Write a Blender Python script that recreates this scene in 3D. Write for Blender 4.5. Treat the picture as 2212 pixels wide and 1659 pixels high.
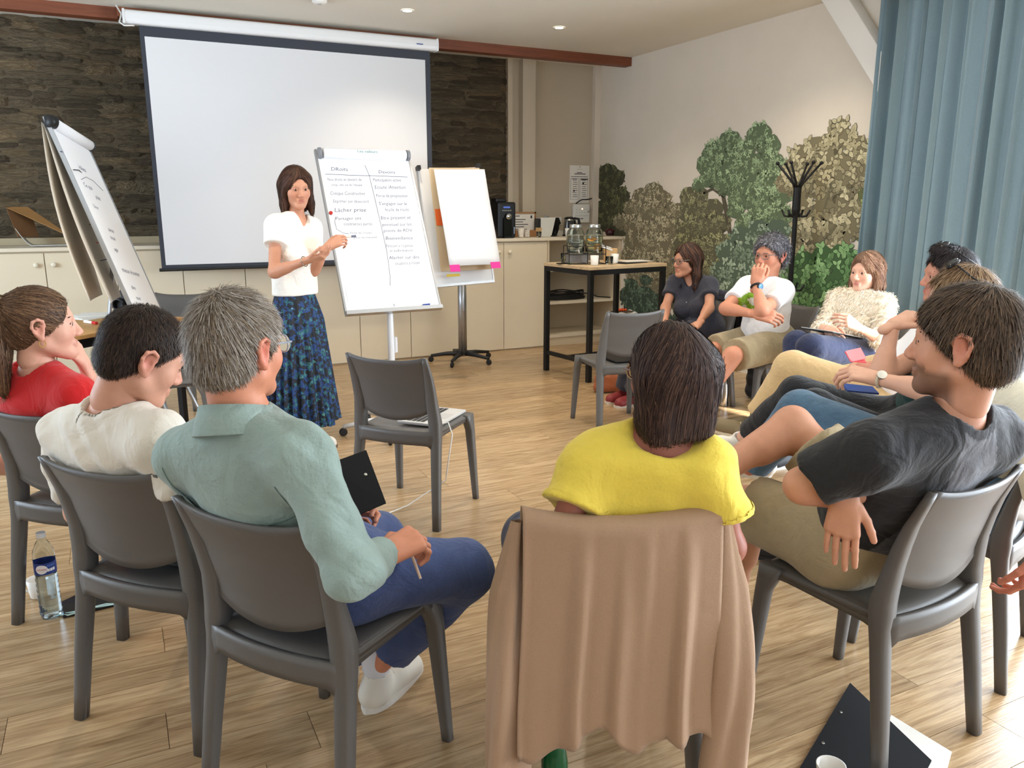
import bpy, math, random
import numpy as np
from mathutils import Vector, Matrix
random.seed(7); RNG = np.random.default_rng(7)
for o in list(bpy.data.objects): bpy.data.objects.remove(o)
SC = bpy.context.scene; COL = SC.collection
PI = math.pi
# ------------------------------------------------------------------ camera
FPX, CAMH, YAW = 1720.0, 1.48, math.radians(26.4)
PITCH = math.atan((829.5-445)/FPX)
cam = bpy.data.cameras.new('camera'); camo = bpy.data.objects.new('camera', cam); COL.objects.link(camo)
cam.sensor_width = 36.0; cam.lens = 36.0*FPX/2212.0; cam.clip_start = .05; cam.clip_end = 100
camo.location = (0, 0, CAMH); camo.rotation_euler = (PI/2-PITCH, 0, -YAW)
SC.camera = camo
# room directions of the camera axes, used to turn measured points into places in the room
CR = np.array([math.cos(YAW), -math.sin(YAW), 0.0])
CFh = np.array([math.sin(YAW), math.cos(YAW), 0.0]); UZ = np.array([0, 0, 1.0])
CF = CFh*math.cos(PITCH)-UZ*math.sin(PITCH); CU = CFh*math.sin(PITCH)+UZ*math.cos(PITCH)
CO = np.array([0, 0, CAMH])
def ray(u, v): return CR*(u-1106)/FPX-CU*(v-829.5)/FPX+CF
def at(u, v, d): return CO+ray(u, v)*d
def onX(u, v, X): r = ray(u, v); return CO+r*(X/r[0])
def onY(u, v, Y): r = ray(u, v); return CO+r*(Y/r[1])
def onZ(u, v, Z=0.): r = ray(u, v); return CO+r*((Z-CAMH)/r[2])
# ------------------------------------------------------------------ world and daylight
SC.view_settings.view_transform = 'Standard'; SC.view_settings.look = 'None'
SC.view_settings.gamma = 1.0; SC.view_settings.use_curve_mapping = False
SC.view_settings.exposure = 0.55
W = bpy.data.worlds.new('sky'); SC.world = W; W.use_nodes = True
bg = W.node_tree.nodes['Background']; bg.inputs[0].default_value = (.62, .78, 1.0, 1); bg.inputs[1].default_value = 1.6
def area(name, loc, rot, sx, sy, power, color):
    l = bpy.data.lights.new(name, 'AREA'); l.shape = 'RECTANGLE'; l.size = sx; l.size_y = sy
    l.energy = power; l.color = color
    o = bpy.data.objects.new(name, l); COL.objects.link(o); o.location = loc; o.rotation_euler = rot
    return o
# daylight entering through the glazed doors of the right wall, the windows of the wall behind and of the left wall
area('daylight_glazed_doors', (5.10, 1.0, 1.25), (0, PI/2, 0), 2.3, 4.6, 400, (.80, .90, 1.0))
area('daylight_rear_window', (1.2, -2.75, 1.6), (PI/2, 0, PI), 3.6, 1.7, 50, (.88, .94, 1.0))
area('daylight_left_window', (-2.9, 4.9, 1.6), (0, -PI/2, 0), 1.5, 3.0, 85, (.70, .85, 1.0))
sun = bpy.data.lights.new('sun', 'SUN'); suno = bpy.data.objects.new('sun', sun); COL.objects.link(suno)
sun.energy = 14.0; sun.angle = math.radians(1.2); sun.color = (1, .95, .86)
sd = Vector((-.73, 1.6, -1.35)); suno.rotation_euler = sd.to_track_quat('-Z', 'Y').to_euler()
# ------------------------------------------------------------------ helpers
def lin(c):
    return tuple((x/12.92 if x <= .04045 else ((x+.055)/1.055)**2.4) for x in [k/255. for k in c])
MATS = {}
def mat(name, rgb, rough=.6, metal=0., noise=0., nscale=8., bump=0., bscale=60., spec=.5, trans=0., ior=1.45, emit=None, estr=1., attr=None, sheen=0., stretch=None, alpha=1., sss=0., wr=None, bdist=.01):
    if name in MATS: return MATS[name]
    m = bpy.data.materials.new(name); m.use_nodes = True; nt = m.node_tree; N = nt.nodes; L = nt.links
    b = N['Principled BSDF']; c = lin(rgb)
    b.inputs['Base Color'].default_value = (*c, 1); b.inputs['Roughness'].default_value = rough
    b.inputs['Metallic'].default_value = metal; b.inputs['Specular IOR Level'].default_value = spec
    b.inputs['IOR'].default_value = ior; b.inputs['Transmission Weight'].default_value = trans
    if sheen: b.inputs['Sheen Weight'].default_value = sheen
    if alpha < 1: b.inputs['Alpha'].default_value = alpha
    if sss: b.inputs['Subsurface Weight'].default_value = sss; b.inputs['Subsurface Radius'].default_value = (.02, .008, .004)
    if emit is not None:
        b.inputs['Emission Color'].default_value = (*lin(emit), 1); b.inputs['Emission Strength'].default_value = estr
    src = None
    tc = N.new('ShaderNodeTexCoord'); mp = N.new('ShaderNodeMapping'); L.new(tc.outputs['Object'], mp.inputs['Vector'])
    if stretch: mp.inputs['Scale'].default_value = stretch
    if attr:
        a = N.new('ShaderNodeVertexColor'); a.layer_name = attr; src = a.outputs['Color']
    if noise:
        n = N.new('ShaderNodeTexNoise'); n.inputs['Scale'].default_value = nscale; n.inputs['Detail'].default_value = 5
        L.new(mp.outputs[0], n.inputs['Vector'])
        mr = N.new('ShaderNodeMapRange'); mr.inputs['From Min'].default_value = .25; mr.inputs['From Max'].default_value = .75
        mr.inputs['To Min'].default_value = 1-noise; mr.inputs['To Max'].default_value = 1+noise
        L.new(n.outputs['Fac'], mr.inputs['Value'])
        hs = N.new('ShaderNodeHueSaturation'); L.new(mr.outputs[0], hs.inputs['Value'])
        if src: L.new(src, hs.inputs['Color'])
        else: hs.inputs['Color'].default_value = (*c, 1)
        src = hs.outputs[0]
    if src: L.new(src, b.inputs['Base Color'])
    if bump:
        n2 = N.new('ShaderNodeTexNoise'); n2.inputs['Scale'].default_value = bscale; n2.inputs['Detail'].default_value = 4
        L.new(mp.outputs[0], n2.inputs['Vector'])
        bp = N.new('ShaderNodeBump'); bp.inputs['Strength'].default_value = bump; bp.inputs['Distance'].default_value = bdist
        L.new(n2.outputs['Fac'], bp.inputs['Height']); L.new(bp.outputs[0], b.inputs['Normal'])
        if wr:
            n3 = N.new('ShaderNodeTexNoise'); n3.inputs['Scale'].default_value = wr[0]; n3.inputs['Detail'].default_value = 2.5; n3.inputs['Distortion'].default_value = 1.6
            L.new(tc.outputs['Object'], n3.inputs['Vector'])
            b3 = N.new('ShaderNodeBump'); b3.inputs['Strength'].default_value = wr[1]; b3.inputs['Distance'].default_value = .04
            L.new(n3.outputs['Fac'], b3.inputs['Height']); L.new(b3.outputs[0], bp.inputs['Normal'])
    MATS[name] = m
    return m
ORG = {}
def tag(o, label=None, cat=None, group=None, kind=None):
    if label: o['label'] = label
    if cat: o['category'] = cat
    if group: o['group'] = group
    if kind: o['kind'] = kind
    return o
def thing(name, label, cat, loc=(0, 0, 0), rotz=0., group=None, kind=None):
    o = bpy.data.objects.new(name, None); COL.objects.link(o); o.empty_display_size = .05
    o.location = [float(x) for x in loc]; o.rotation_euler = (0, 0, rotz); ORG[o] = np.array(loc, float)
    return tag(o, label, cat, group, kind)
def obj(name, V, F, m, parent=None, local=False, smooth=False, colors=None, label=None):
    V = np.asarray(V, float).reshape(-1, 3)
    if parent is not None and not local: V = V-ORG[parent]
    me = bpy.data.meshes.new(name)
    if isinstance(F, np.ndarray):
        me.from_pydata(V.tolist(), [], F.tolist())
    else: me.from_pydata(V.tolist(), [], [list(map(int, f)) for f in F])
    if smooth: me.polygons.foreach_set('use_smooth', np.ones(len(me.polygons), bool))
    if colors is not None:
        ca = me.color_attributes.new('Col', 'FLOAT_COLOR', 'POINT')
        cc = np.ones((len(V), 4), np.float32); cc[:, :3] = colors; ca.data.foreach_set('color', cc.ravel())
    me.update(); o = bpy.data.objects.new(name, me); COL.objects.link(o)
    if m: me.materials.append(m)
    if parent is not None: o.parent = parent; ORG[o] = ORG[parent]
    else: ORG[o] = np.zeros(3)
    if label: o['label'] = label
    return o
def bevel(o, w=.004, seg=2):
    md = o.modifiers.new('bevel', 'BEVEL'); md.width = w; md.segments = seg; md.limit_method = 'ANGLE'; md.angle_limit = .6
    return o
class MB:
    "collects simple shapes into one mesh"
    def __init__(s): s.V = []; s.F = []
    def add(s, V, F):
        n = len(s.V); s.V += [tuple(map(float, v)) for v in V]; s.F += [[n+i for i in f] for f in F]; return s
    def box(s, lo, hi):
        (a, b, c), (d, e, f) = lo, hi
        return s.add([(a, b, c), (d, b, c), (d, e, c), (a, e, c), (a, b, f), (d, b, f), (d, e, f), (a, e, f)],
                     [(0, 3, 2, 1), (4, 5, 6, 7), (0, 1, 5, 4), (1, 2, 6, 5), (2, 3, 7, 6), (3, 0, 4, 7)])
    def obox(s, c, ax, ay, az, hx, hy, hz):
        c, ax, ay, az = [np.array(q, float) for q in (c, ax, ay, az)]
        V = [c+ax*hx*i+ay*hy*j+az*hz*k for k in (-1, 1) for j, i in ((-1, -1), (-1, 1), (1, 1), (1, -1))]
        return s.add(V, [(0, 3, 2, 1), (4, 5, 6, 7), (0, 1, 5, 4), (1, 2, 6, 5), (2, 3, 7, 6), (3, 0, 4, 7)])
    def tube(s, pts, r, n=8, cap=True):
        pts = [np.array(p, float) for p in pts]; R = r if hasattr(r, '__len__') else [r]*len(pts)
        base = None; V = []; F = []
        for i, p in enumerate(pts):
            t = pts[min(i+1, len(pts)-1)]-pts[max(i-1, 0)]; t = t/(np.linalg.norm(t)+1e-9)
            if base is None:
                a = np.array([0, 0, 1.]) if abs(t[2]) < .9 else np.array([1., 0, 0])
                base = np.cross(t, a)
            base = base-t*(base@t); base /= np.linalg.norm(base)+1e-9; b2 = np.cross(t, base)
            for k in range(n):
                an = 2*PI*k/n; V.append(p+R[i]*(math.cos(an)*base+math.sin(an)*b2))
        for i in range(len(pts)-1):
            for k in range(n): F.append((i*n+k, i*n+(k+1) % n, (i+1)*n+(k+1) % n, (i+1)*n+k))
        if cap: F.append(tuple(range(n))[::-1]); F.append(tuple((len(pts)-1)*n+k for k in range(n)))
        return s.add(V, F)
    def lathe(s, c, prof, n=20, cap=True, ax=None):
        c = np.array(c, float); V = []; F = []
        if ax is None: e1, e2, e3 = np.eye(3)
        else:
            e3 = np.array(ax, float); e3 /= np.linalg.norm(e3)
            a = np.array([0, 0, 1.]) if abs(e3[2]) < .9 else np.array([1., 0, 0])
            e1 = np.cross(a, e3); e1 /= np.linalg.norm(e1); e2 = np.cross(e3, e1)
        for r, z in prof:
            for k in range(n):
                an = 2*PI*k/n; V.append(c+e1*r*math.cos(an)+e2*r*math.sin(an)+e3*z)
        for i in range(len(prof)-1):
            for k in range(n): F.append((i*n+k, i*n+(k+1) % n, (i+1)*n+(k+1) % n, (i+1)*n+k))
        if cap:
            F.append(tuple(range(n))[::-1]); F.append(tuple((len(prof)-1)*n+k for k in range(n)))
        return s.add(V, F)
    def grid(s, fn, nu, nv, closed=False):
        V = [fn(i/(nu-1), j/(nv-1)) for j in range(nv) for i in range(nu)]
        F = [(j*nu+i, j*nu+i+1, (j+1)*nu+i+1, (j+1)*nu+i) for j in range(nv-1) for i in range(nu-1)]
        return s.add(V, F)
    def slab(s, fn, nu, nv, th):
        "a closed sheet: fn(u,v) gives a point, th the thickness vector fn or vector"
        n0 = len(s.V); nn = nu*nv
        A = [np.array(fn(i/(nu-1), j/(nv-1)), float) for j in range(nv) for i in range(nu)]
        T = np.array(th, float); B = [a+T for a in A]
        F = []
        for j in range(nv-1):
            for i in range(nu-1):
                q = (j*nu+i, j*nu+i+1, (j+1)*nu+i+1, (j+1)*nu+i); F.append(q); F.append(tuple(nn+k for k in q[::-1]))
        rim = [i for i in range(nu)]+[j*nu+nu-1 for j in range(1, nv)]+[(nv-1)*nu+i for i in range(nu-2, -1, -1)]+[j*nu for j in range(nv-2, 0, -1)]
        for a, b in zip(rim, rim[1:]+rim[:1]): F.append((b, a, nn+a, nn+b))
        return s.add(A+B, F)
    def build(s, name, m, parent=None, local=False, smooth=False, label=None):
        return obj(name, s.V, s.F, m, parent, local, smooth, None, label)
def copy_tree(o, parent=None):
    c = o.copy(); COL.objects.link(c); c.parent = parent
    for ch in list(o.children): copy_tree(ch, c)
    return c
def text(name, s, size, m, parent, M, shear=0.):
    "flat lettering as a thin mesh; M maps text plane (x right, y up) into the room"
    cu = bpy.data.curves.new(name, 'FONT'); cu.body = s; cu.size = size; cu.shear = shear; cu.resolution_u = 2
    to = bpy.data.objects.new(name, cu); COL.objects.link(to)
    dg = bpy.context.evaluated_depsgraph_get(); me = bpy.data.meshes.new_from_object(to.evaluated_get(dg))
    V = np.array([v.co[:] for v in me.vertices]).reshape(-1, 3); F = [list(p.vertices) for p in me.polygons]
    bpy.data.objects.remove(to); bpy.data.curves.remove(cu); bpy.data.meshes.remove(me)
    return V, F
def nrm(v): v = np.array(v, float); return v/(np.linalg.norm(v)+1e-12)
# ================================================================== the room
XW, YW, ZC, XL, YB = 5.03, 8.0, 2.985, -3.0, -2.9
YC = 7.42            # cabinet fronts
M_wall = mat('wall_paint', (226, 217, 203), .85, noise=.03, nscale=3, bump=.05, bscale=150)
M_wall2 = mat('wall_plaster', (190, 178, 158), .85, noise=.03, nscale=3)
M_ceil = mat('ceiling_paint', (224, 218, 205), .9, noise=.02, nscale=2)
M_white = mat('white_paint', (235, 232, 226), .55)
M_trim = mat('trim_cream', (200, 188, 168), .7)
def struct(o, kind='structure'): o['kind'] = kind; return o
# ---- floor of oak planks
def floor_material():
    m = bpy.data.materials.new('oak_vinyl'); m.use_nodes = True; nt = m.node_tree; N = nt.nodes; L = nt.links
    b = N['Principled BSDF']; b.inputs['Roughness'].default_value = .27
    oi = N.new('ShaderNodeObjectInfo'); tc = N.new('ShaderNodeTexCoord')
    add = N.new('ShaderNodeVectorMath'); add.operation = 'ADD'; sc = N.new('ShaderNodeVectorMath'); sc.operation = 'SCALE'
    cmb = N.new('ShaderNodeCombineXYZ'); mul = N.new('ShaderNodeMath'); mul.operation = 'MULTIPLY'; mul.inputs[1].default_value = 37.
    L.new(oi.outputs['Random'], mul.inputs[0]); L.new(mul.outputs[0], cmb.inputs[0]); L.new(mul.outputs[0], cmb.inputs[1])
    L.new(tc.outputs['Object'], add.inputs[0]); L.new(cmb.outputs[0], add.inputs[1])
    mp = N.new('ShaderNodeMapping'); mp.inputs['Scale'].default_value = (1.3, 16, 1); L.new(add.outputs[0], mp.inputs[0])
    n1 = N.new('ShaderNodeTexNoise'); n1.inputs['Scale'].default_value = 2.2; n1.inputs['Detail'].default_value = 8; n1.inputs['Roughness'].default_value = .65; n1.inputs['Distortion'].default_value = 1.2
    L.new(mp.outputs[0], n1.inputs['Vector'])
    mp2 = N.new('ShaderNodeMapping'); mp2.inputs['Scale'].default_value = (4, 90, 1); L.new(add.outputs[0], mp2.inputs[0])
    n2 = N.new('ShaderNodeTexNoise'); n2.inputs['Scale'].default_value = 2.; n2.inputs['Detail'].default_value = 4; L.new(mp2.outputs[0], n2.inputs['Vector'])
    cr = N.new('ShaderNodeValToRGB'); e = cr.color_ramp.elements
    e[0].position = .25; e[0].color = (*lin((134, 102, 66)), 1); e[1].position = .75; e[1].color = (*lin((206, 175, 132)), 1)
    k = e.new(.47); k.color = (*lin((178, 145, 103)), 1); k = e.new(.58); k.color = (*lin((194, 163, 121)), 1)
    L.new(n1.outputs['Fac'], cr.inputs[0])
    mr = N.new('ShaderNodeMapRange'); mr.inputs['From Min'].default_value = .3; mr.inputs['From Max'].default_value = .7; mr.inputs['To Min'].default_value = .84; mr.inputs['To Max'].default_value = 1.1
    L.new(n2.outputs['Fac'], mr.inputs[0])
    mr2 = N.new('ShaderNodeMapRange'); mr2.inputs['To Min'].default_value = .82; mr2.inputs['To Max'].default_value = 1.04; L.new(oi.outputs['Random'], mr2.inputs[0])
    mm = N.new('ShaderNodeMath'); mm.operation = 'MULTIPLY'; L.new(mr.outputs[0], mm.inputs[0]); L.new(mr2.outputs[0], mm.inputs[1])
    hs = N.new('ShaderNodeHueSaturation'); hs.inputs['Saturation'].default_value = .95; L.new(cr.outputs[0], hs.inputs['Color']); L.new(mm.outputs[0], hs.inputs['Value'])
    L.new(hs.outputs[0], b.inputs['Base Color'])
    bp = N.new('ShaderNodeBump'); bp.inputs['Strength'].default_value = .12; bp.inputs['Distance'].default_value = .004
    L.new(n2.outputs['Fac'], bp.inputs['Height']); L.new(bp.outputs[0], b.inputs['Normal'])
    return m
M_floor = floor_material()
fl = MB().box((XL, YB, -.06), (XW+.1, YW+.02, -.004)).build('floor', mat('floor_joint', (96, 72, 48), .7)); struct(fl)
PW, PL = .182, 1.22
pm = None; ir = 0; yy = .35
while yy < YC+.05:
    xo = [-.35, .1, -.78, .46, -.05, -.6][ir % 6]+.13*(ir % 4)
    for i in range(-2, 6):
        x0 = xo+i*PL-.2; 
        if x0 > XW or x0+PL < -2.0: continue
        cx = x0+PL/2; cy = yy+PW/2
        # keep planks that the picture or a step to the side can see
        rel = np.array([cx, cy, 0])-CO; dd = rel@CF; uu = 1106+FPX*(rel@CR)/max(dd, .1)
        if dd < .9 or uu < -900 or uu > 3200: continue
        if pm is None:
            g = .0009
            o = MB().box((-PL/2+g, -PW/2+g, -.004), (PL/2-g, PW/2-g, 0)).build('plank', M_floor); pm = o
        else:
            o = pm.copy(); COL.objects.link(o)
        o.location = (cx, cy, 0); o.parent = fl
    yy += PW; ir += 1
# ---- shell
struct(MB().box((XL-.1, YB-.1, ZC), (XW+.3, YW+.3, ZC+.1)).build('ceiling', M_ceil))
struct(MB().box((XL-.15, YB, 0), (XL, 3.4, ZC)).box((XL-.15, 6.4, 0), (XL, YW+.2, ZC)).box((XL-.15, 3.4, 0), (XL, 6.4, .85)).box((XL-.15, 3.4, 2.35), (XL, 6.4, ZC)).build('wall_left', M_wall))
struct(MB().box((XL, YB-.15, 0), (-.6, YB, ZC)).box((3., YB-.15, 0), (XW, YB, ZC)).box((-.6, YB-.15, 0), (3., YB, .75)).box((-.6, YB-.15, 2.45), (3., YB, ZC)).build('wall_rear', M_wall))
# right wall: solid towards the far corner, glazed doors towards the camera
struct(MB().box((XW, 3.35, 0), (XW+.25, YW+.2, ZC)).box((XW, -1.3, 2.4), (XW+.25, 3.35, ZC)).box((XW, YB, 0), (XW+.25, -1.3, ZC)).build('wall_right', M_wall))
M_alu = mat('window_frame_grey', (120, 124, 128), .4, .3)
wd = struct(thing('window_1', None, None, (XW+.12, 1.0, 0)))
for y in (-1.3, -.15, 1.0, 2.15, 3.30):
    MB().box((XW+.10, y, .0), (XW+.16, y+.05, 2.4)).build('frame_post', M_alu, wd)
for z in (0, 2.35): MB().box((XW+.10, -1.25, z), (XW+.16, 3.3, z+.05)).build('frame_rail', M_alu, wd)
# back wall: mortar backing, stones in front, plaster strip to the right
XS = 3.90
struct(MB().box((XL, YW, 0), (XS+.02, YW+.2, ZC)).build('wall_back', mat('stone_mortar', (92, 80, 62), .95, noise=.25, nscale=9, bump=.8, bscale=30)))
wbp = struct(MB().box((XS, YW-.03, 0), (XW+.01, YW+.2, ZC)).build('wall_alcove', M_wall2))
struct(MB().box((XS+.14, YW-.12, 1.16), (XS+.29, YW-.02, ZC)).build('trim_1', M_trim))
struct(MB().box((XS-.005, YW-.06, 1.16), (XS+.05, YW+.02, ZC)).build('trim_2', M_trim))
struct(MB().box((XW-.075, YW-.09, 1.16), (XW-.001, YW-.01, ZC)).build('trim_3', mat('trim_light', (222, 212, 198), .6)))
struct(MB().tube([(XS+.325, YW-.045, 1.17), (XS+.325, YW-.045, ZC)], .012, 6).build('trim_4', M_trim))
wb = bpy.data.objects['wall_back']
M_stone = mat('slate_stone', (112, 96, 72), .92, noise=.38, nscale=3.2, bump=1., bscale=6, stretch=(1, 1, 2.2), bdist=.10)
def stone_material():
    m = M_stone; nt = m.node_tree; N = nt.nodes; L = nt.links
    oi = N.new('ShaderNodeObjectInfo'); cr = N.new('ShaderNodeValToRGB'); e = cr.color_ramp.elements
    e[0].color = (*lin((112, 97, 76)), 1); e[1].color = (*lin((166, 142, 108)), 1); k = e.new(.5); k.color = (*lin((138, 122, 97)), 1)
    L.new(oi.outputs['Random'], cr.inputs[0])
    hs = [n for n in N if n.type == 'HUE_SAT'][0]; L.new(cr.outputs[0], hs.inputs['Color'])
stone_material()
stone_meshes = []
for k in range(14):
    nu, nv = 6, 4; r = np.random.default_rng(50+k)
    def sf(u, v):
        ex = min(u, 1-u)*2; ev = min(v, 1-v)*2
        edge = min(1, ex*3.5)*min(1, ev*2.2)
        yo = -(.25+.75*edge)*(.55+.5*r.random()) if 0 < u < 1 and 0 < v < 1 else 0
        jx = (r.random()-.5)*.10 if 0 < v < 1 else (r.random()-.5)*.07; jz = (r.random()-.5)*.24
        return (u-.5+jx*(1 if True else 0), yo, v-.5+jz)
    g = MB().grid(sf, nu, nv); me = bpy.data.meshes.new('stone'); me.from_pydata(g.V, [], g.F)
    me.polygons.foreach_set('use_smooth', np.array([r.random() < .35]*len(g.F))); me.materials.append(M_stone); stone_meshes.append(me)
def stones(x0, x1, z0, z1, hmin, hmax, wmin, wmax):
    z = z0
    while z < z1:
        h = random.uniform(hmin, hmax); x = x0-random.random()*.2
        while x < x1:
            w = random.uniform(wmin, wmax)*(.6+h/hmax*.7)
            split = random.random() < .25 and h > .06
            for q in range(2 if split else 1):
                hh = h/2 if split else h; zz = z+hh/2+(hh*q if split else 0)
                o = bpy.data.objects.new('stone', random.choice(stone_meshes)); COL.objects.link(o); o.parent = wb
                xe = min(x+w, XS+.01); ww = xe-x
                if ww < .03: COL.objects.unlink(o); bpy.data.objects.remove(o); continue
                o.location = (x+ww/2, YW+.004, zz+random.uniform(-.012, .012))
                o.scale = (ww*1.06*random.choice((1, -1)), random.uniform(.02, .055), hh*1.14*random.choice((1, -1)))
                o.rotation_euler = (0, random.uniform(-.06, .05), 0)
            x += w
        z += h
stones(-.98, .52, 1.17, 2.98, .036, .105, .13, .36)
stones(2.68, XS, 1.17, 2.98, .036, .105, .13, .36)
struct(MB().box((XL, YW-.045, 1.157), (XS-.01, YW+.01, 1.215)).build('trim_5', mat('plinth_cream', (186, 170, 140), .8, noise=.05)))
# ---- wooden ceiling beam
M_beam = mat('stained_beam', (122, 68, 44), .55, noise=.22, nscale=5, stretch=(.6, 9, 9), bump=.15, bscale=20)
bz = ZC
bt = thing('ceiling_beam', 'long reddish-brown stained wooden beam fixed along the ceiling above the projection screen', 'beam', (2., 7.36, 2.9))
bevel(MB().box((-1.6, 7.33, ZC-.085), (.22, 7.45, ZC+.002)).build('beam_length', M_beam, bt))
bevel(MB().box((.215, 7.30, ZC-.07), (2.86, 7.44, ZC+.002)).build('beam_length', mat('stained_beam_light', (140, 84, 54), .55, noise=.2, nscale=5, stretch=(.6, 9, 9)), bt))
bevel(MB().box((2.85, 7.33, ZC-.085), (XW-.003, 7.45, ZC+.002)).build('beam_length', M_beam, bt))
# ---- white diagonal roof beam by the curtain
a, b_ = onX(1812, -30, 4.97), onX(1925, 150, 4.97)
d = nrm(b_-a); n2 = np.cross(d, (1., 0, 0))
rb = MB().obox((a+b_)/2+n2*-.045, d, n2, (1, 0, 0), np.linalg.norm(b_-a)/2+.35, .085, .059).build('roof_beam', M_white)
tag(bevel(rb, .006), 'white painted diagonal roof beam slanting down to the teal curtain', 'beam')
# ---- recessed spots and smoke detector
M_lamp = mat('lamp_glow', (255, 244, 226), .5, emit=(255, 240, 215), estr=14)
for i, (u, v) in enumerate(((880, 22), (1208, 59))):
    p = onZ(u, v, ZC)
    t = thing('ceiling_spotlight', ['lit recessed ceiling spotlight above the projection screen housing', 'lit recessed ceiling spotlight between the wooden beam end and the standing flip chart'][i], 'spotlight', p, group='recessed ceiling spotlights')
    MB().lathe(p, [(.036, -.006), (.05, -.008), (.052, -.001)], 20, False).build('ring', M_white, t, smooth=True)
    MB().lathe(p, [(.038, -.004), (.038, -.003)], 20).build('lamp', M_lamp, t)
for i, p in enumerate([onZ(880, 22, ZC), onZ(1208, 59, ZC), (.6, 4.3, ZC), (2.7, 4.2, ZC), (4.1, 4.6, ZC)]):  # beyond the first two, unseen; the last is added to brighten the curtain wall
    l = bpy.data.lights.new('spot_light', 'SPOT'); l.energy = 48; l.spot_size = math.radians(125); l.spot_blend = .8; l.color = (1, .86, .68); l.shadow_soft_size = .05
    o = bpy.data.objects.new('spot_light', l); COL.objects.link(o); o.location = (p[0], p[1], ZC-.02)
p = onZ(690, -2, ZC)
t = thing('smoke_detector', 'round white smoke detector on the ceiling', 'smoke detector', p)
MB().lathe(p, [(.055, 0), (.055, -.02), (.045, -.032), (.0, -.034)], 24, False).build('housing', M_white, t, smooth=True)
MB().lathe(p+np.array([0, 0, -.0325]), [(.02, 0), (.018, -.004), (0, -.004)], 16, False).build('grille', mat('detector_grey', (190, 188, 182), .6), t)
# ---- cabinets under one continuous worktop
M_cab = mat('cabinet_cream', (226, 212, 186), .42, noise=.02, nscale=4)
M_cabin = mat('shelf_cream', (214, 198, 170), .6)
M_knob = mat('knob_cream', (232, 222, 200), .35)
for i in range(6):
    x0 = -2.02+1.02*i; x1 = x0+1.02
    t = thing('cabinet', 'cream two-door base cabinet '+['at the left end of the worktop', 'below the cardboard box', 'behind the small wooden table', 'below the left half of the projection screen', 'behind the written flip chart', 'below the black coffee machine'][i], 'cabinet', ((x0+x1)/2, 7.7, 0), group='cream base cabinets along the stone wall')
    MB().box((x0+.001, YC+.02, .0), (x1-.001, YW-.04, 1.124)).build('body', M_cabin, t)
    for s in (0, 1):
        a = x0+.51*s
        dr = bevel(MB().box((a+.003, YC, .012), (a+.507, YC+.019, 1.112)).build('door', M_cab, t), .002, 1)
        kx = x0+.51+(.062 if s else -.062)
        MB().lathe((kx, YC, 1.02), [(.008, 0), (.008, .012), (.019, .018), (.021, .026), (.014, .033), (0, .034)], 14, False, (0, -1, 0)).build('knob', M_knob, dr, smooth=True)
sh = thing('shelf_unit', 'cream open shelf unit with three compartments under the worktop behind the bar table', 'shelf', (4.55, 7.7, 0))
xa, xb = 4.101, XW-.006
for n_, lo, hi in (('side_panel', (xa, YC, 0), (xa+.022, YW-.04, 1.124)), ('side_panel', (xb-.03, YC-.0, 0), (xb, YW-.04, 1.124)), ('back_panel', (xa+.022, YW-.06, 0), (xb-.03, YW-.04, 1.124)),
                   ('shelf', (xa+.022, YC+.01, .80), (xb-.03, YW-.06, .825)), ('shelf', (xa+.022, YC+.01, .45), (xb-.03, YW-.06, .475)), ('shelf', (xa+.022, YC+.01, .09), (xb-.03, YW-.06, .115)), ('plinth', (xa+.022, YC+.02, 0), (xb-.03, YC+.04, .09))):
    MB().box(lo, hi).build(n_, M_cabin if n_ != 'shelf' else mat('shelf_board', (224, 212, 190), .5), sh)
wt = MB().box((-2.04, YC-.02, 1.1255), (XW-.004, YW-.046, 1.156)).build('worktop', mat('worktop_cream', (226, 214, 192), .4))
tag(bevel(wt, .003, 1), 'long cream worktop running over all the base cabinets', 'worktop')
# ---- projection screen
SY = 7.20
ps = thing('projection_screen', 'large pulled-down white projection screen with black border and white housing', 'projection screen', (1.55, SY, .955))
M_hous = mat('screen_housing', (236, 236, 236), .3)
def hous(u, v):
    an = u*2*PI; x = .252+v*(2.812-.252)
    return (x, SY-.005+.052*math.copysign(abs(math.cos(an))**.55, math.cos(an)), 2.893+.052*math.copysign(abs(math.sin(an))**.55, math.sin(an)))
g = MB().grid(hous, 28, 2); g.F += [list(range(28))[::-1], list(range(28, 56))]
g.build('housing', M_hous, ps, smooth=False)
for x in (.252, 2.800): bevel(MB().box((x-.008, SY-.062, 2.838), (x+.012, SY+.052, 2.948)).build('end_cap', M_hous, ps), .01)
M_blk = mat('screen_border', (52, 56, 66), .6)
MB().box((.355, SY-.003, .97), (2.745, SY, 2.86)).build('border', M_blk, ps)
MB().box((.388, SY-.0045, 1.005), (2.697, SY-.0035, 2.765)).build('screen_surface', mat('screen_white', (224, 224, 226), .85), ps)
MB().tube([(.335, SY, .965), (2.765, SY, .965)], .014, 8).build('bottom_bar', mat('bar_black', (34, 36, 40), .4), ps)
MB().tube([(2.60, SY-.0585, 2.885), (2.66, SY-.0585, 2.885)], .004, 6).build('brand_mark', mat('mark_blue', (40, 70, 150), .5), ps)
cb = MB().tube([onY(228, 4, 7.3), onY(250, 10, 7.27), onY(262, 30, 7.2), onY(258, 48, 7.19), onY(268, 55, 7.17), onY(290, 55, 7.15)], .006, 6).build('power_cable', M_white, smooth=True)
tag(cb, 'white power cable looping from the ceiling beam to the screen housing', 'cable')
pb = bevel(MB().box(onY(225, 6, 7.32)-np.array([.02, .02, .012]), onY(250, 9, 7.32)+np.array([.02, .0, .012])).build('socket_box', M_white), .003)
tag(pb, 'small white socket box on the wooden beam beside the screen cable', 'socket')
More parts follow.
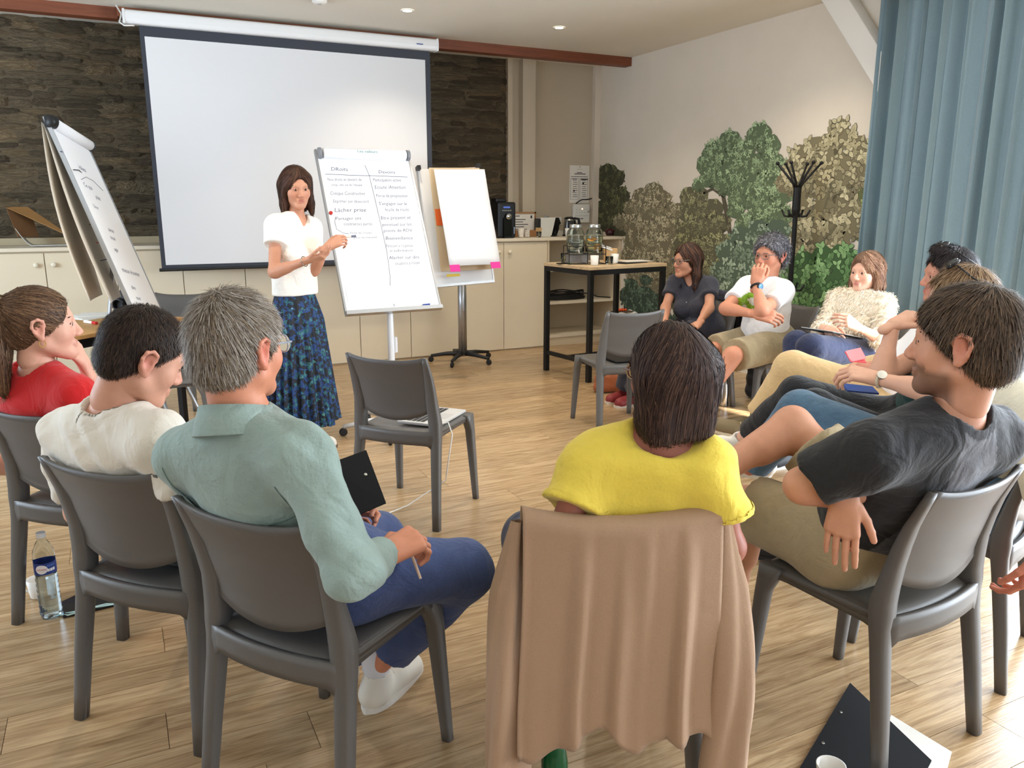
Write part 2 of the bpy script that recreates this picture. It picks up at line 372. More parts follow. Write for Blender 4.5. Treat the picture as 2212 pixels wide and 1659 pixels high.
# ---- papers and devices on the alcove wall
YA = YW-.03
def wallrect(u0, v0, u1, v1, th):
    a = onY(u0, v1, YA); b = onY(u1, v0, YA); return (a[0], YA-th, a[2]), (b[0], YA, b[2])
M_paper = mat('paper', (232, 228, 220), .8)
M_ink = mat('ink_black', (40, 40, 44), .7); M_inkb = mat('ink_blue', (58, 64, 98), .7)
lo, hi = wallrect(1229.5, 358, 1273, 438, .004)
po = thing('notice_sheet', 'white printed instruction sheet taped to the alcove wall above the alarm box', 'notice', ((lo[0]+hi[0])/2, YA, lo[2]))
MB().box(lo, hi).build('sheet', M_paper, po)
ph, pw = hi[2]-lo[2], hi[0]-lo[0]
def pr(n_, x0, z0, x1, z1, m_=None): MB().box((lo[0]+pw*x0, YA-.0055, lo[2]+ph*z0), (lo[0]+pw*x1, YA-.0045, lo[2]+ph*z1)).build(n_, m_ or M_ink, po)
pr('print_heading', .36, .80, .62, .818); pr('print_heading', .24, .765, .80, .785); pr('print_line', .06, .695, .92, .708); pr('print_line', .38, .895, .64, .90); pr('print_logo', .48, .955, .54, .97)
for s in (0, .47):
    for q in ((.05+s, .655, .46+s, .66), (.05+s, .09, .46+s, .095), (.05+s, .09, .06+s, .66), (.45+s, .09, .46+s, .66)): pr('print_frame', *q)
    for k in range(9): pr('print_line', .15+s+.03*(k % 2), .60-.055*k, .36+s+.02*(k % 3), .612-.055*k)
    pr('print_symbol', .18+s, .30 if s == 0 else .50, .26+s, .345 if s == 0 else .545)
pr('print_heading', .12, .63, .38, .645); pr('print_heading', .56, .615, .92, .645)
lo, hi = wallrect(1233.5, 441, 1269.5, 481, .05)
ab = thing('alarm_box', 'white alarm control box on the alcove wall under the notice', 'control box', ((lo[0]+hi[0])/2, YA, lo[2]))
bevel(MB().box(lo, hi).build('case', mat('plastic_white', (222, 222, 216), .4), ab), .01, 3)
ww, hh = hi[0]-lo[0], hi[2]-lo[2]
MB().box((lo[0]+.1*ww, YA-.052, lo[2]+.36*hh), (hi[0]-.06*ww, YA-.0495, lo[2]+.375*hh)).build('groove', mat('grey_mid', (150, 150, 148), .6), ab)
MB().box((lo[0]+.42*ww, YA-.052, lo[2]+.2*hh), (lo[0]+.60*ww, YA-.0495, lo[2]+.24*hh)).build('brand_mark', M_ink, ab)
for k in range(10): MB().box((lo[0]+(.16+.16*(k % 5))*ww, YA-.052, lo[2]+(.55+.14*(k//5))*hh), (lo[0]+(.22+.16*(k % 5))*ww, YA-.0495, lo[2]+(.575+.14*(k//5))*hh)).build('indicator', mat('grey_mid', (150, 150, 148), .6), ab)
MB().lathe((lo[0]+.53*ww, YA-.05, lo[2]+.74*hh), [(.006, 0), (.005, .004), (0, .005)], 10, False, (0, -1, 0)).build('lit_lamp', mat('led_warm', (255, 214, 180), .5, emit=(255, 190, 140), estr=6), ab)
MB().lathe((lo[0]+.92*ww, YA-.05, lo[2]+.6*hh), [(.012, 0), (.011, .012), (0, .013)], 12, False, (0, -1, 0)).build('key_switch', mat('grey_mid', (150, 150, 148), .6), ab)
c0 = MB().tube([onY(1244, 440, YA-.01), onY(1250, 435, YA-.03), onY(1258, 431, YA-.03), onY(1270, 431, YA-.03), onY(1280, 428, YA-.03)], .007, 6).build('cable', mat('cable_black', (28, 26, 26), .5), smooth=True)
tag(c0, 'short black cable bending over the alarm box to the white corner trim', 'cable')
lo, hi = wallrect(1197, 469, 1212, 486, .012)
so = thing('wall_socket', 'square white wall socket between the capsule coffee maker and the kettle', 'socket', ((lo[0]+hi[0])/2, YA, lo[2]))
bevel(MB().box(lo, hi).build('plate', M_white, so), .004)
MB().lathe(((lo[0]+hi[0])/2, YA-.012, (lo[2]+hi[2])/2), [(.024, 0), (.024, .003), (.019, .003), (.019, 0), (0, 0)], 18, False, (0, -1, 0)).build('insert', M_white, so, smooth=False)
# ---- curtain
M_cur = mat('curtain_teal', (128, 152, 163), .85, noise=.05, nscale=200, bump=.12, bscale=300, sheen=.35, stretch=(1, 1, .4))
cy0, cy1 = 4.13, 2.70
ct = thing('curtain', 'long pleated teal curtain hanging beside the glazed doors of the mural wall', 'curtain', (4.85, 3.2, .01))
rr = np.random.default_rng(3); ph_ = np.cumsum(rr.uniform(.55, 1.5, 30))
def cur(u, v):
    y = cy0+(cy1-cy0)*u; z = .015+v*(2.95-.015)
    s = u*10.5+.25*math.sin(u*9)
    k = int(s) % 30; amp = .045+.03*math.sin(k*2.3)
    ph = s*2*PI+.35*math.sin(v*2.+k)
    wob = amp*math.sin(ph)+.018*math.sin(ph*2+k)
    return (4.87+wob*(.75+.25*v)-.02*(1-v), y+.022*math.cos(ph)+(.03*(v-.5) if u == 0 else 0), z)
MB().slab(cur, 340, 14, (.004, 0, 0)).build('cloth', M_cur, ct, smooth=True)
MB().tube([(4.88, 4.2, 2.955), (4.88, -1.2, 2.955)], .014, 10).build('rail', M_white, ct)
# ---- printed tree wallpaper of the right wall
def mural():
    X0 = XW-.0012; V = []; F = []; C = []
    def poly(pts, col, layer):
        n = len(V)
        for (y, z) in pts: V.append((X0-layer, y, z)); C.append(col)
        F.append(list(range(n, n+len(pts)))[::-1])
    r = random.Random(11); cnt = [0]
    def leaf(y, z, ln, an, col, dark, lay):
        ca, sa = math.cos(an), math.sin(an); w = ln*.30
        sh = lambda px, pz: (y+px*ca-pz*sa, z+px*sa+pz*ca)
        poly([sh(-ln*.08, 0), sh(ln*.28, w*1.12), sh(ln*.72, w*.88), sh(ln*1.05, 0), sh(ln*.72, -w*.88), sh(ln*.28, -w*1.12)], dark, lay)
        poly([sh(ln*.02, 0), sh(ln*.3, w*.95), sh(ln*.7, w*.72), sh(ln*.98, 0), sh(ln*.7, -w*.72), sh(ln*.3, -w*.95)], col, lay+.00012)
        poly([sh(ln*.05, w*.06), sh(ln*.9, 0), sh(ln*.05, -w*.06)], dark, lay+.0002)
    def W_(u, v): p = onX(u, v, XW); return p[1], p[2]
    def rad(u, v, rp):
        p, q, w = onX(u, v, XW), onX(u+1, v, XW), onX(u, v+1, XW); return rp*abs(q[1]-p[1]), rp*abs(w[2]-p[2])
    def mixc(a, b, t): return tuple(a[i]+(b[i]-a[i])*t for i in range(3))
    def tree(blobs, light, mid, dark, ink, lsize, dens, lay, trunks=()):
        up_ = lambda c, k, g: lin(tuple(min(255, x*k+g) for x in c)); light, mid, dark, ink = up_(light, 1.02, 10), up_(mid, 1.0, 14), up_(dark, 1.0, 8), up_(ink, .9, 4)
        for tr in trunks:
            col = lin(tr[2]) if len(tr) > 2 else lin((92, 84, 70)); pts = [W_(*q) for q in tr[0]]; w = tr[1]
            for (p, q) in zip(pts, pts[1:]):
                dx, dz = q[0]-p[0], q[1]-p[1]; l = math.hypot(dx, dz)+1e-6; nx, nz = -dz/l, dx/l
                for ww, cc, ll in ((w*1.25, ink, lay-.0004), (w, col, lay-.0003)):
                    poly([(p[0]+nx*ww, p[1]+nz*ww), (q[0]+nx*ww*.85, q[1]+nz*ww*.85), (q[0]-nx*ww*.85, q[1]-nz*ww*.85), (p[0]-nx*ww, p[1]-nz*ww)], cc, ll)
        for bi, (u, v, rp) in enumerate(blobs):
            y, z = W_(u, v); Ry, R = rad(u, v, rp); Ry *= 1.06; ll = lay+.00002*bi
            n = 22; poly([(y+Ry*.96*(1+.07*math.sin(k*5+bi))*math.cos(2*PI*k/n), z+R*.96*(1+.07*math.cos(k*4+bi))*math.sin(2*PI*k/n)) for k in range(n)], mixc(dark, mid, .35), ll)
            # small rosettes of leaves inside the blob
            nr = max(8, int(2.3*dens*R*Ry/(lsize*lsize)))
            for q in range(nr):
                a = r.random()*2*PI; rr_ = math.sqrt(r.random())
                cy, cz = y+Ry*rr_*math.cos(a), z+R*rr_*math.sin(a)
                t = .5+.5*(cz-z)/R+.35*(r.random()-.5)
                base = mixc(dark, mid, min(1, max(0, t*2))) if t < .5 else mixc(mid, light, min(1, max(0, t*2-1)))
                a0 = r.random()*6.28
                for w in range(3):
                    c2 = mixc(base, light, max(0, .25*(r.random()-.2))); leaf(cy, cz, lsize*(.75+.5*r.random()), a0+w*2.0+r.random()*.6, c2, ink, ll+.0003+.00001*(q % 40))
    G = .0004
    tree([(1312, 375, 22), (1330, 385, 20), (1308, 410, 24), (1335, 425, 24), (1318, 450, 28), (1345, 455, 18), (1310, 480, 22), (1335, 490, 24)], (120, 122, 80), (78, 80, 54), (44, 44, 32), (34, 32, 26), .030, .55, G, [([(1297, 545), (1300, 500)], .008), ([(1316, 545), (1314, 500)], .01)])
    tree([(1385, 425, 20), (1410, 415, 22), (1430, 430, 20), (1370, 450, 22), (1400, 455, 28), (1435, 455, 24), (1465, 460, 22), (1345, 480, 18), (1375, 490, 26), (1410, 495, 30), (1445, 490, 28), (1380, 525, 32), (1420, 535, 34), (1365, 560, 28), (1400, 575, 36), (1440, 570, 30), (1380, 600, 26), (1425, 610, 28)], (206, 198, 166), (152, 144, 114), (78, 70, 54), (48, 42, 34), .030, .5, G+.001, [([(1400, 670), (1402, 600), (1398, 540)], .03), ([(1375, 470), (1370, 440)], .01)])
    tree([(1490, 425, 22), (1510, 420, 18), (1500, 450, 30), (1540, 450, 22), (1490, 490, 32), (1530, 490, 32), (1560, 480, 20), (1485, 535, 34), (1525, 540, 36), (1560, 530, 26), (1500, 585, 36), (1540, 590, 34), (1515, 635, 34), (1460, 640, 30)], (172, 172, 124), (122, 120, 90), (62, 60, 46), (38, 36, 28), .028, .5, G+.0018)
    tree([(1575, 305, 24), (1545, 330, 28), (1605, 330, 26), (1640, 290, 26), (1660, 315, 26), (1530, 355, 26), (1570, 355, 32), (1615, 360, 34), (1660, 355, 32), (1685, 365, 22), (1535, 385, 22), (1575, 395, 30), (1620, 400, 34), (1665, 400, 34), (1510, 400, 14), (1600, 430, 26), (1650, 440, 36), (1690, 420, 24), (1590, 455, 18), (1640, 480, 32), (1680, 465, 30), (1610, 485, 22)], (178, 204, 158), (124, 146, 108), (56, 66, 48), (40, 48, 36), .026, .6, G+.0026, [([(1580, 520), (1572, 470), (1562, 420)], .022), ([(1598, 520), (1600, 450), (1590, 400)], .018), ([(1565, 425), (1540, 408), (1515, 420)], .01), ([(1600, 420), (1630, 405), (1650, 430)], .01)])
    tree([(1815, 275, 20), (1820, 300, 26), (1790, 310, 24), (1760, 320, 26), (1730, 335, 24), (1850, 315, 24), (1880, 325, 22), (1715, 365, 26), (1750, 360, 34), (1795, 355, 38), (1840, 355, 34), (1700, 395, 24), (1735, 400, 32), (1780, 400, 36), (1825, 400, 36), (1860, 385, 24), (1790, 450, 34), (1830, 450, 32), (1740, 455, 28), (1760, 500, 34), (1805, 500, 36), (1840, 490, 28), (1730, 500, 24), (1775, 545, 32), (1815, 540, 28), (1735, 540, 22)], (204, 196, 160), (156, 148, 114), (84, 76, 56), (50, 44, 34), .052, .62, G+.0036, [([(1765, 590), (1760, 520), (1765, 420)], .032, (176, 172, 164)), ([(1782, 585), (1800, 520), (1810, 440)], .026, (176, 172, 164))])
    tree([(1885, 370, 22), (1895, 400, 26), (1870, 420, 26), (1890, 450, 30), (1865, 455, 22), (1880, 490, 30), (1895, 520, 28), (1860, 500, 18)], (178, 184, 118), (128, 138, 84), (62, 66, 42), (40, 42, 30), .034, .55, G+.0030)
    tree([(1600, 510, 22), (1640, 500, 26), (1680, 500, 28), (1580, 545, 30), (1625, 545, 36), (1670, 545, 36), (1570, 590, 32), (1610, 600, 36), (1655, 600, 38), (1690, 590, 30), (1585, 640, 36), (1630, 650, 36), (1560, 670, 32), (1670, 650, 30), (1600, 690, 36), (1650, 700, 34)], (172, 190, 164), (112, 132, 110), (50, 62, 50), (34, 42, 34), .044, .6, G+.0046)
    tree([(1740, 570, 28), (1780, 560, 30), (1820, 555, 30), (1850, 570, 26), (1720, 610, 36), (1765, 610, 40), (1810, 605, 40), (1850, 610, 32), (1720, 660, 40), (1770, 665, 42), (1820, 665, 42), (1740, 715, 40), (1790, 720, 40), (1840, 715, 34), (1880, 640, 36), (1895, 700, 36), (1700, 740, 36), (1760, 770, 40)], (146, 188, 128), (84, 126, 72), (36, 58, 34), (26, 40, 26), .056, .66, G+.0052)
    tree([(1365, 615, 14), (1395, 605, 12), (1360, 640, 22), (1395, 640, 22), (1415, 650, 18), (1370, 670, 24), (1405, 675, 24), (1385, 705, 28), (1430, 690, 24), (1360, 700, 20), (1400, 740, 34), (1450, 730, 34), (1500, 720, 36), (1540, 740, 36), (1480, 690, 26)], (108, 132, 108), (66, 84, 68), (36, 46, 38), (26, 32, 28), .046, .55, G+.0034)
    base = W_(1290, 300)
    o = obj('tree_mural', V, F, mat('mural_print', (200, 200, 190), .85, attr='Col'), colors=np.array(C))
    tag(o, 'printed forest wallpaper of olive and green trees on the right wall', 'mural'); return o
mural()
# ================================================================== chairs
M_chair = mat('chair_grey', (94, 91, 88), .40, noise=.02, nscale=120, bump=.06, bscale=500)
def ypath(z):
    zs = [0, .2, .42, .5, .58, .7, .825]; ys = [-.2275, -.203, -.172, -.168, -.178, -.208, -.262]
    return float(np.interp(z, zs, ys))
def make_chair():
    t = thing('chair', 'x', 'chair', (0, 0, 0), group='grey moulded plastic stacking chairs')
    for s in (-1, 1):     # rear leg running up into the back post
        zs = [0, .1, .2, .3, .38, .43, .47, .5, .54, .6, .66, .72, .78, .822]
        def post(u, v):
            z = float(np.interp(v, np.linspace(0, 1, len(zs)), zs)); k = u*8 % 8
            wx = float(np.interp(z, [0, .4, .5, .7, .822], [.019, .024, .030, .022, .012])); wy = float(np.interp(z, [0, .4, .48, .6, .822], [.017, .023, .030, .020, .010]))
            xc = s*float(np.interp(z, [0, .45, .6, .825], [.2225, .200, .190, .196])); an = u*2*PI
            sq = lambda q: math.copysign(abs(q)**.55, q)
            return (xc+wx*sq(math.cos(an)), ypath(z)+wy*sq(math.sin(an)), z)
        n = 17; g = MB().grid(post, n, len(zs)); g.F += [list(range(n-1))[::-1], [n*(len(zs)-1)+i for i in range(n-1)]]
        g.build('leg', M_chair, t, True, True)
    for s in (-1, 1):     # front leg
        def fleg(u, v):
            z = .462*v; an = u*2*PI; w = .015+.009*v; sq = lambda q: math.copysign(abs(q)**.55, q)
            fl_ = .018*max(0, v-.82)/.18
            return (s*(.2225-.02*v)+w*sq(math.cos(an)), .2275-.035*v-fl_+(w+fl_)*sq(math.sin(an)), z)
        n = 17; g = MB().grid(fleg, n, 12); g.F += [list(range(n-1))[::-1], [n*11+i for i in range(n-1)]]
        g.build('leg', M_chair, t, True, True)
    # seat
    g = MB()
    def seat(u, v):
        x = (u-.5)*2; w = .214-.018*(1-v); yb = -.176-.018*(1-x*x); yf = .206+.012*(1-x*x)
        y = yb+(yf-yb)*v; e = min(min(u, 1-u)*2/.12, min(v, 1-v)/.06, 1)
        return (x*w, y, .466-.012*(1-x*x)*math.sin(PI*min(v*1.05, 1))-.010*(1-e)**2+.004*(v-.5))
    g.slab(seat, 17, 17, (0, 0, -.016)); g.build('seat', M_chair, t, True, True)
    # frame under the seat: curved rear rail, front rail, side rails with rounded corners
    g = MB()
    def rail(y0, bow, z0, z1, th, arch):
        def f(u, v):
            x = (u-.5)*2; a = .022*max(0, (abs(x)-.8)/.2)**2*arch
            return (x*.198, y0+bow*(1-x*x), (z0-a)*(1-v)+z1*v)
        g.slab(f, 15, 4, (0, th, 0))
    rail(-.197, -.024, .398, .463, .018, 1); rail(.200, .012, .425, .456, -.018, 1)
    for s in (-1, 1):
        def f(u, v):
            y = -.17+u*.37; a = .03*max(0, (u-.8)/.2)**2+.02*max(0, (.15-u)/.15)**2
            return (s*(.196+.012*u), y, (.418+.014*u-a)*(1-v)+.458*v)
        g.slab(f, 15, 3, (-s*.018, 0, 0))
    g.build('seat_frame', M_chair, t, True, True)
    # backrest: a bowed panel with a curved lower edge above an open gap
    g = MB()
    def back(u, v):
        x = (u-.5)*2; zb = .560-.052*(1-x*x); zt = .806+.020*x*x*abs(x); z = zb+(zt-zb)*v
        rim = .004*math.exp(-((v)/.05)**2)+.004*math.exp(-((1-v)/.04)**2)
        return (x*(.190+.006*v), ypath(z)-.026*(1-x*x)-.006-rim, z)
    g.slab(back, 19, 12, (0, .013, 0)); g.build('backrest', M_chair, t, True, True)
    return t
CHAIRS = {}
chair0 = make_chair(); first = [True]
def chair(key, x, y, deg, label):
    if first[0]: c = chair0; first[0] = False
    else: c = copy_tree(chair0)
    c.location = (x, y, 0); c.rotation_euler = (0, 0, math.radians(deg)); c['label'] = label; CHAIRS[key] = (x, y, math.radians(deg)); return c
def CL(key, lx, ly, lz):
    x, y, a = CHAIRS[key]; return np.array([x+lx*math.cos(a)-ly*math.sin(a), y+lx*math.sin(a)+ly*math.cos(a), lz])
def CD(key, lx, ly, lz=0.):
    a = CHAIRS[key][2]; return np.array([lx*math.cos(a)-ly*math.sin(a), lx*math.sin(a)+ly*math.cos(a), lz])
chair('A', 1.250, 3.591, -47.5, 'empty grey plastic chair carrying the open laptop in the middle of the circle')
chair('B', .406, 1.908, -53.5, 'grey plastic chair under the grey-haired man in the teal shirt')
chair('C', .104, 2.430, -47.3, 'grey plastic chair under the dark-haired man in the white T-shirt bending his head')
chair('D', -.12, 3.19, -40, 'grey plastic chair under the woman in the red top with ponytail')
chair('E', 1.017, 1.575, -22, 'grey plastic chair under the woman in yellow, with a beige cardigan over its back')
chair('F', 1.850, 1.425, 5, 'grey plastic chair under the man in the black and charcoal raglan T-shirt')
chair('G', 3.023, 4.479, -8, 'empty grey plastic chair in front of the bar table holding a black clipboard')
chair('K', .335, 6.45, 155, 'empty grey plastic chair standing behind the small wooden table at the cabinets')
p = onZ(440, 822, .46); fw = nrm(CR*.9+CFh*.35); rt = np.array([fw[1], -fw[0], 0]); cc = p-fw*.2-rt*.21
chair('L', cc[0], cc[1], math.degrees(math.atan2(-fw[0], fw[1])), 'empty grey plastic chair beside the small wooden table, its seat turned to the presenter')
def seat_at(key, p, fwd, label):
    a = math.atan2(-fwd[0], fwd[1]); f = nrm(np.array([fwd[0], fwd[1], 0])); q = np.array(p)*np.array([1, 1, 0])+f*.06
    return chair(key, q[0], q[1], math.degrees(a), label)
def cd(r, f, u=0.): return CR*r+CFh*f+UZ*u
seat_at('H', at(1512, 735, 6.05), cd(-.85, -.35), 'grey plastic chair under the woman in the dark button shirt')
seat_at('I', at(1668, 738, 5.50), cd(-.85, -.30), 'grey plastic chair under the man in the white T-shirt with a green print')
seat_at('J', at(1862, 752, 4.95), cd(-.85, -.35), 'grey plastic chair under the woman in the fluffy cream jacket')
seat_at('M', at(1915, 800, 4.05), cd(-.95, .25), 'grey plastic chair under the man in tan trousers with sunglasses on his head')
seat_at('N', at(1985, 890, 3.15), cd(-.9, .45), 'grey plastic chair under the woman in the dark green top')
seat_at('O', at(2120, 1020, 2.62), cd(-.75, .65), 'grey plastic chair under the person in the pale shirt and blue jeans')
# ================================================================== bar table with drinks
M_black = mat('black_steel', (26, 25, 26), .45, .3)
M_tbl = mat('rough_oak', (198, 172, 136), .6, noise=.2, nscale=6, stretch=(1.5, 12, 8), bump=.2, bscale=12)
ta = math.radians(7); e1 = np.array([math.cos(ta), math.sin(ta), 0]); e2 = np.array([-math.sin(ta), math.cos(ta), 0])
TP = np.array([3.545, 5.675, 0]); TW, TD, TZ = .86, .66, .985
bt = thing('bar_table', 'high square bar table with pale rough wooden top and black steel frame', 'table', TP+e1*TW/2+e2*TD/2)
def T(a, b, z=0.): return TP+e1*a+e2*b+np.array([0, 0, z])
for i in range(5):
    w = TD/5; bevel(MB().obox(T(TW/2, w*(i+.5), TZ-.014), e1, e2, UZ, TW/2+.008, w/2-.0006, .014).build('top_board', M_tbl, bt), .003)
for a, b in ((.02, .02), (TW-.02, .02), (.02, TD-.02), (TW-.02, TD-.02)):
    MB().obox(T(a, b, (TZ-.03)/2), e1, e2, UZ, .02, .02, (TZ-.03)/2).build('leg', M_black, bt)
for b in (.02, TD-.02): MB().obox(T(TW/2, b, TZ-.05), e1, e2, UZ, TW/2-.04, .02, .02).build('rail', M_black, bt)
for a in (.02, TW-.02):
    MB().obox(T(a, TD/2, TZ-.05), e1, e2, UZ, .02, TD/2-.04, .02).build('rail', M_black, bt)
    MB().obox(T(a, TD/2, .17), e1, e2, UZ, .016, TD/2-.04, .016).build('foot_rail', M_black, bt)
MB().obox(T(TW/2, TD/2, .17), e1, e2, UZ, TW/2-.04, .016, .016).build('foot_rail', M_black, bt)
def tp(u, b):
    "point on the bar table: picture column u, distance b behind its front edge"
    r = ray(u, 575); n = e2; t = ((TP+e2*b-CO)@n)/(r@n); q = CO+r*t; q[2] = TZ+.0008; return q
M_glass = mat('clear_glass', (235, 242, 240), .04, trans=1., ior=1.3)
M_water = mat('drink_water', (238, 240, 214), .03, trans=.92, ior=1.2)
M_cer = mat('white_ceramic', (240, 238, 232), .25)
rk = tp(1262, .34); ra = math.radians(-14); f1 = np.array([math.cos(ra), math.sin(ra), 0]); f2 = np.array([-f1[1], f1[0], 0])
st = thing('drink_stand', 'black wire stand holding the two glass drink dispensers on the bar table', 'stand', rk)
def Rk(a, b, z): return rk+f1*a+f2*b+np.array([0, 0, z])
hw, hd, hz = .165, .09, .155
for b in (-hd, hd):
    for z in (.004, .085, hz): MB().tube([Rk(-hw, b, z), Rk(hw, b, z)], .0035, 6).build('wire', M_black, st)
    for a in (-hw, 0, hw): MB().tube([Rk(a, b, .002), Rk(a, b, hz)], .0035, 6).build('wire', M_black, st)
for a in (-hw, 0, hw):
    for z in (.004, .085, hz): MB().tube([Rk(a, -hd, z), Rk(a, hd, z)], .0035, 6).build('wire', M_black, st)
M_lid = mat('tin_lid', (188, 188, 184), .3, .9)
for i, a in enumerate((-.085, .085)):
    c = Rk(a, .0, .089)
    d = thing('drink_dispenser', ['tall glass drink dispenser of plain water on the black wire stand', 'tall glass drink dispenser of lemon water with orange slices on the black wire stand'][i], 'dispenser', c, group='glass drink dispensers')
    MB().lathe(c, [(.02, .001), (.074, .003), (.078, .02), (.078, .17), (.068, .20), (.05, .215), (.05, .232), (.046, .232), (.046, .215), (.064, .198), (.074, .168), (.074, .02), (.02, .008)], 28, False).build('jar', M_glass, d, smooth=True)
    MB().lathe(c, [(.053, .222), (.054, .225), (.054, .245), (.05, .249), (0, .249)], 28, False).build('lid', M_lid, d, smooth=False)
    wl = .12 if i == 0 else .145
    MB().lathe(c, [(.0, .011), (.070, .011), (.0725, .02), (.0725, wl), (0, wl)], 24, False).build('water', mat('plain_water', (225, 235, 240), .02, trans=.96, ior=1.2) if i == 0 else M_water, d, smooth=False)
    sp = c-f2*.078+np.array([0, 0, .03])
    tp_ = MB(); tp_.lathe(sp, [(.013, 0), (.013, .01), (.007, .012), (.007, .04), (0, .041)], 12, False, -f2); tp_.tube([sp-f2*.034, sp-f2*.04-UZ*.022], .007, 8); tp_.tube([sp-f2*.028+UZ*.004, sp-f2*.03+UZ*.02, sp-f2*.05+UZ*.028], .004, 8)
    tp_.build('tap', mat('chrome', (210, 212, 214), .12, 1.), d, smooth=True)
    if i:
        for k, (az, zz, tl) in enumerate(((-.3, .05, .2), (.1, .13, 1.4), (.5, .12, 1.3))):
            pc = c+np.array([0, 0, zz])-f2*.045+f1*(.02-.03*k); MB().lathe(pc, [(0, -.002), (.032, -.002), (.034, 0), (.032, .002), (0, .002)], 20, False, nrm(-f2*math.cos(tl)+UZ*math.sin(tl))).build('orange_slice', mat('orange_slice', (238, 158, 30), .5), d, smooth=False)
def cup(name, c, r0, r1, h, m_, label, cat, group=None, handle=False, liquid=None):
    t = thing(name, label, cat, c, group=group)
    MB().lathe(c, [(0, .001), (r0, .001), (r0+.002, .006), (r1, h), (r1-.003, h), (r0, .012), (0, .010)], 24, False).build('body', m_, t, smooth=True)
    if handle is not False:
        hx = nrm(handle); pts = [c+hx*(r1*.92+.022*math.sin(k/6*PI))+UZ*(h*(.25+.5*k/6)) for k in range(7)]; MB().tube(pts, .0045, 8).build('handle', m_, t, smooth=True)
    if liquid: MB().lathe(c, [(r0*1.02, h*.45), (0, h*.451)], 20, False).build('coffee', liquid, t)
    return t
cup('mug', tp(1284, .15), .030, .037, .082, M_cer, 'white mug with dark motif standing in front of the wire drink stand', 'mug')
cup('mug', tp(1327, .23), .030, .037, .082, M_cer, 'white mug standing behind the low glass near the wooden box', 'mug')
cup('tumbler', tp(1316, .13), .027, .033, .07, M_glass, 'low clear glass with some water in front of the white mug', 'glass')
cup('tumbler', tp(1219, .52), .029, .034, .085, M_glass, 'clear empty glass beside the phone at the left edge of the bar table', 'glass')
ph1 = MB().obox(tp(1216, .42), e1, e2, UZ, .05, .03, .004).build('phone', M_black); ph1.location.z += .005; tag(ph1, 'black phone lying flat by the clear glass on the bar table', 'phone')
gm = bevel(MB().obox(tp(1229, .40)+UZ*.014, e1, e2, UZ, .012, .012, .013).build('lighter', mat('neon_green', (60, 200, 70), .5)), .004); tag(gm, 'small bright green item at the foot of the wire drink stand', 'box')
wbx = thing('wooden_box', 'pale wooden box standing behind the mugs on the bar table', 'box', tp(1318, .42))
bevel(MB().obox(tp(1318, .42)+UZ*.06, f1, f2, UZ, .052, .04, .06).build('box', mat('bamboo', (214, 172, 118), .5, noise=.1, nscale=10, stretch=(8, 8, 1)), wbx), .003)
nap = thing('napkin_pack', 'folded white paper napkins stacked in the wire drink stand', 'napkins', Rk(.14, .0, .09))
ctn = MB().obox(Rk(-.06, .02, .045), f1, f2, UZ, .09, .045, .035).build('carton', mat('grey_carton', (128, 124, 122), .7)); tag(ctn, 'grey printed carton stored in the bottom of the wire drink stand', 'carton')
MB().obox(Rk(.178, -.03, .135), nrm(f1-.35*UZ), f2, nrm(UZ+.35*f1), .05, .06, .006).build('napkin', M_paper, nap)
MB().obox(Rk(.175, -.03, .15), nrm(f1-.3*UZ), f2, nrm(UZ+.3*f1), .045, .055, .004).build('napkin', M_paper, nap)
for k, (a, b, an) in enumerate(((.52, .22, .15), (.66, .30, -.1))):
    c = T(a+.08, b, TZ+.0035+.004*k); q1 = nrm(e1*math.cos(an)+e2*math.sin(an)); q2 = np.cross(UZ, q1)
    o = MB().obox(c, q1, q2, UZ, .15, .105, .0016).build('paper_sheet' if k else 'clipboard', M_paper if k else M_black); tag(o, ['dark clipboard lying flat at the right end of the bar table', 'white paper sheet lying on the dark clipboard of the bar table'][k], ['clipboard', 'paper'][k])
# ================================================================== things on the worktop
def wp(u, y):
    q = onY(u, 525, y); q[2] = 1.1568; return q
M_mach = mat('machine_black', (22, 22, 25), .35)
c = wp(1086, 7.60)
cm = thing('coffee_machine', 'tall black bean coffee machine with round silver knob on the worktop', 'coffee machine', c)
bevel(MB().box((c[0]-.10, c[1]-.10, 1.157), (c[0]+.105, c[1]+.17, 1.52)).build('body', M_mach, cm), .02, 3)
bevel(MB().box((c[0]-.085, c[1]-.02, 1.515), (c[0]+.03, c[1]+.12, 1.56)).build('bean_hopper', M_mach, cm), .015, 3)
MB().box((c[0]-.045, c[1]-.125, 1.17), (c[0]+.045, c[1]-.095, 1.36)).build('spout_column', mat('machine_gloss', (14, 14, 16), .15), cm)
MB().box((c[0]-.05, c[1]-.15, 1.157), (c[0]+.05, c[1]-.10, 1.172)).build('drip_tray', M_mach, cm)
MB().lathe((c[0]+.005, c[1]-.126, 1.375), [(.03, 0), (.032, .012), (.027, .02), (0, .021)], 20, False, (0, -1, 0)).build('knob', mat('chrome', (210, 212, 214), .12, 1.), cm, smooth=True)
MB().box((c[0]-.04, c[1]-.1035, 1.458), (c[0]+.035, c[1]-.1005, 1.476)).build('display', mat('display_blue', (70, 90, 150), .4, emit=(60, 80, 160), estr=.6), cm)
for k in range(5): MB().lathe((c[0]-.045+.022*k, c[1]-.1, 1.435), [(.007, 0), (.007, .003), (0, .003)], 10, False, (0, -1, 0)).build('button', mat('grey_mid', (150, 150, 148), .6), cm)
MB().tube([(c[0]+.072, c[1]-.12, 1.20), (c[0]+.072, c[1]-.12, 1.27)], .006, 8).build('steam_pipe', mat('chrome', (210, 212, 214), .12, 1.), cm)
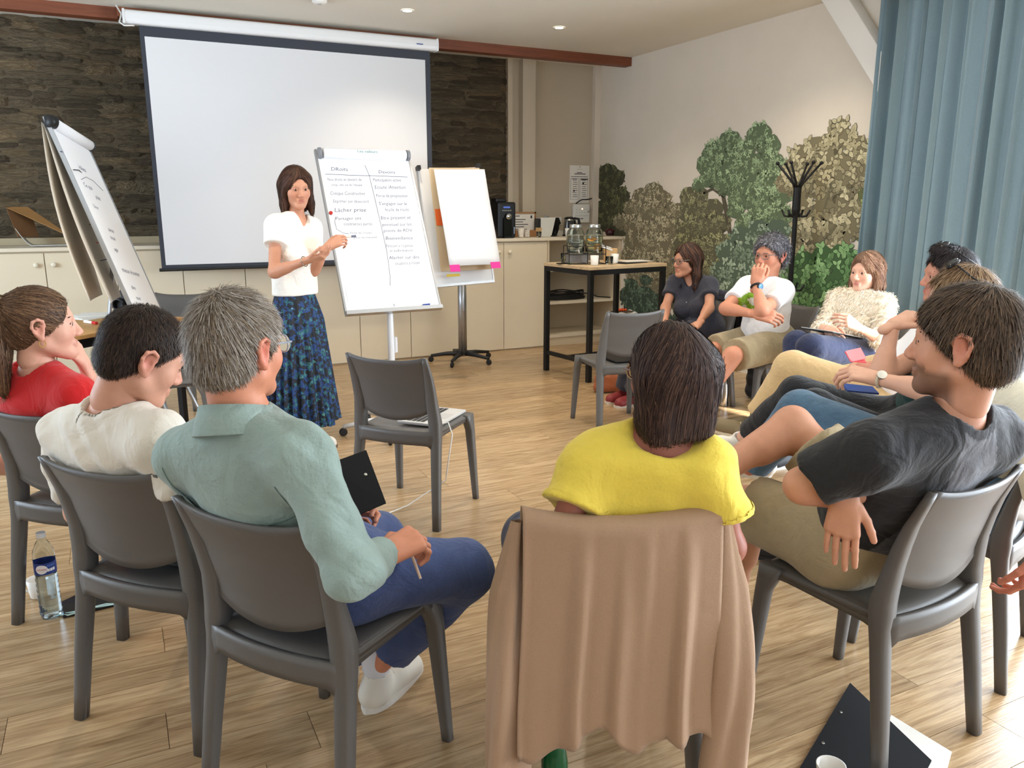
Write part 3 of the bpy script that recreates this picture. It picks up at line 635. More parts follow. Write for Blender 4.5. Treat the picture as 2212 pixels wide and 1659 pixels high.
# framed card and wooden holder
M_wood = mat('holder_wood', (164, 118, 74), .55, noise=.15, nscale=8)
c = wp(1128, 7.80)
fr = thing('picture_frame', 'wooden framed card with text leaning on the wall behind the coffee cups', 'frame', (c[0], c[1], 1.157))
MB().box((c[0]-.15, c[1], 1.195), (c[0]+.15, c[1]+.006, 1.405)).build('card', M_paper, fr)
for lo, hi in (((-.165, -.008, 1.18), (.165, .008, 1.198)), ((-.165, -.008, 1.40), (.165, .008, 1.418)), ((-.165, -.008, 1.18), (-.148, .008, 1.418)), ((.148, -.008, 1.18), (.165, .008, 1.418))):
    MB().box((c[0]+lo[0], c[1]+lo[1], lo[2]), (c[0]+hi[0], c[1]+hi[1], hi[2])).build('frame_bar', M_wood, fr)
MB().box((c[0]-.12, c[1]-.03, 1.157), (c[0]+.12, c[1]+.03, 1.18)).build('foot', M_wood, fr)
for k in range(5): MB().box((c[0]-.10, c[1]-.0015, 1.335-.026*k), (c[0]+[.04, .01, .07, .02, .06][k], c[1]-.0005, 1.342-.026*k)).build('print_line', M_ink, fr)
MB().box((c[0]-.08, c[1]-.0015, 1.37), (c[0]-.03, c[1]-.0005, 1.378)).build('print_heading', M_ink, fr)
MB().box((c[0]+.10, c[1]-.0015, 1.35), (c[0]+.12, c[1]-.0005, 1.38)).build('print_drawing', M_ink, fr)
for nm, u0, u1, v, h, lab in (('holder_box', 1108, 1119, 513, .07, 'small wooden holder box beside the coffee machine'), ('holder_box', 1145, 1158, 513, .07, 'small wooden holder box behind the cup of stirrers')):
    a, b = wp(u0, 7.70), wp(u1, 7.70); bx = thing(nm, lab, 'box', (a+b)/2)
    bevel(MB().box((a[0]-.015, a[1]+.0, 1.157), (b[0]+.015, a[1]+.08, 1.157+h)).build('box', M_wood, bx), .003)
cup('paper_cups', wp(1125, 7.56), .026, .038, .095, mat('printed_cup', (226, 218, 206), .6, noise=.35, nscale=60), 'stack of printed paper cups beside the coffee machine', 'cups')
cup('sugar_jar', wp(1138, 7.60), .03, .03, .08, mat('printed_cup2', (206, 198, 188), .5, noise=.5, nscale=70), 'glass of sugar sachets beside the stack of paper cups', 'jar')
sc_ = wp(1164, 7.54); sj = cup('stirrer_glass', sc_, .022, .028, .06, M_glass, 'small glass full of wooden coffee stirrers', 'glass')
for k in range(16):
    an = k*2.4; MB().tube([sc_+UZ*.014+np.array([math.cos(an), math.sin(an), 0])*.010, sc_+UZ*.1+np.array([math.cos(an+.6), math.sin(an+.6), 0])*(.02+.008*(k % 3))], .0028, 5).build('stirrer', mat('birch', (216, 178, 124), .6), sj)
c = wp(1180, 7.72)
cp = thing('capsule_machine', 'white and black capsule coffee maker on the worktop', 'coffee machine', c)
MB().slab(lambda u, v: (c[0]-.095+.15*u+.03*v*(u > .5)-.02*(u > .5)*(1-v), c[1]-.05, 1.158+.20*v), 6, 6, (0, .11, 0)).build('shell', mat('plastic_white', (222, 222, 216), .4), cp)
MB().slab(lambda u, v: (c[0]+.05+.028*math.sin(v*3.4)+.055*u+(.03*u if v > .6 else 0), c[1]-.045, 1.172+.185*v), 5, 10, (0, .10, 0)).build('brew_head', mat('machine_gloss', (14, 14, 16), .15), cp)
bevel(MB().box((c[0]-.12, c[1]-.05, 1.158), (c[0]-.096, c[1]+.06, 1.35)).build('water_tank', M_mach, cp), .01)
MB().lathe((c[0]+.06, c[1], 1.157), [(0, 0), (.06, 0), (.062, .006), (.055, .014), (0, .014)], 20, False).build('drip_tray', M_mach, cp)
MB().tube([(c[0]-.03, c[1], 1.36), (c[0], c[1], 1.374), (c[0]+.03, c[1], 1.365)], .012, 8).build('lever', mat('grey_mid', (150, 150, 148), .6), cp, smooth=True)
c = wp(1229, 7.72)
kt = thing('kettle', 'black and steel electric kettle on the worktop under the alarm box', 'kettle', c)
MB().lathe(c, [(.07, .0), (.072, .015), (.066, .02), (.068, .06), (.062, .16), (.055, .19), (.03, .203), (0, .205)], 24, False).build('body', mat('brushed_steel', (190, 188, 184), .28, .9), kt, smooth=True)
MB().lathe(c, [(.0735, .0), (.0735, .018), (.0, .02)], 24, False).build('base', M_mach, kt)
MB().lathe(c, [(.058, .182), (.057, .194), (.032, .208), (0, .21)], 24, False).build('lid', M_mach, kt, smooth=True)
MB().tube([c+np.array([.05, -.02, .19]), c+np.array([.10, -.03, .185]), c+np.array([.115, -.03, .12]), c+np.array([.085, -.02, .05])], [.014, .016, .016, .012], 10).build('handle', M_mach, kt, smooth=True)
MB().slab(lambda u, v: tuple(c+np.array([.0695*math.cos(-2.4+u*.9), .0695*math.sin(-2.4+u*.9), .03+.14*v])), 6, 3, (-.001, -.004, 0)).build('side_panel', M_mach, kt)
MB().slab(lambda u, v: tuple(c+np.array([.069*math.cos(-1.2+u*.9), .069*math.sin(-1.2+u*.9), .03+.14*v])), 6, 3, (.001, -.004, 0)).build('side_panel', M_mach, kt)
cup('paper_cup', wp(1227, 7.52), .026, .036, .09, M_cer, 'white paper cup standing in front of the kettle', 'cup')
bevel(MB().box((wp(1206, 7.88)[0]-.05, 7.84, 1.157), (wp(1206, 7.88)[0]+.06, 7.92, 1.215)).build('sachet_box', M_cer), .004)
tag(bpy.data.objects['sachet_box'], 'low white box on the worktop under the wall socket', 'box')
c = wp(1317, 7.62)
bw = thing('cherry_bowl', 'dark glass bowl heaped with cherries at the end of the worktop', 'bowl', c)
MB().lathe(c, [(0, .001), (.038, .001), (.05, .02), (.06, .06), (.056, .06), (.045, .02), (0, .01)], 24, False).build('bowl', mat('dark_glass', (56, 26, 34), .12), bw, smooth=True)
for k in range(14):
    an = k*2.4; r_ = .045*math.sqrt((k+.5)/14); cc_ = c+np.array([r_*math.cos(an), r_*math.sin(an), .055+.012*(1-r_/.045)])
    o = MB().lathe(cc_, [(.0, -.012), (.008, -.009), (.012, 0), (.008, .009), (0, .011)], 10, False).build('cherry', mat('cherry_red', (92, 20, 32), .25), smooth=True)
    tag(o, 'dark red cherry in the bowl at the end of the worktop', 'cherry', 'cherries in the bowl')
c = wp(1334, 7.60)
for k in range(9):
    o = MB().lathe(c+np.array([.018*(k % 4)-.02, .02*(k//4), .012+.006*(k % 2)]), [(0, -.012), (.009, -.008), (.012, 0), (.009, .008), (0, .012)], 10, False).build('grape', mat('grape_green', (128, 128, 60), .35), smooth=True)
    tag(o, 'green grape of the small bunch beside the cherry bowl', 'grape', 'green grapes beside the bowl')
# cardboard box and laptop-like white tray at the left
M_card = mat('cardboard', (176, 134, 84), .8, noise=.06, nscale=12); M_card_in = mat('cardboard_inside', (120, 88, 58), .85)
bz_ = 7.62
cbx = thing('cardboard_sleeve', 'open brown cardboard sleeve propped on the left worktop in front of the stone wall', 'box', onY(60, 520, bz_))
q = [onY(12, 447, bz_), onY(60, 447, bz_+.12), onY(172, 522, bz_+.12), onY(165, 516, bz_)]
def flap(name, pts, th, m_, par):
    P4 = [np.array(p_) for p_ in pts]; n = nrm(np.cross(P4[1]-P4[0], P4[3]-P4[0]))*th
    V = P4+[p_+n for p_ in P4]; return obj(name, V, [(0, 1, 2, 3), (7, 6, 5, 4), (0, 4, 5, 1), (1, 5, 6, 2), (2, 6, 7, 3), (3, 7, 4, 0)], m_, par)
flap('top_flap', q, .004, M_card, cbx)
flap('side_flap', [onY(12, 447, bz_), onY(38, 512, bz_), onY(84, 512, bz_+.14), onY(62, 449, bz_+.14)], .004, M_card_in, cbx)
for k in range(4):
    a = onY(80+20*k, 462+13*k, bz_+.03); b_ = onY(94+20*k, 462+9*k, bz_+.1)
def tray(u, v):
    s = max(0, 1-u*4); return tuple(np.array([*wp(46, 7.60)[:2], 1.158])+np.array([.50*u-.05*(1-s)-.03*s*s, .20*v, .004+.14*s*s]))
tr = MB().slab(tray, 20, 4, (0, 0, .005)).build('curved_tray', mat('plastic_white', (222, 222, 216), .4), smooth=True)
tag(tr, 'white sheet curling up at one end inside the cardboard sleeve on the worktop', 'sheet')
# ================================================================== shelf contents, bin, coat rack
ck = MB()
for k in range(6):
    r_ = np.random.default_rng(k); pts = []
    for i in range(25):
        an = i/24*2*PI; pts.append((4.40+.05*r_.random()+(.24+.03*r_.random())*math.cos(an), 7.62+.10*math.sin(an)+.01*k, .484+.012*k+.02*abs(math.sin(an*2+k))*(k > 3)))
    ck.tube(pts, .0075, 6, False)
ck.tube([(4.5, 7.55, .56), (4.65, 7.5, .54), (4.78, 7.47, .50), (4.92, 7.45, .487)], .0075, 6)
tag(ck.build('coiled_cable', mat('cable_black', (28, 26, 26), .5), smooth=True), 'coiled black extension cable lying on the middle shelf behind the bar table', 'cable')
c = np.array([4.72, 6.92, 0])
bn = thing('waste_bin', 'white bin lined with a white plastic bag between shelf unit and mural', 'bin', c)
MB().lathe(c, [(0, .002), (.10, .002), (.105, .02), (.13, .36), (.126, .36), (.10, .03), (0, .03)], 24, False).build('bin', mat('bin_white', (206, 204, 198), .5), bn, smooth=True)
rb_ = np.random.default_rng(4)
def bag(u, v):
    an = u*2*PI; w = 1+.06*math.sin(an*7)+.05*math.sin(an*11+2); r_ = [.118, .135, .150, .148, .146][int(v*4)]*w; return tuple(c+np.array([r_*math.cos(an), r_*math.sin(an), [.33, .40, .385, .33, .26][int(v*4)]+.012*math.sin(an*5)]))
MB().grid(bag, 48, 5).build('bin_bag', mat('bag_film', (228, 228, 226), .3), bn, smooth=True)
bevel(MB().box((c[0]-.10, c[1]-.07, .395), (c[0]+.10, c[1]+.07, .41)).build('tray', mat('tray_brown', (96, 82, 66), .7), bn), .003)
for k in range(7):
    o = MB().lathe(c+np.array([-.06+.028*(k % 4), -.03+.03*(k//4), .424]), [(0, -.014), (.011, -.01), (.015, 0), (.011, .01), (0, .014)], 12, False).build('cherry_tomato', mat('tomato', (226, 84, 34), .3), smooth=True)
    tag(o, 'small orange-red tomato lying on the white bin', 'tomato', 'tomatoes on the bin')
c = np.array([4.80, 4.72, 0]); c = onZ(1712, 800, 0)*0+np.array([4.78, 4.68, 0])
cr_ = thing('coat_rack', 'tall black coat stand with branching hooks in front of the tree wallpaper', 'coat rack', c)
MB().tube([c+UZ*.02, c+UZ*1.62], .019, 12).build('pole', M_black, cr_)
MB().tube([c+UZ*1.40, c+UZ*1.45, c+UZ*1.62], [.02, .032, .030], 12).build('sleeve', M_black, cr_)
for k in range(6):
    an = k*PI/3+.4; d = np.array([math.cos(an), math.sin(an), 0])
    MB().tube([c+UZ*1.60+d*.01, c+UZ*1.65+d*.035, c+UZ*1.80+d*.16], [.011, .010, .008], 8).build('upper_hook', M_black, cr_, smooth=True)
    MB().lathe(c+UZ*1.80+d*.16, [(0, -.015), (.012, -.009), (.015, 0), (.012, .009), (0, .015)], 10, False).build('knob', M_black, cr_, smooth=True)
for k in range(4):
    an = k*PI/2+.3; d = np.array([math.cos(an), math.sin(an), 0])
    for z in (1.43, .86): MB().tube([c+UZ*z+d*.02, c+UZ*(z-.03)+d*.05, c+UZ*(z-.025)+d*.09, c+UZ*(z+.02)+d*.115], .009, 8).build('hook', M_black, cr_, smooth=True)
    MB().tube([c+UZ*.16, c+UZ*.10+d*.12, c+UZ*.014+d*.22], .014, 8).build('foot', M_black, cr_, smooth=True)
# ================================================================== flip charts
M_board = mat('board_white', (238, 240, 243), .35); M_alum = mat('aluminium', (176, 178, 182), .3, .85); M_gplast = mat('grey_plastic', (128, 130, 136), .45)
M_sheet = mat('chart_paper', (242, 243, 246), .8)
class Board:
    def __init__(s, TL, TR, BL, BR):
        s.c = [np.array(q) for q in (TL, TR, BL, BR)]
        s.x = nrm((s.c[1]-s.c[0])+(s.c[3]-s.c[2])); y0 = nrm((s.c[0]-s.c[2])+(s.c[1]-s.c[3])); s.n = nrm(np.cross(s.x, y0)); s.y = np.cross(s.n, s.x)
        ce = sum(s.c)/4; s.w = (np.linalg.norm(s.c[1]-s.c[0])+np.linalg.norm(s.c[3]-s.c[2]))/2; s.h = (np.linalg.norm(s.c[0]-s.c[2])+np.linalg.norm(s.c[1]-s.c[3]))/2
        s.o = ce-s.x*s.w/2-s.y*s.h/2
    def P(s, a, b, n=0.): return s.o+s.x*a*s.w+s.y*b*s.h+s.n*n
    def box(s, name, a0, b0, a1, b1, n0, n1, m_, par):
        c = s.P((a0+a1)/2, (b0+b1)/2, (n0+n1)/2); return MB().obox(c, s.x, s.y, s.n, abs(a1-a0)*s.w/2, abs(b1-b0)*s.h/2, abs(n1-n0)/2).build(name, m_, par)
    def write(s, txt, a, b, size, m_, par, shear=.12, rot=0., n=.0022, sx=1., name='handwriting'):
        V, F = text('handwriting', txt, size*s.h, m_, par, None, shear)
        if not len(V): return
        x = V[:, 0]*sx; y = V[:, 1]*.92+.02*size*np.sin(V[:, 0]*90)
        c_, s_ = math.cos(rot), math.sin(rot); X = x*c_-y*s_; Y = x*s_+y*c_
        return obj(name, s.P(a, b, n)+X[:, None]*s.x+Y[:, None]*s.y, F, m_, par)
# -- written flip chart beside the presenter
b1 = Board(at(692, 322, 5.20), at(899, 331, 5.50), at(738, 678, 4.95), at(931, 661, 5.25))
base1 = b1.P(.5, 0, 0)*np.array([1, 1, 0])-b1.n*np.array([1, 1, 0])*.10
f1_ = thing('flip_chart', 'white flip chart with two handwritten columns beside the standing presenter', 'flip chart', base1)
bevel(b1.box('board', 0, 0, 1, 1, -.02, 0, M_board, f1_), .004)
b1.box('frame_side', -.012, 0, .006, 1, -.022, .004, M_alum, f1_); b1.box('frame_side', .994, 0, 1.012, 1, -.022, .004, M_alum, f1_)
b1.box('pen_tray', -.012, -.016, 1.012, .006, -.02, .028, M_alum, f1_)
pad = b1.box('paper_pad', .035, .055, .965, .99, .0005, .0018, M_sheet, f1_)
MB().tube([b1.P(.06, .965, .022), b1.P(.5, .963, .026), b1.P(.95, .965, .022)], [.033, .035, .033], 18).build('rolled_sheet', M_sheet, f1_, smooth=True)
for a in (.012, .97): MB().tube([b1.P(a, .968, .016), b1.P(a+.028, .968, .016)], .036, 16).build('clamp_cap', M_gplast, f1_)
ROWS = [(.115, .865, .036, 'DRoits'), (.62, .853, .033, 'Devoirs'), (.06, .800, .030, 'Nos droits et devoirs de'), (.09, .768, .025, "coop. une vie de l'équipe"),
        (.06, .712, .033, 'Critique Constructive'), (.075, .664, .032, 'Exprimer son désaccord'), (.07, .606, .038, 'Lâcher prise'), (.065, .556, .031, 'Partager ses'), (.14, .522, .031, 'contraintes perso'), (.19, .470, .020, 'Faire les choses'), (.20, .440, .020, '  pour ne manquer'),
        (.545, .800, .033, 'Participation active'), (.545, .752, .035, 'Ecoute /Attention'), (.545, .698, .034, 'Force de proposition'), (.555, .648, .033, "S'engager sur la"), (.61, .608, .033, 'feuille de route'), (.545, .556, .034, 'Etre présent et'), (.545, .514, .032, 'ponctuel sur les'), (.545, .476, .030, 'points de RDV'), (.55, .428, .033, 'Bienveillance'), (.54, .382, .027, "Participer à l'organisat."), (.57, .352, .026, 'si sollicitation'), (.545, .306, .033, 'Alerter sur des'), (.60, .270, .030, 'situations à risque')]
for a, b, sz, s_ in ROWS:
    wmax = (.52-a if a < .5 else .975-a)*b1.w; est = len(s_)*sz*b1.h*.53
    b1.write(s_, a, b, sz, M_inkb, f1_, .18, random.uniform(-.012, .012), sx=min(1, wmax/est))
b1.write('Les valeurs', .40, .955, .028, mat('ink_teal', (120, 160, 160), .7), f1_, n=.063)
def stroke(bd, pts, r, m_, par, n=.0025, name='pen_line'): MB().tube([bd.P(a, b, n) for a, b in pts], r, 4).build(name, m_, par)
stroke(b1, [(.05, .842), (.3, .838), (.55, .836), (.94, .832)], .0016, M_inkb, f1_)
stroke(b1, [(.49, .905), (.515, .84), (.525, .7), (.535, .5), (.54, .35), (.52, .2), (.50, .145)], .0016, M_inkb, f1_)
stroke(b1, [(.07, .575), (.055, .54), (.06, .5), (.12, .475), (.18, .47)], .0014, M_inkb, f1_)
stroke(b1, [(.50, .035), (.505, .02)], .0016, M_inkb, f1_)
MB().tube([b1.P(.80, .012, .016), b1.P(.88, .014, .016)], .006, 8).build('pen', mat('pen_blue', (40, 70, 150), .4), f1_)
MB().tube([b1.P(.03, .598, .004), b1.P(.03, .598, .012)], .012, 10).build('magnet', mat('magnet_red', (180, 40, 40), .4), f1_)
pt = b1.P(.47, .02, -.03); pb_ = np.array([base1[0], base1[1], .06])
MB().tube([b1.P(.47, .5, -.035), pt, pt*.55+pb_*.45, pb_], [.016, .02, .022, .024], 12).build('pole', mat('pole_white', (222, 224, 228), .35), f1_, smooth=True)
MB().tube([pt*.75+pb_*.25+b1.x*.03, pt*.62+pb_*.38+b1.x*.03], .014, 10).build('height_clamp', mat('pole_white', (222, 224, 228), .35), f1_)
M_rub = mat('castor_black', (26, 26, 28), .5)
def castors(par, base, n, R, a0, m_, zc=.085):
    for k in range(n):
        an = a0+2*PI*k/n; d = np.array([math.cos(an), math.sin(an), 0]); e = base*np.array([1, 1, 0])+d*R
        MB().tube([base*np.array([1, 1, 0])+UZ*zc, base*np.array([1, 1, 0])+d*R*.5+UZ*(zc-.004), e+UZ*.062], [.024, .020, .014], 10).build('foot_arm', m_, par, smooth=True)
        s_ = np.cross(d, UZ); w = MB().lathe(e+UZ*.027-s_*.012, [(0, 0), (.022, 0), (.027, .004), (.027, .020), (.022, .024), (0, .024)], 14, False, s_).build('castor', M_rub, par, smooth=False)
ca = onZ(748, 941, 0)-base1; castors(f1_, base1, 5, .34, math.atan2(ca[1], ca[0]), mat('pole_white', (222, 224, 228), .35))
# -- blank flip chart on castors
base2 = onZ(1000, 781, 0)
b2 = Board(at(935, 368, 6.85), at(1064, 366, 7.05), at(902, 618, 6.75), at(1034, 604, 6.95))
f2_ = thing('flip_chart', 'flip chart on black castors with one blank sheet and pink notes', 'flip chart', base2)
bevel(b2.box('board', 0, 0, 1, 1, -.02, 0, M_board, f2_), .003)
for a in (-.012, .994): b2.box('frame_side', a, 0, a+.02, 1, -.022, .006, M_alum, f2_)
b2.box('frame_bottom', -.01, -.012, 1.01, .01, -.02, .012, M_alum, f2_)
for a in (0.0, .98): b2.box('clamp_cap', a-.015, .985, a+.04, 1.02, -.02, .05, M_rub, f2_)
kp = Board(at(950, 368, 6.8), at(1062, 368, 6.98), at(925, 585, 6.70), at(1030, 580, 6.88))
kp.box('kraft_sheet', 0, 0, 1, 1, .02, .024, mat('kraft_paper', (206, 184, 150), .8), f2_)
sh2 = Board(at(949, 366, 6.74), at(1064, 369, 6.92), at(959, 576, 6.58), at(1063, 568, 6.75))
def sheet(u, v): q_ = sh2.P(u, v, .004*math.sin(v*7)+.003*math.sin(u*5+v*3)); return q_
MB().slab(sheet, 10, 14, sh2.n*.0008).build('blank_sheet', M_sheet, f2_, smooth=True)
M_pink = mat('sticky_pink', (236, 60, 160), .7)
sh2.box('sticky_note', .0, -.06, .19, .01, .004, .006, M_pink, f2_); sh2.box('sticky_note', .80, -.045, .99, .02, .004, .006, M_pink, f2_)
kp.box('sticky_note', .02, .44, .17, .60, .025, .027, mat('sticky_orange', (232, 104, 40), .7), f2_)
kp.box('sticky_note', .10, -.055, .36, -.03, .025, .027, mat('sticky_yellow', (230, 200, 80), .7), f2_)
pc = base2*np.array([1, 1, 0]); MB().tube([pc+UZ*.06, pc+UZ*1.0], .042, 16).build('pole', M_alum, f2_, smooth=True)
MB().tube([pc+UZ*1.0, b2.P(.5, .5, -.03)], .03, 10).build('pole_head', M_alum, f2_)
castors(f2_, base2, 5, .31, math.radians(-60), mat('castor_arm_black', (34, 34, 36), .5))
# -- flip chart at the left with turned-over sheets, seen almost edge-on
b3 = Board(at(140, 286, 5.05), at(214, 326, 5.58), at(278, 705, 4.72), at(350, 722, 5.25))
base3 = b3.P(.5, 0, 0)*np.array([1, 1, 0])
f3_ = thing('flip_chart', 'flip chart seen nearly edge-on behind the small wooden table, its used sheets thrown over', 'flip chart', base3)
bevel(b3.box('board', 0, 0, 1, 1, -.018, 0, M_board, f3_), .003)
for a in (-.012, .996): b3.box('frame_side', a, 0, a+.016, 1, -.02, .005, M_alum, f3_)
b3.box('paper_pad', .03, .03, .97, .99, .001, .003, M_sheet, f3_)
MB().tube([b3.P(.05, .965, .02), b3.P(.95, .965, .02)], .034, 16).build('rolled_sheet', M_sheet, f3_, smooth=True)
MB().tube([b3.P(-.03, .975, .0), b3.P(.05, .972, .02)], [.038, .042], 16).build('clamp_cap', M_rub, f3_, smooth=True); MB().tube([b3.P(.95, .965, .02), b3.P(.99, .965, .02)], .036, 16).build('clamp_cap', M_rub, f3_)
for k, (a, b, sz, s_) in enumerate(((.3, .79, .035, 'idées'), (.2, .70, .032, 'Ce qui'), (.42, .66, .030, 'plaît'), (.2, .60, .03, 'Une'), (.35, .50, .032, 'aime'), (.3, .46, .03, 'tous'), (.25, .40, .03, 'agir'), (.2, .30, .034, 'mieux écouter'), (.25, .22, .03, 'dire'), (.25, .17, .03, 'oser'))):
    b3.write(s_, a, b, sz, M_inkb, f3_, n=.0035)
stroke(b3, [(.2, .73), (.4, .76), (.6, .76), (.8, .73)], .0016, M_inkb, f3_, .004)
def hang(name, tl, tr, bl, br, bend, m_):
    tl, tr, bl, br = [np.array(q_) for q_ in (tl, tr, bl, br)]; n_ = nrm(np.cross(tr-tl, bl-tl))
    def f(u, v): return (tl*(1-u)+tr*u)*v+(bl*(1-u)+br*u)*(1-v)+n_*bend*math.sin(v*PI)+n_*.02*math.sin(u*PI)
    return MB().slab(f, 6, 12, n_*.001).build(name, m_, f3_, smooth=True)
M_back = mat('sheet_back', (214, 204, 188), .85)
s3 = hang('turned_sheet', b3.P(-.0, .985, -.04), b3.P(.98, .985, -.04), at(194, 652, 4.66), at(222, 636, 5.18), .05, M_back)
hang('turned_sheet', b3.P(-.0, .98, -.03), b3.P(.98, .98, -.03), at(240, 655, 4.72), at(262, 640, 5.22), .03, M_back)
bb3 = Board(b3.P(-.0, .985, -.04), b3.P(.98, .985, -.04), at(194, 652, 4.66), at(222, 636, 5.18))
for k in range(7):
    z = .82-.1*k; MB().tube([bb3.P(.25+.05*(k % 2), z, .075 if .2 < z < .8 else .04), bb3.P(.5, z+.012, .078 if .2 < z < .8 else .045), bb3.P(.75, z-.005, .075 if .2 < z < .8 else .04)], .003, 4).build('pen_line', [M_inkb, M_ink, mat('ink_red', (190, 70, 60), .7)][k % 3], f3_)
for k, (du, dn) in enumerate(((-.25, -.25), (.25, -.25), (0, .35))):
    MB().tube([b3.P(.5, .45, -.03), np.array([base3[0], base3[1], .012])+b3.x*np.array([1, 1, 0])*du*1.2-b3.n*np.array([1, 1, 0])*(.1+dn)], .013, 8).build('tripod_leg', M_alum, f3_)
# ================================================================== small table at the left
M_oak = mat('oak_veneer', (190, 146, 92), .5, noise=.14, nscale=5, stretch=(1, 10, 4))
Pq = onZ(402, 686, .735); Qq = onZ(188, 724, .735); g1 = nrm((Qq-Pq)*np.array([1, 1, 0])); g2 = np.array([-g1[1], g1[0], 0]); g2 = g2 if g2@CFh > 0 else -g2
tb = thing('table', 'small wooden table with black legs in front of the cream cabinets', 'table', Pq*np.array([1, 1, 0])+g1*.5+g2*.35)
def TT(a, b, z): return np.array([Pq[0], Pq[1], z])+g1*a+g2*b
bevel(MB().obox(TT(.6, .3, .727), g1, g2, UZ, .6, .3, .012).build('table_top', M_oak, tb), .003)
for a, b in ((.05, .05), (1.15, .05), (.05, .55), (1.15, .55)): MB().obox(TT(a, b, .357), g1, g2, UZ, .02, .02, .357).build('leg', M_black, tb)
MB().obox(TT(.6, .04, .685), g1, g2, UZ, .53, .012, .028).build('apron', M_black, tb); MB().obox(TT(.6, .56, .685), g1, g2, UZ, .53, .012, .028).build('apron', M_black, tb)
MB().obox(TT(.04, .3, .685), g1, g2, UZ, .012, .25, .028).build('apron', M_black, tb)
for k in range(4):
    c = onZ(205+6*k, 684-2*k, .7405+.003*k); an = .3*k; q1 = nrm(g1*math.cos(an)+g2*math.sin(an))
    o = MB().obox(c, q1, np.cross(UZ, q1), UZ, .15, .105, .0012).build('paper_sheet', M_paper); tag(o, ['bottom', 'second lowest', 'second highest', 'topmost'][k]+' white paper sheet of the loose pile on the small wooden table', 'paper', 'papers on the small table')
c = onZ(200, 697, .7505); mk = thing('marker', 'white marker with a red cap lying on the small wooden table', 'marker', c)
MB().tube([c, c+g2*.09-g1*.02], .009, 10).build('barrel', M_paper, mk); MB().tube([c-g2*.045+g1*.01, c], .0095, 10).build('cap', mat('cap_red', (196, 40, 36), .4), mk)
# black speaker wedge standing on the table
c = onZ(262, 672, .739)
bs = thing('speaker', 'black wedge-shaped speaker with a round ring standing on the small wooden table', 'speaker', c)
w0 = [c-CR*.06, c+CR*.11, c+CR*.11+CFh*.12, c-CR*.06+CFh*.12]; tz = c+CR*.035+UZ*.235
V = w0+[tz-CR*.012+CFh*.04, tz+CR*.012+CFh*.04, tz+CR*.012+CFh*.08, tz-CR*.012+CFh*.08]
obj('body', V, [(0, 3, 2, 1), (4, 5, 6, 7), (0, 1, 5, 4), (1, 2, 6, 5), (2, 3, 7, 6), (3, 0, 4, 7)], mat('speaker_black', (20, 20, 22), .6), bs)
MB().lathe(c-CR*.01+UZ*.05-CFh*.005, [(.03, -.02), (.042, -.02), (.045, .0), (.045, .02), (.036, .028), (.03, .02), (.028, .0)], 22, False, -CFh).build('ring', mat('ring_black', (30, 30, 34), .3), bs, smooth=True)
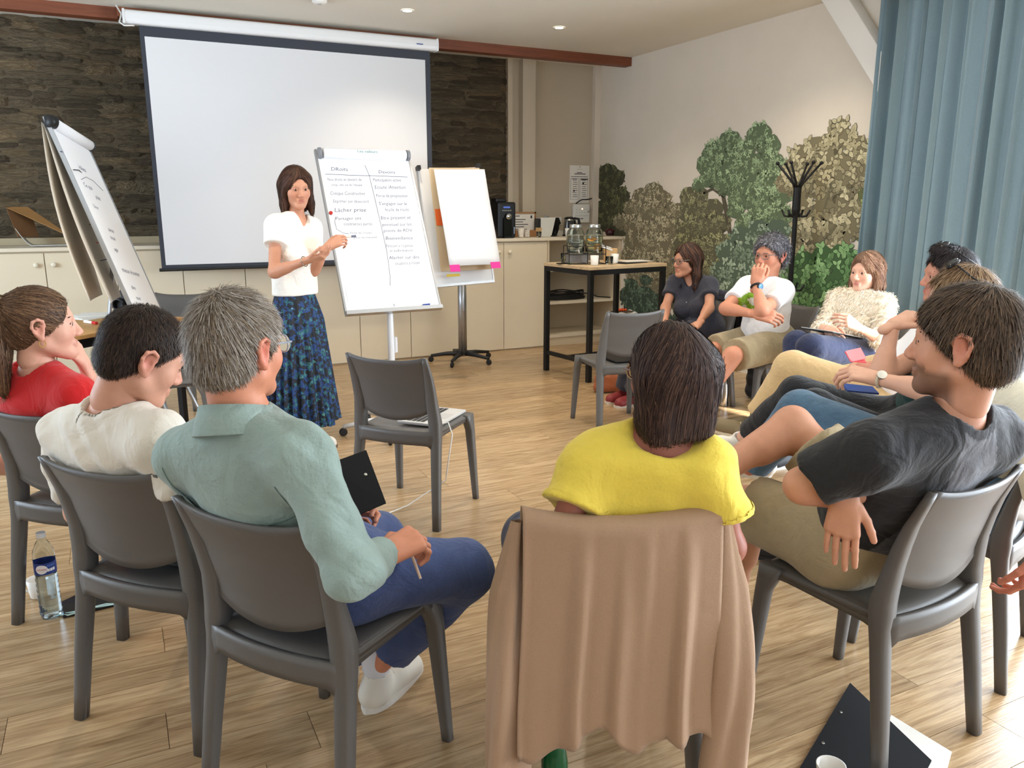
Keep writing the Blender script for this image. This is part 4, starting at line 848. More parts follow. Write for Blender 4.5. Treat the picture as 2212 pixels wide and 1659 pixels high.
# ================================================================== people: signed distance modelling
f32 = np.float32
def smin(a, b, k):
    h = np.maximum(k-np.abs(a-b), 0)/k; return np.minimum(a, b)-h*h*k*f32(.25)
class Field:
    def __init__(s): s.p = []
    def add(s, fn, lo, hi, k, op='u'): s.p.append((fn, np.array(lo, float), np.array(hi, float), k, op)); return s
    def rc(s, a, b, ra, rb, k=.02, cuts=(), sq=None, op='u'):
        "tapered capsule; sq=(axis, ratio) flattens it along the axis; cuts are half spaces (point, outward normal)"
        a = np.array(a, float); b = np.array(b, float); ba = b-a; L2 = float(ba@ba)+1e-9
        def fn(x, y, z):
            px, py, pz = x-f32(a[0]), y-f32(a[1]), z-f32(a[2])
            if sq is not None:
                n, r = sq; q = (px*f32(n[0])+py*f32(n[1])+pz*f32(n[2]))*f32(1/r-1); px = px+q*f32(n[0]); py = py+q*f32(n[1]); pz = pz+q*f32(n[2])
            t = np.clip((px*f32(ba[0])+py*f32(ba[1])+pz*f32(ba[2]))/f32(L2), 0, 1)
            d = np.sqrt((px-t*f32(ba[0]))**2+(py-t*f32(ba[1]))**2+(pz-t*f32(ba[2]))**2)-(f32(ra)+t*f32(rb-ra))
            if sq is not None: d = d*f32(.5+.5*sq[1])
            for c, n in cuts:
                d = np.maximum(d, (x-f32(c[0]))*f32(n[0])+(y-f32(c[1]))*f32(n[1])+(z-f32(c[2]))*f32(n[2]))
            return d
        R = max(ra, rb); return s.add(fn, np.minimum(a, b)-R, np.maximum(a, b)+R, k, op)
    def el(s, c, r, R=None, k=.02, op='u'):
        c = np.array(c, float); r = np.array(r, float); R = np.eye(3) if R is None else R
        def fn(x, y, z):
            px, py, pz = x-f32(c[0]), y-f32(c[1]), z-f32(c[2])
            l = [(px*f32(R[0, i])+py*f32(R[1, i])+pz*f32(R[2, i]))/f32(r[i]) for i in range(3)]
            k0 = np.sqrt(l[0]**2+l[1]**2+l[2]**2)+f32(1e-6); k1 = np.sqrt((l[0]/f32(r[0]))**2+(l[1]/f32(r[1]))**2+(l[2]/f32(r[2]))**2)+f32(1e-6)
            return k0*(k0-1)/k1
        m = max(r); return s.add(fn, c-m, c+m, k, op)
    def cut(s, c, n, k=.004):
        "keep only the side opposite to n, on everything added so far"
        c = np.array(c, float); n = nrm(n)
        def fn(x, y, z): return -((x-f32(c[0]))*f32(n[0])+(y-f32(c[1]))*f32(n[1])+(z-f32(c[2]))*f32(n[2]))
        return s.add(fn, [-9]*3, [9]*3, k, 's')
    def grid(s, h):
        lo = np.min([p[1] for p in s.p if p[4] == 'u'], 0)-.02; hi = np.max([p[2] for p in s.p if p[4] == 'u'], 0)+.02
        n = np.ceil((hi-lo)/h).astype(int)+1; ax = [(lo[i]+h*np.arange(n[i])).astype(f32) for i in range(3)]
        D = np.full(n, .06, f32)
        for fn, l, u, k, op in s.p:
            m = k+2.5*h+(.0 if op == 'u' else .0)
            i0 = np.clip(np.floor((l-m-lo)/h).astype(int), 0, n-1); i1 = np.clip(np.ceil((u+m-lo)/h).astype(int)+1, 1, n)
            if (i1 <= i0).any(): continue
            sl = tuple(slice(i0[i], i1[i]) for i in range(3))
            d = fn(ax[0][sl[0]][:, None, None], ax[1][sl[1]][None, :, None], ax[2][sl[2]][None, None, :])
            if op == 'u': D[sl] = smin(D[sl], d, f32(k))
            else: D[sl] = -smin(-D[sl], d, f32(k))
        return D, lo, h
    def val(s, P):
        x, y, z = P[:, 0].astype(f32), P[:, 1].astype(f32), P[:, 2].astype(f32); D = np.full(len(P), .06, f32)
        for fn, l, u, k, op in s.p:
            d = fn(x, y, z); D = smin(D, d, f32(k)) if op == 'u' else -smin(-D, d, f32(k))
        return D
    def normal(s, P, e=.003):
        g = np.stack([s.val(P+np.eye(3)[i]*e)-s.val(P-np.eye(3)[i]*e) for i in range(3)], 1); return g/(np.linalg.norm(g, axis=1, keepdims=True)+1e-9)
    def mesh(s, h): return snet(*s.grid(h))
def snet(D, org, h):
    S = D < 0; n = np.array(D.shape)
    c = np.zeros(n-1, np.int8)
    for dx in (0, 1):
        for dy in (0, 1):
            for dz in (0, 1): c += S[dx:n[0]-1+dx, dy:n[1]-1+dy, dz:n[2]-1+dz]
    act = (c > 0) & (c < 8); I = np.argwhere(act); idx = np.full(act.shape, -1, np.int32); idx[act] = np.arange(len(I))
    cr = [(i, j, k) for i in (0, 1) for j in (0, 1) for k in (0, 1)]
    vals = {q: D[I[:, 0]+q[0], I[:, 1]+q[1], I[:, 2]+q[2]] for q in cr}
    P = np.zeros((len(I), 3)); W_ = np.zeros(len(I))
    for q in cr:
        for a in range(3):
            if q[a] == 0:
                q2 = tuple(1 if i == a else q[i] for i in range(3)); v0, v1 = vals[q], vals[q2]; m = (v0 < 0) != (v1 < 0)
                t = np.where(m, v0/np.where(np.abs(v0-v1) < 1e-12, 1, v0-v1), 0)
                for b in range(3): P[:, b] += m*(q[b]+(t if b == a else 0))
                W_ += m
    V = org+h*(I+P/W_[:, None]); F = []
    for a in range(3):
        b, c_ = (a+1) % 3, (a+2) % 3
        sl0 = [slice(None)]*3; sl1 = [slice(None)]*3; sl0[a] = slice(0, -1); sl1[a] = slice(1, None)
        A, B = S[tuple(sl0)], S[tuple(sl1)]; E = np.argwhere(A != B); E = E[(E[:, b] > 0) & (E[:, c_] > 0) & (E[:, b] < n[b]-1) & (E[:, c_] < n[c_]-1)]
        if not len(E): continue
        def ix(db, dc): J = E.copy(); J[:, b] += db; J[:, c_] += dc; return idx[J[:, 0], J[:, 1], J[:, 2]]
        q = np.stack([ix(-1, -1), ix(0, -1), ix(0, 0), ix(-1, 0)], 1); fl_ = ~A[E[:, 0], E[:, 1], E[:, 2]]; q[fl_] = q[fl_][:, ::-1]; F.append(q)
    F = np.concatenate(F) if F else np.zeros((0, 4), int); F = F[(F >= 0).all(1)]
    return V, F
def relax(V, F, it=1, lam=.5):
    for _ in range(it):
        A = np.zeros_like(V); C = np.zeros(len(V))
        for i in range(4):
            j = (i+1) % 4; np.add.at(A, F[:, i], V[F[:, j]]); np.add.at(A, F[:, j], V[F[:, i]]); np.add.at(C, F[:, i], 1); np.add.at(C, F[:, j], 1)
        V = V+lam*(A/np.maximum(C, 1)[:, None]-V)
    return V
def vnormals(V, F):
    n = np.cross(V[F[:, 2]]-V[F[:, 0]], V[F[:, 3]]-V[F[:, 1]]); N = np.zeros_like(V)
    for i in range(4): np.add.at(N, F[:, i], n)
    return N/(np.linalg.norm(N, axis=1, keepdims=True)+1e-12)
def folds(V, F, amp, freq, seed, along=(0, 0, 1), aniso=.35):
    "cloth folds: displace along normals with warped waves that run mostly across the given direction"
    r = np.random.default_rng(seed); N = vnormals(V, F); d = np.zeros(len(V)); al = nrm(along)
    wv = V+.02*np.sin(V[:, [1, 2, 0]]*23+seed)+.03*np.sin(V[:, [2, 0, 1]]*11+seed*2)
    for k in range(7):
        q = nrm(r.normal(size=3)); q = nrm(q*(1-aniso)+al*aniso*np.sign(q@al+1e-3)*1.6); fr = freq*(.6+.9*r.random())
        s = np.sin(wv@q*fr+r.random()*6.3); d += (np.abs(s)**1.6*np.sign(s))*(.45+.55*r.random())*(.5+.5*np.sin(wv@nrm(r.normal(size=3))*7+k))
    return V+N*(d/3.2*amp)[:, None]
M_skin = mat('skin', (200, 150, 125), .5, attr='Col', noise=.05, nscale=40, bump=.05, bscale=250, spec=.4)
M_hair = mat('hair', (60, 45, 35), .55, attr='Col', spec=.3)
M_eyew = mat('eye_white', (228, 222, 216), .2); M_eyed = mat('eye_iris', (48, 34, 24), .15); M_brow = mat('eyebrow_hair', (52, 38, 30), .7)
def cloth(name, rgb, rough=.85, noise=.05, nscale=25, bump=.25, bscale=120, attr=None, wr=(9., .3)): return mat(name, rgb, rough, noise=noise, nscale=nscale, bump=bump, bscale=bscale, sheen=.15, attr=attr, wr=wr)
class Head:
    def __init__(s, c, face, up=(0, 0, 1), size=1.0, sex='m'):
        s.c = np.array(c, float); y = nrm(face); z = np.array(up, float); z = nrm(z-y*(z@y)); x = np.cross(y, z); s.R = np.stack([x, y, z], 1); s.s = size; s.sex = sex
    def w(s, x, y, z): return s.c+s.R@(np.array([x, y, z])*s.s)
    def d(s, x, y, z): return s.R@np.array([x, y, z], float)
    def loc(s, V): return ((V-s.c)@s.R)/s.s
    def el(s, F_, c, r, k=.02, op='u', tilt=None):
        R = s.R
        if tilt is not None: R = s.R@np.array(Matrix.Rotation(tilt[1], 3, tilt[0]))
        F_.el(s.w(*c), np.array(r)*s.s, R, k*s.s, op)
    def rc(s, F_, a, b, ra, rb, k=.015, op='u'): F_.rc(s.w(*a), s.w(*b), ra*s.s, rb*s.s, k*s.s, op=op)
    def skull(s, F_, openeyes=True):
        m = s.sex == 'm'
        s.el(F_, (0, -.014, .030), (.074, .095, .087), .02)
        s.el(F_, (0, .034, -.022), (.060, .056, .085), .035)
        for q in (-1, 1):
            s.rc(F_, (q*(.052 if m else .047), .0, -.058), (q*.014, .066, -.096), .022, .019, .03)
            s.el(F_, (q*.040, .054, -.030), (.024, .024, .026), .025)
        s.el(F_, (0, .076, -.100), (.020, .014, .014), .02)
        s.rc(F_, (-.034, .076, .022), (.034, .076, .022), .011 if m else .008, .011 if m else .008, .02)
        s.rc(F_, (0, .086, .008), (0, .106, -.030), .0075, .0115, .012)
        for q in (-1, 1): s.el(F_, (q*.011, .097, -.036), (.009, .011, .008), .008)
        for q in (-1, 1): s.el(F_, (q*.031, .100, .000), (.019, .019, .013), .014, 's')
        for q in (-1, 1): s.el(F_, (q*.031, .0755, .0015), (.0155, .0125, .0115), .006)
        if openeyes:
            for q in (-1, 1): s.el(F_, (q*.031, .0945, .0002), (.0128, .0120, .0056), .002, 's')
        s.rc(F_, (-.019, .086, -.0625), (.019, .086, -.0625), .005, .005, .010); s.rc(F_, (-.008, .0925, -.0615), (.008, .0925, -.0615), .005, .005, .008)
        s.rc(F_, (-.015, .0885, -.0715), (.015, .0885, -.0715), .0065, .0065, .009)
        s.rc(F_, (-.022, .0965, -.0665), (.022, .0965, -.0665), .0028, .0028, .004, 's')
        for q in (-1, 1):   # ears with helix, concha and lobe
            s.el(F_, (q*.078, -.012, -.006), (.009, .019, .031), .008, tilt=('Z', q*-.35))
            hp = [(q*.080, .006, .006), (q*.086, .002, .022), (q*.090, -.012, .029), (q*.092, -.027, .022), (q*.091, -.031, .004), (q*.087, -.024, -.014), (q*.082, -.012, -.030)]
            for a, b in zip(hp, hp[1:]): s.rc(F_, a, b, .0048, .0048, .004)
            s.el(F_, (q*.082, -.006, -.033), (.006, .009, .010), .006)
            s.el(F_, (q*.092, -.010, -.002), (.010, .010, .014), .005, 's')
def skincol(V, base, H=None, beard=None, lips=(176, 96, 92), flush=.35):
    b = np.array(lin(base)); C = np.tile(b, (len(V), 1))
    if H is not None:
        p = H.loc(V); r = np.array(lin((206, 110, 96)))
        def blob(c, s, col, w):
            t = np.exp(-(((p-np.array(c))/np.array(s))**2).sum(1))[:, None]*w; return C*(1-t)+np.array(col)*t
        for q in (-1, 1):
            C = blob((q*.042, .07, -.035), (.022, .03, .022), r, flush*.6); C = blob((q*.085, -.012, 0), (.02, .03, .04), r, flush*1.1)
        C = blob((0, .105, -.034), (.016, .02, .016), r, flush*.7)
        C = blob((0, .093, -.066), (.021, .012, .0085), lin(lips), .85)
        if beard is not None:
            bc, wt = beard; x, y, z = p[:, 0], p[:, 1], p[:, 2]
            m = np.clip((-.046-z-.10*np.abs(x)+.012*(y > .06))/.016, 0, 1)*np.clip((y+.005)/.02, 0, 1)*np.clip((z+.155)/.02, 0, 1)
            m = np.maximum(m, np.clip((.012-np.abs(z+.052))/.008, 0, 1)*np.clip((y-.07)/.01, 0, 1)*(np.abs(x) < .03))
            lipm = np.exp(-(((p-np.array((0, .093, -.066)))/np.array((.021, .02, .0085)))**2).sum(1)); m = m*(1-lipm)*wt; C = C*(1-m[:, None])+np.array(lin(bc))*m[:, None]
    return C
def hand(F_, wrist, fd, back, thumb, curl=(.5, .5, .5, .5), tcurl=.4, spread=.06, size=1., base=.3, topen=.55):
    "wrist point, finger direction, back-of-hand normal, thumb side direction; curls in radians per joint"
    f = nrm(fd); n = np.array(back, float); n = nrm(n-f*(n@f)); s = np.cross(f, n); s = s if s@np.array(thumb, float) > 0 else -s
    w = np.array(wrist, float); z = size
    P = lambda a, b, c: w+(f*a+s*b+n*c)*z
    offs = (.030, .010, -.011, -.031); mcp = (.088, .092, .088, .080); lens = ((.042, .025, .020), (.046, .029, .021), (.042, .027, .021), (.033, .020, .018))
    for o, m in zip(offs, mcp): F_.rc(P(.008, o*.55, 0), P(m, o, .002), .0155*z, .0118*z, .012)
    F_.rc(P(-.04, 0, 0), P(.02, 0, 0), .023*z, .021*z, .02, sq=(n, .78))
    F_.el(P(.035, .026, -.008), (.022*z, .017*z, .014*z), np.stack([f, s, n], 1), .012)
    tips = []
    for i, (o, m, ls) in enumerate(zip(offs, mcp, lens)):
        p = P(m, o, .0); th = base+curl[i]*.4; sp = spread*(1.5-i); r = (.0094, .0096, .0092, .0082)[i]*z
        for j, l in enumerate(ls):
            fs = nrm(f*math.cos(sp)+s*math.sin(sp)); d = fs*math.cos(th)-n*math.sin(th); q = p+d*l*z; F_.rc(p, q, r, r*.90, .003); p = q; r *= .90; th += curl[i]
        tips.append(p)
    p = P(.022, .030, -.004); th = topen
    for j, l in enumerate((.040, .032, .026)):
        d = nrm(f*math.cos(th)+s*math.sin(th)*(1 if j == 0 else .8)-n*(.25+tcurl*j*.6)); q = p+d*l*z; F_.rc(p, q, (.0125, .0105, .0095)[j]*z, (.0108, .0095, .0082)[j]*z, .004); p = q; th -= tcurl
    tips.append(p); return tips
def limb(F_, a, b, c, ra, rb, rc_, k=.02, bulge=None):
    F_.rc(a, b, ra, rb, k); F_.rc(b, c, rb*.98, rc_, k)
    if bulge is not None:
        t, off, r = bulge; ctr = b+(c-b)*t+off; F_.rc(ctr-(c-b)*.14, ctr+(c-b)*.14, r, r*.8, .03)
def torso(F_, J, sex, g=0., k=.04, belly=0., bust=None):
    hips = J.get('hips', 1.)
    side = nrm(J['shR']-J['shL']); ch = (J['shL']+J['shR'])/2; up = nrm(ch-J['pelvis']); side = nrm(side-up*(side@up)); fr = np.cross(up, side)
    pv = J['pelvis']; L = np.linalg.norm(ch-pv); m = sex == 'm'; w = np.linalg.norm(J['shR']-J['shL'])/.36 if m else np.linalg.norm(J['shR']-J['shL'])/.32
    w = min(max(w, .9), 1.12)
    F_.rc(pv+up*.0, pv+up*L*.42, ((.152 if m else .150)+g)*hips, (.136*w if m else .116)+g, k, sq=(fr, .70))
    F_.rc(pv+up*L*.36, ch-up*.09, (.136*w if m else .114)+g, (.150*w if m else .128)+g, k, sq=(fr, .62))
    F_.rc(ch-up*.12-side*.05, ch-up*.12+side*.05, (.108 if m else .094)+g, (.108 if m else .094)+g, k, sq=(fr, .75))
    F_.rc(J['shL']+side*.02-up*.012, J['shR']-side*.02-up*.012, (.052 if m else .044)+g, (.052 if m else .044)+g, .05)
    nk = J['neck']
    for q in (J['shL'], J['shR']): F_.rc(nk-up*.02+(q-nk)*.1, nk+(q-nk)*.82-up*.004, (.052 if m else .044)+g*.8, (.050 if m else .042)+g, .05)
    if belly: F_.el(pv+up*L*.3+fr*.07, (.12+g, .10+g, .12+g), np.stack([side, fr, up], 1), .06)
    if not m and bust is not False:
        for q in (-1, 1): F_.el(ch-up*.17+side*q*.065+fr*.085, (.058+g, .05+g, .058+g), np.stack([side, fr, up], 1), .04)
    return side, up, fr
def add_strands(H, F_, V, N, sel, n, L, flow, cols, lift=.15, width=.0012, seed=0, jitter=.25, curl=0., segs=4, end=.6, zmin=None):
    r = np.random.default_rng(seed); ids = np.flatnonzero(sel)
    if not len(ids): return np.zeros((0, 3)), np.zeros((0, 4), int), np.zeros((0, 3))
    ii = r.choice(ids, n); p = V[ii]+r.normal(size=(n, 3))*.003; nn = N[ii]
    Ls = L*(.55+.75*r.random(n)); t = flow(p, nn); t = t+r.normal(size=(n, 3))*jitter; t -= nn*(t*nn).sum(1, keepdims=True); t /= np.linalg.norm(t, axis=1, keepdims=True)+1e-9
    pts = [p.copy()]; off = F_.val(p)
    lf = lift*(.4+1.2*r.random(n)); ph = r.random(n)*6.3
    for i in range(segs):
        st = Ls/segs; q = pts[-1]+t*st[:, None]
        if curl: q = q+np.cross(t, nn)*(np.sin(ph+i*1.9)*curl)[:, None]+nn*(np.cos(ph+i*1.9)*curl*.6)[:, None]
        want = .0012+lf*Ls*((i+1)/segs)**1.3; v = F_.val(q); g = F_.normal(q)
        q = q+g*(np.clip(want-v, -.02, .02))[:, None]
        t2 = q-pts[-1]; t2 /= np.linalg.norm(t2, axis=1, keepdims=True)+1e-9; fl_ = flow(q, g); t = t2*.6+fl_*.4; t /= np.linalg.norm(t, axis=1, keepdims=True)+1e-9; nn = g; pts.append(q)
    if zmin is not None:
        for i in range(1, len(pts)):
            lz = H.loc(pts[i])[:, 2]; bad = lz < zmin+.012*r.random(n); pts[i] = np.where(bad[:, None], pts[i-1]+(pts[i]-pts[i-1])*.12, pts[i])
    pts = np.stack(pts, 1); K = segs+1; side = np.cross(pts[:, -1]-pts[:, 0], nn); side /= np.linalg.norm(side, axis=1, keepdims=True)+1e-9
    wd = width*np.linspace(1, 1-end, K)[None, :, None]; A = pts-side[:, None]*wd; B = pts+side[:, None]*wd
    Vv = np.stack([A, B], 2).reshape(-1, 3); b0 = np.arange(n)[:, None]*2*K+np.arange(segs)[None]*2
    Ff = np.stack([b0, b0+1, b0+3, b0+2], 2).reshape(-1, 4)
    cc = np.array([lin(c) for c in cols]); w = r.random((n, 1)); ci = r.integers(0, len(cc), n); cj = r.integers(0, len(cc), n)
    C = cc[ci]*w+cc[cj]*(1-w); C = C*(.8+.4*r.random((n, 1))); return Vv, Ff, np.repeat(C, 2*K, 0)
def hair(H, root, style, cols, h=.005, n=4000, seed=1, extra=None, name='hair', back_z=-.06, side_m=.55, width=.0012, L=None, cap=None, zmin=None):
    F_ = Field(); s = H.s; t = {'crop': .005, 'short': .010, 'spiky': .010, 'curly': .022, 'bob': .014, 'long': .013, 'pony': .009}[style]; t = cap or t
    H.el(F_, (0, -.016, .031), (.0755+t, .097+t, .0885+t*1.1), .01)
    if style in ('crop', 'short', 'spiky', 'curly'):
        H.el(F_, (0, -.055, -.035), (.056+t, .045+t, .05), .03)
        for q in (-1, 1): H.rc(F_, (q*.071, .022, .015), (q*.070, .018, -.012), .008, .005, .006)
    if extra: extra(H, F_)
    # open the face
    H.el(F_, (0, .130, -.020), (.074, .084, .108), .012, 's')
    H.el(F_, (0, .085, -.085), (.09, .075, .085), .01, 's')
    if style in ('crop', 'short', 'spiky', 'curly'):
        F_.cut(H.w(0, -.09, back_z), H.d(0, side_m, -1), .01)
        for q in (-1, 1): H.el(F_, (q*.094, -.012, -.010), (.030, .030, .044), .006, 's')
    V, F = F_.mesh(h); 
    if style == 'curly': V = folds(V, F, .012, 120, seed)
    N = vnormals(V, F); cc = np.array([lin(c) for c in cols]); r = np.random.default_rng(seed)
    C = np.tile(cc.mean(0)*.55, (len(V), 1))*(.8+.4*r.random((len(V), 1)))
    crown = H.w(0, -.05, .13); up = H.R[:, 2]
    def flow(p, n_):
        if style in ('crop', 'short', 'spiky', 'curly'):
            d = p-crown; d = d/(np.linalg.norm(d, axis=1, keepdims=True)+1e-9)-np.array([0, 0, .5])
            if style == 'spiky': d = d+H.R[:, 1]*.5
        elif style == 'pony': d = (H.w(*PONY)-p); d = d/(np.linalg.norm(d, axis=1, keepdims=True)+1e-9); lo_ = ((p-H.w(*PONY))@H.R[:, 1] < -.01) ; d = np.where(lo_[:, None], np.array([[0, 0, -1.]]), d)
        else:
            q = H.loc(p); d = np.stack([q[:, 0]*2.2, -.25*np.ones(len(p))*(q[:, 2] > .05), -np.ones(len(p))*.09], 1)*np.array([1., .12, 1.]); d[:, 0] *= np.clip((q[:, 2]-.0)*12, 0, 1); d = d@H.R.T
        return d/(np.linalg.norm(d, axis=1, keepdims=True)+1e-9)
    LL = L or {'crop': .018, 'short': .038, 'spiky': .036, 'curly': .03, 'bob': .11, 'long': .10, 'pony': .10}[style]
    lift = {'crop': .22, 'short': .22, 'spiky': .26, 'curly': .5, 'bob': .02, 'long': .035, 'pony': .03}[style]
    keep = np.ones(len(V), bool)
    v2, f2, c2 = add_strands(H, F_, V, N, keep, n, LL, flow, cols, lift, width, seed, {'bob': .05, 'long': .12, 'pony': .12, 'curly': .9}.get(style, .25), .006 if style == 'curly' else 0., zmin=zmin)
    VV = np.concatenate([V, v2]); FF = np.concatenate([F, f2+len(V)]); CC = np.concatenate([C, c2])
    return obj(name, VV, FF, M_hair, root, smooth=True, colors=CC)
PONY = (0, -.105, .07)
def eyes(H, root, brow=M_brow, closed=False):
    for q in (-1, 1):
        if not closed:
            e = MB().lathe(H.w(q*.031, .0755, .0010), [(0, -.0118), (.006, -.0102), (.0102, -.006), (.0118, 0), (.0102, .006), (.006, .0102), (0, .0118)], 14, False).build('eye', M_eyew, root, smooth=True)
            e.scale = (1, 1, 1)
            c = H.w(q*.031, .0872, .0006); MB().lathe(c-H.R[:, 1]*.0012, [(.0066, 0), (.0055, .0014), (0, .0019)], 12, False, H.R[:, 1]).build('iris', M_eyed, e, smooth=True)
            lid = MB(); lid.tube([H.w(q*(.031+.0155*math.cos(a)), .0850-.006*abs(math.cos(a)), .0018+.0068*math.sin(a)) for a in np.linspace(0, PI, 7)], .0021, 5); lid.build('lashes', brow, root)
        MB().tube([H.w(q*(.016+.034*t), .0885-.011*t*t-.002, .0225+.004*math.sin(t*2.6)) for t in np.linspace(0, 1, 6)], [.0026, .0038, .0038, .0034, .0026, .0014], 6).build('eyebrow', brow, root)
def glasses(H, root, m_frame, m_lens, label, holder=None, r=.023):
    t = thing('glasses', label, 'glasses', H.w(0, .1, 0))
    for q in (-1, 1):
        pts = [H.w(q*.033+r*1.08*math.cos(a), .104-.012*abs(math.cos(a))*(q*math.cos(a) > 0), .0+r*.86*math.sin(a)) for a in np.linspace(0, 2*PI, 19)]
        MB().tube(pts, .0019, 6, False).build('rim', m_frame, t, smooth=True)
        c = H.w(q*.033, .1025, 0); MB().lathe(c, [(r*.95, 0), (0, .0008)], 18, False, H.R[:, 1]).build('lens', m_lens, t)
        MB().tube([H.w(q*.058, .094, .008), H.w(q*.074, .085, .010), H.w(q*.0815, .01, .012), H.w(q*.0815, -.016, .004), H.w(q*.080, -.03, -.012)], .0023, 6).build('temple', m_frame, t, smooth=True)
    MB().tube([H.w(-.011, .104, .004), H.w(0, .107, .008), H.w(.011, .104, .004)], .0018, 6).build('bridge', m_frame, t)
    return t
def shoe(root, ankle, toe, fl=0., L=.27, m_up=None, m_sole=None, name='shoe', W_=.045, high=.09, lace=True, up=None):
    "toe: horizontal direction; fl: sole height; up tilts the whole shoe"
    d = nrm(toe); u = UZ if up is None else nrm(up); d = nrm(d-u*(d@u)); s = np.cross(d, u); a = np.array(ankle, float)
    b = a-u*((a@u)-fl) if up is None else a-u*high
    heel = b-d*.055; P = lambda x, y, z: heel+d*x+s*y+u*z
    F_ = Field(); F_.rc(P(.035, 0, .045), P(.06, 0, high), .040, .043, .02); F_.rc(P(.045, 0, .040), P(L-.055, 0, .032), .040, .036, .03, sq=(s, 1.0)); F_.rc(P(L*.55, 0, .042), P(L-.05, 0, .030), .042*W_/.045, .034, .03)
    F_.rc(P(.06, 0, high+.01), P(.06, 0, high+.05), .034, .034, .004, op='s'); F_.cut(P(0, 0, .014), -u)
    V, F = F_.mesh(.0055); sh = obj(name, V, F, m_up, root, smooth=True)
    out = [(x, .041*math.sqrt(max(0, 1-((x-L*.5)/(L*.53))**4))*(1+.12*math.sin(x/L*5))) for x in np.linspace(-.008, L-.012, 16)]
    Vs = []; 
    ring = [(x, w) for x, w in out]+[(x, -w) for x, w in out[::-1]]
    for z in (0., .02): Vs += [P(x, w*(1.04 if z else 1), z) for x, w in ring]
    n = len(ring); Fs = [(i, (i+1) % n, n+(i+1) % n, n+i) for i in range(n)]+[list(range(n))[::-1], list(range(n, 2*n))]
    obj('sole', Vs, Fs, m_sole, sh)
    if lace:
        for k in range(4): x = L*.42+.022*k; MB().tube([P(x, -.022, .075-.010*k), P(x+.004, 0, .083-.010*k), P(x, .022, .075-.010*k)], .0028, 5).build('lace', m_sole, sh)
    return sh
LASTG = []
def patch(par, name, mask, m_, off=.0018):
    "lift a region of the garment made last into a part of its own"
    V, F = LASTG; N_ = vnormals(V, F); ff = F[mask[F].all(1)]
    if not len(ff): return
    used = np.unique(ff); mp_ = np.full(len(V), -1); mp_[used] = np.arange(len(used)); k = len(used)
    return obj(name, (V+N_*off)[used], mp_[ff], m_, par, smooth=True)
def garment(root, name, F_, h, m_, amp=.004, freq=35, seed=0, along=(0, 0, 1), colfn=None, aniso=.35, it=1):
    V, F = F_.mesh(h); V = relax(V, F, it) if it else V
    C = colfn(V) if colfn else None
    if amp: V = folds(V, F, amp, freq, seed, along, aniso)
    LASTG[:] = [V, F]
    return obj(name, V, F, m_, root, smooth=True, colors=C)
def body(root, J, H, skin, sex='m', h=.008, hands=(), legs=True, beard=None, flush=.35, arms=True, neckr=None, hh=.0045, lips=(176, 96, 92), armr=1., legr=1., hipw=.09):
    F_ = Field(); m = sex == 'm'; side, up, fr = torso(F_, J, sex, -.008)
    nr = neckr or (.056 if m else .047); F_.rc(J['neck']-up*.03, H.w(0, -.028, -.05), nr*1.06, nr, .03)
    if arms:
        for q in 'LR':
            if 'el'+q in J: limb(F_, J['sh'+q], J['el'+q], J['wr'+q], (.047 if m else .040)*armr, (.038 if m else .033)*armr, (.026 if m else .022)*armr, .02, (.22, np.zeros(3), (.040 if m else .034)*armr))
    if legs:
        for q in 'LR':
            if 'kn'+q in J:
                hp = J['pelvis']+side*(hipw if q == 'R' else -hipw); a, b, c = hp, J['kn'+q], J['an'+q]; ax = nrm(c-b); off = (b-a); off = -nrm(off-ax*(off@ax))*.018
                limb(F_, a, b, c, (.078 if m else .076)*legr, .054*legr, .036, .03, (.26, off, .050*legr))
    V, F = F_.mesh(h); V = relax(V, F, 1); C = skincol(V, skin)
    Fh = Field(); H.skull(Fh); Fh.rc(H.w(0, -.028, -.045), J['neck']+(H.w(0, -.028, -.05)-J['neck'])*.25, nr*1.005, nr*1.04, .025)
    V2, F2 = Fh.mesh(hh*H.s); C2 = skincol(V2, skin, H, beard, flush=flush, lips=lips)
    Vs, Fs, Cs = [V, V2], [F, F2+len(V)], [C, C2]; n = len(V)+len(V2); tips = []
    for hd in hands:
        G = Field(); tips.append(hand(G, **hd)); v, f = G.mesh(.0036); Vs.append(v); Fs.append(f+n); cc = skincol(v, skin); tc = np.array(tips[-1])
        kn = np.exp(-(np.min(np.linalg.norm(v[:, None]-tc[None], axis=2), 1)/.012)**2)[:, None]*.25; Cs.append(cc*(1-kn)+np.array(lin((222, 160, 146)))*kn); n += len(v)
    o = obj('body', np.concatenate(Vs), np.concatenate(Fs), M_skin, root, smooth=True, colors=np.concatenate(Cs))
    return o, (side, up, fr), tips
def neckhole(F_, J, H, r, drop=.0, k=.01, fwd=0.):
    up = nrm(H.w(0, -.028, -.05)-J['neck']); F_.rc(J['neck']-up*(.005+drop)+H.R[:, 1]*fwd, J['neck']+up*.12, r, r*1.25, k, op='s')
def sleeve(F_, J, q, f0, r0, r1, k=.04, el=None):
    a, b = J['sh'+q], J['el'+q]; d = nrm(b-a)
    if f0 <= 1: e = a+(b-a)*f0; F_.rc(a, e+d*.03, r0, r1, k, cuts=[(e, d)])
    else:
        c = J['wr'+q]; e = b+(c-b)*(f0-1); d2 = nrm(c-b); F_.rc(a, b, r0, r1*1.05, k); F_.rc(b, e+d2*.03, r1*1.08, r1*.80, .03, cuts=[(e, d2)])
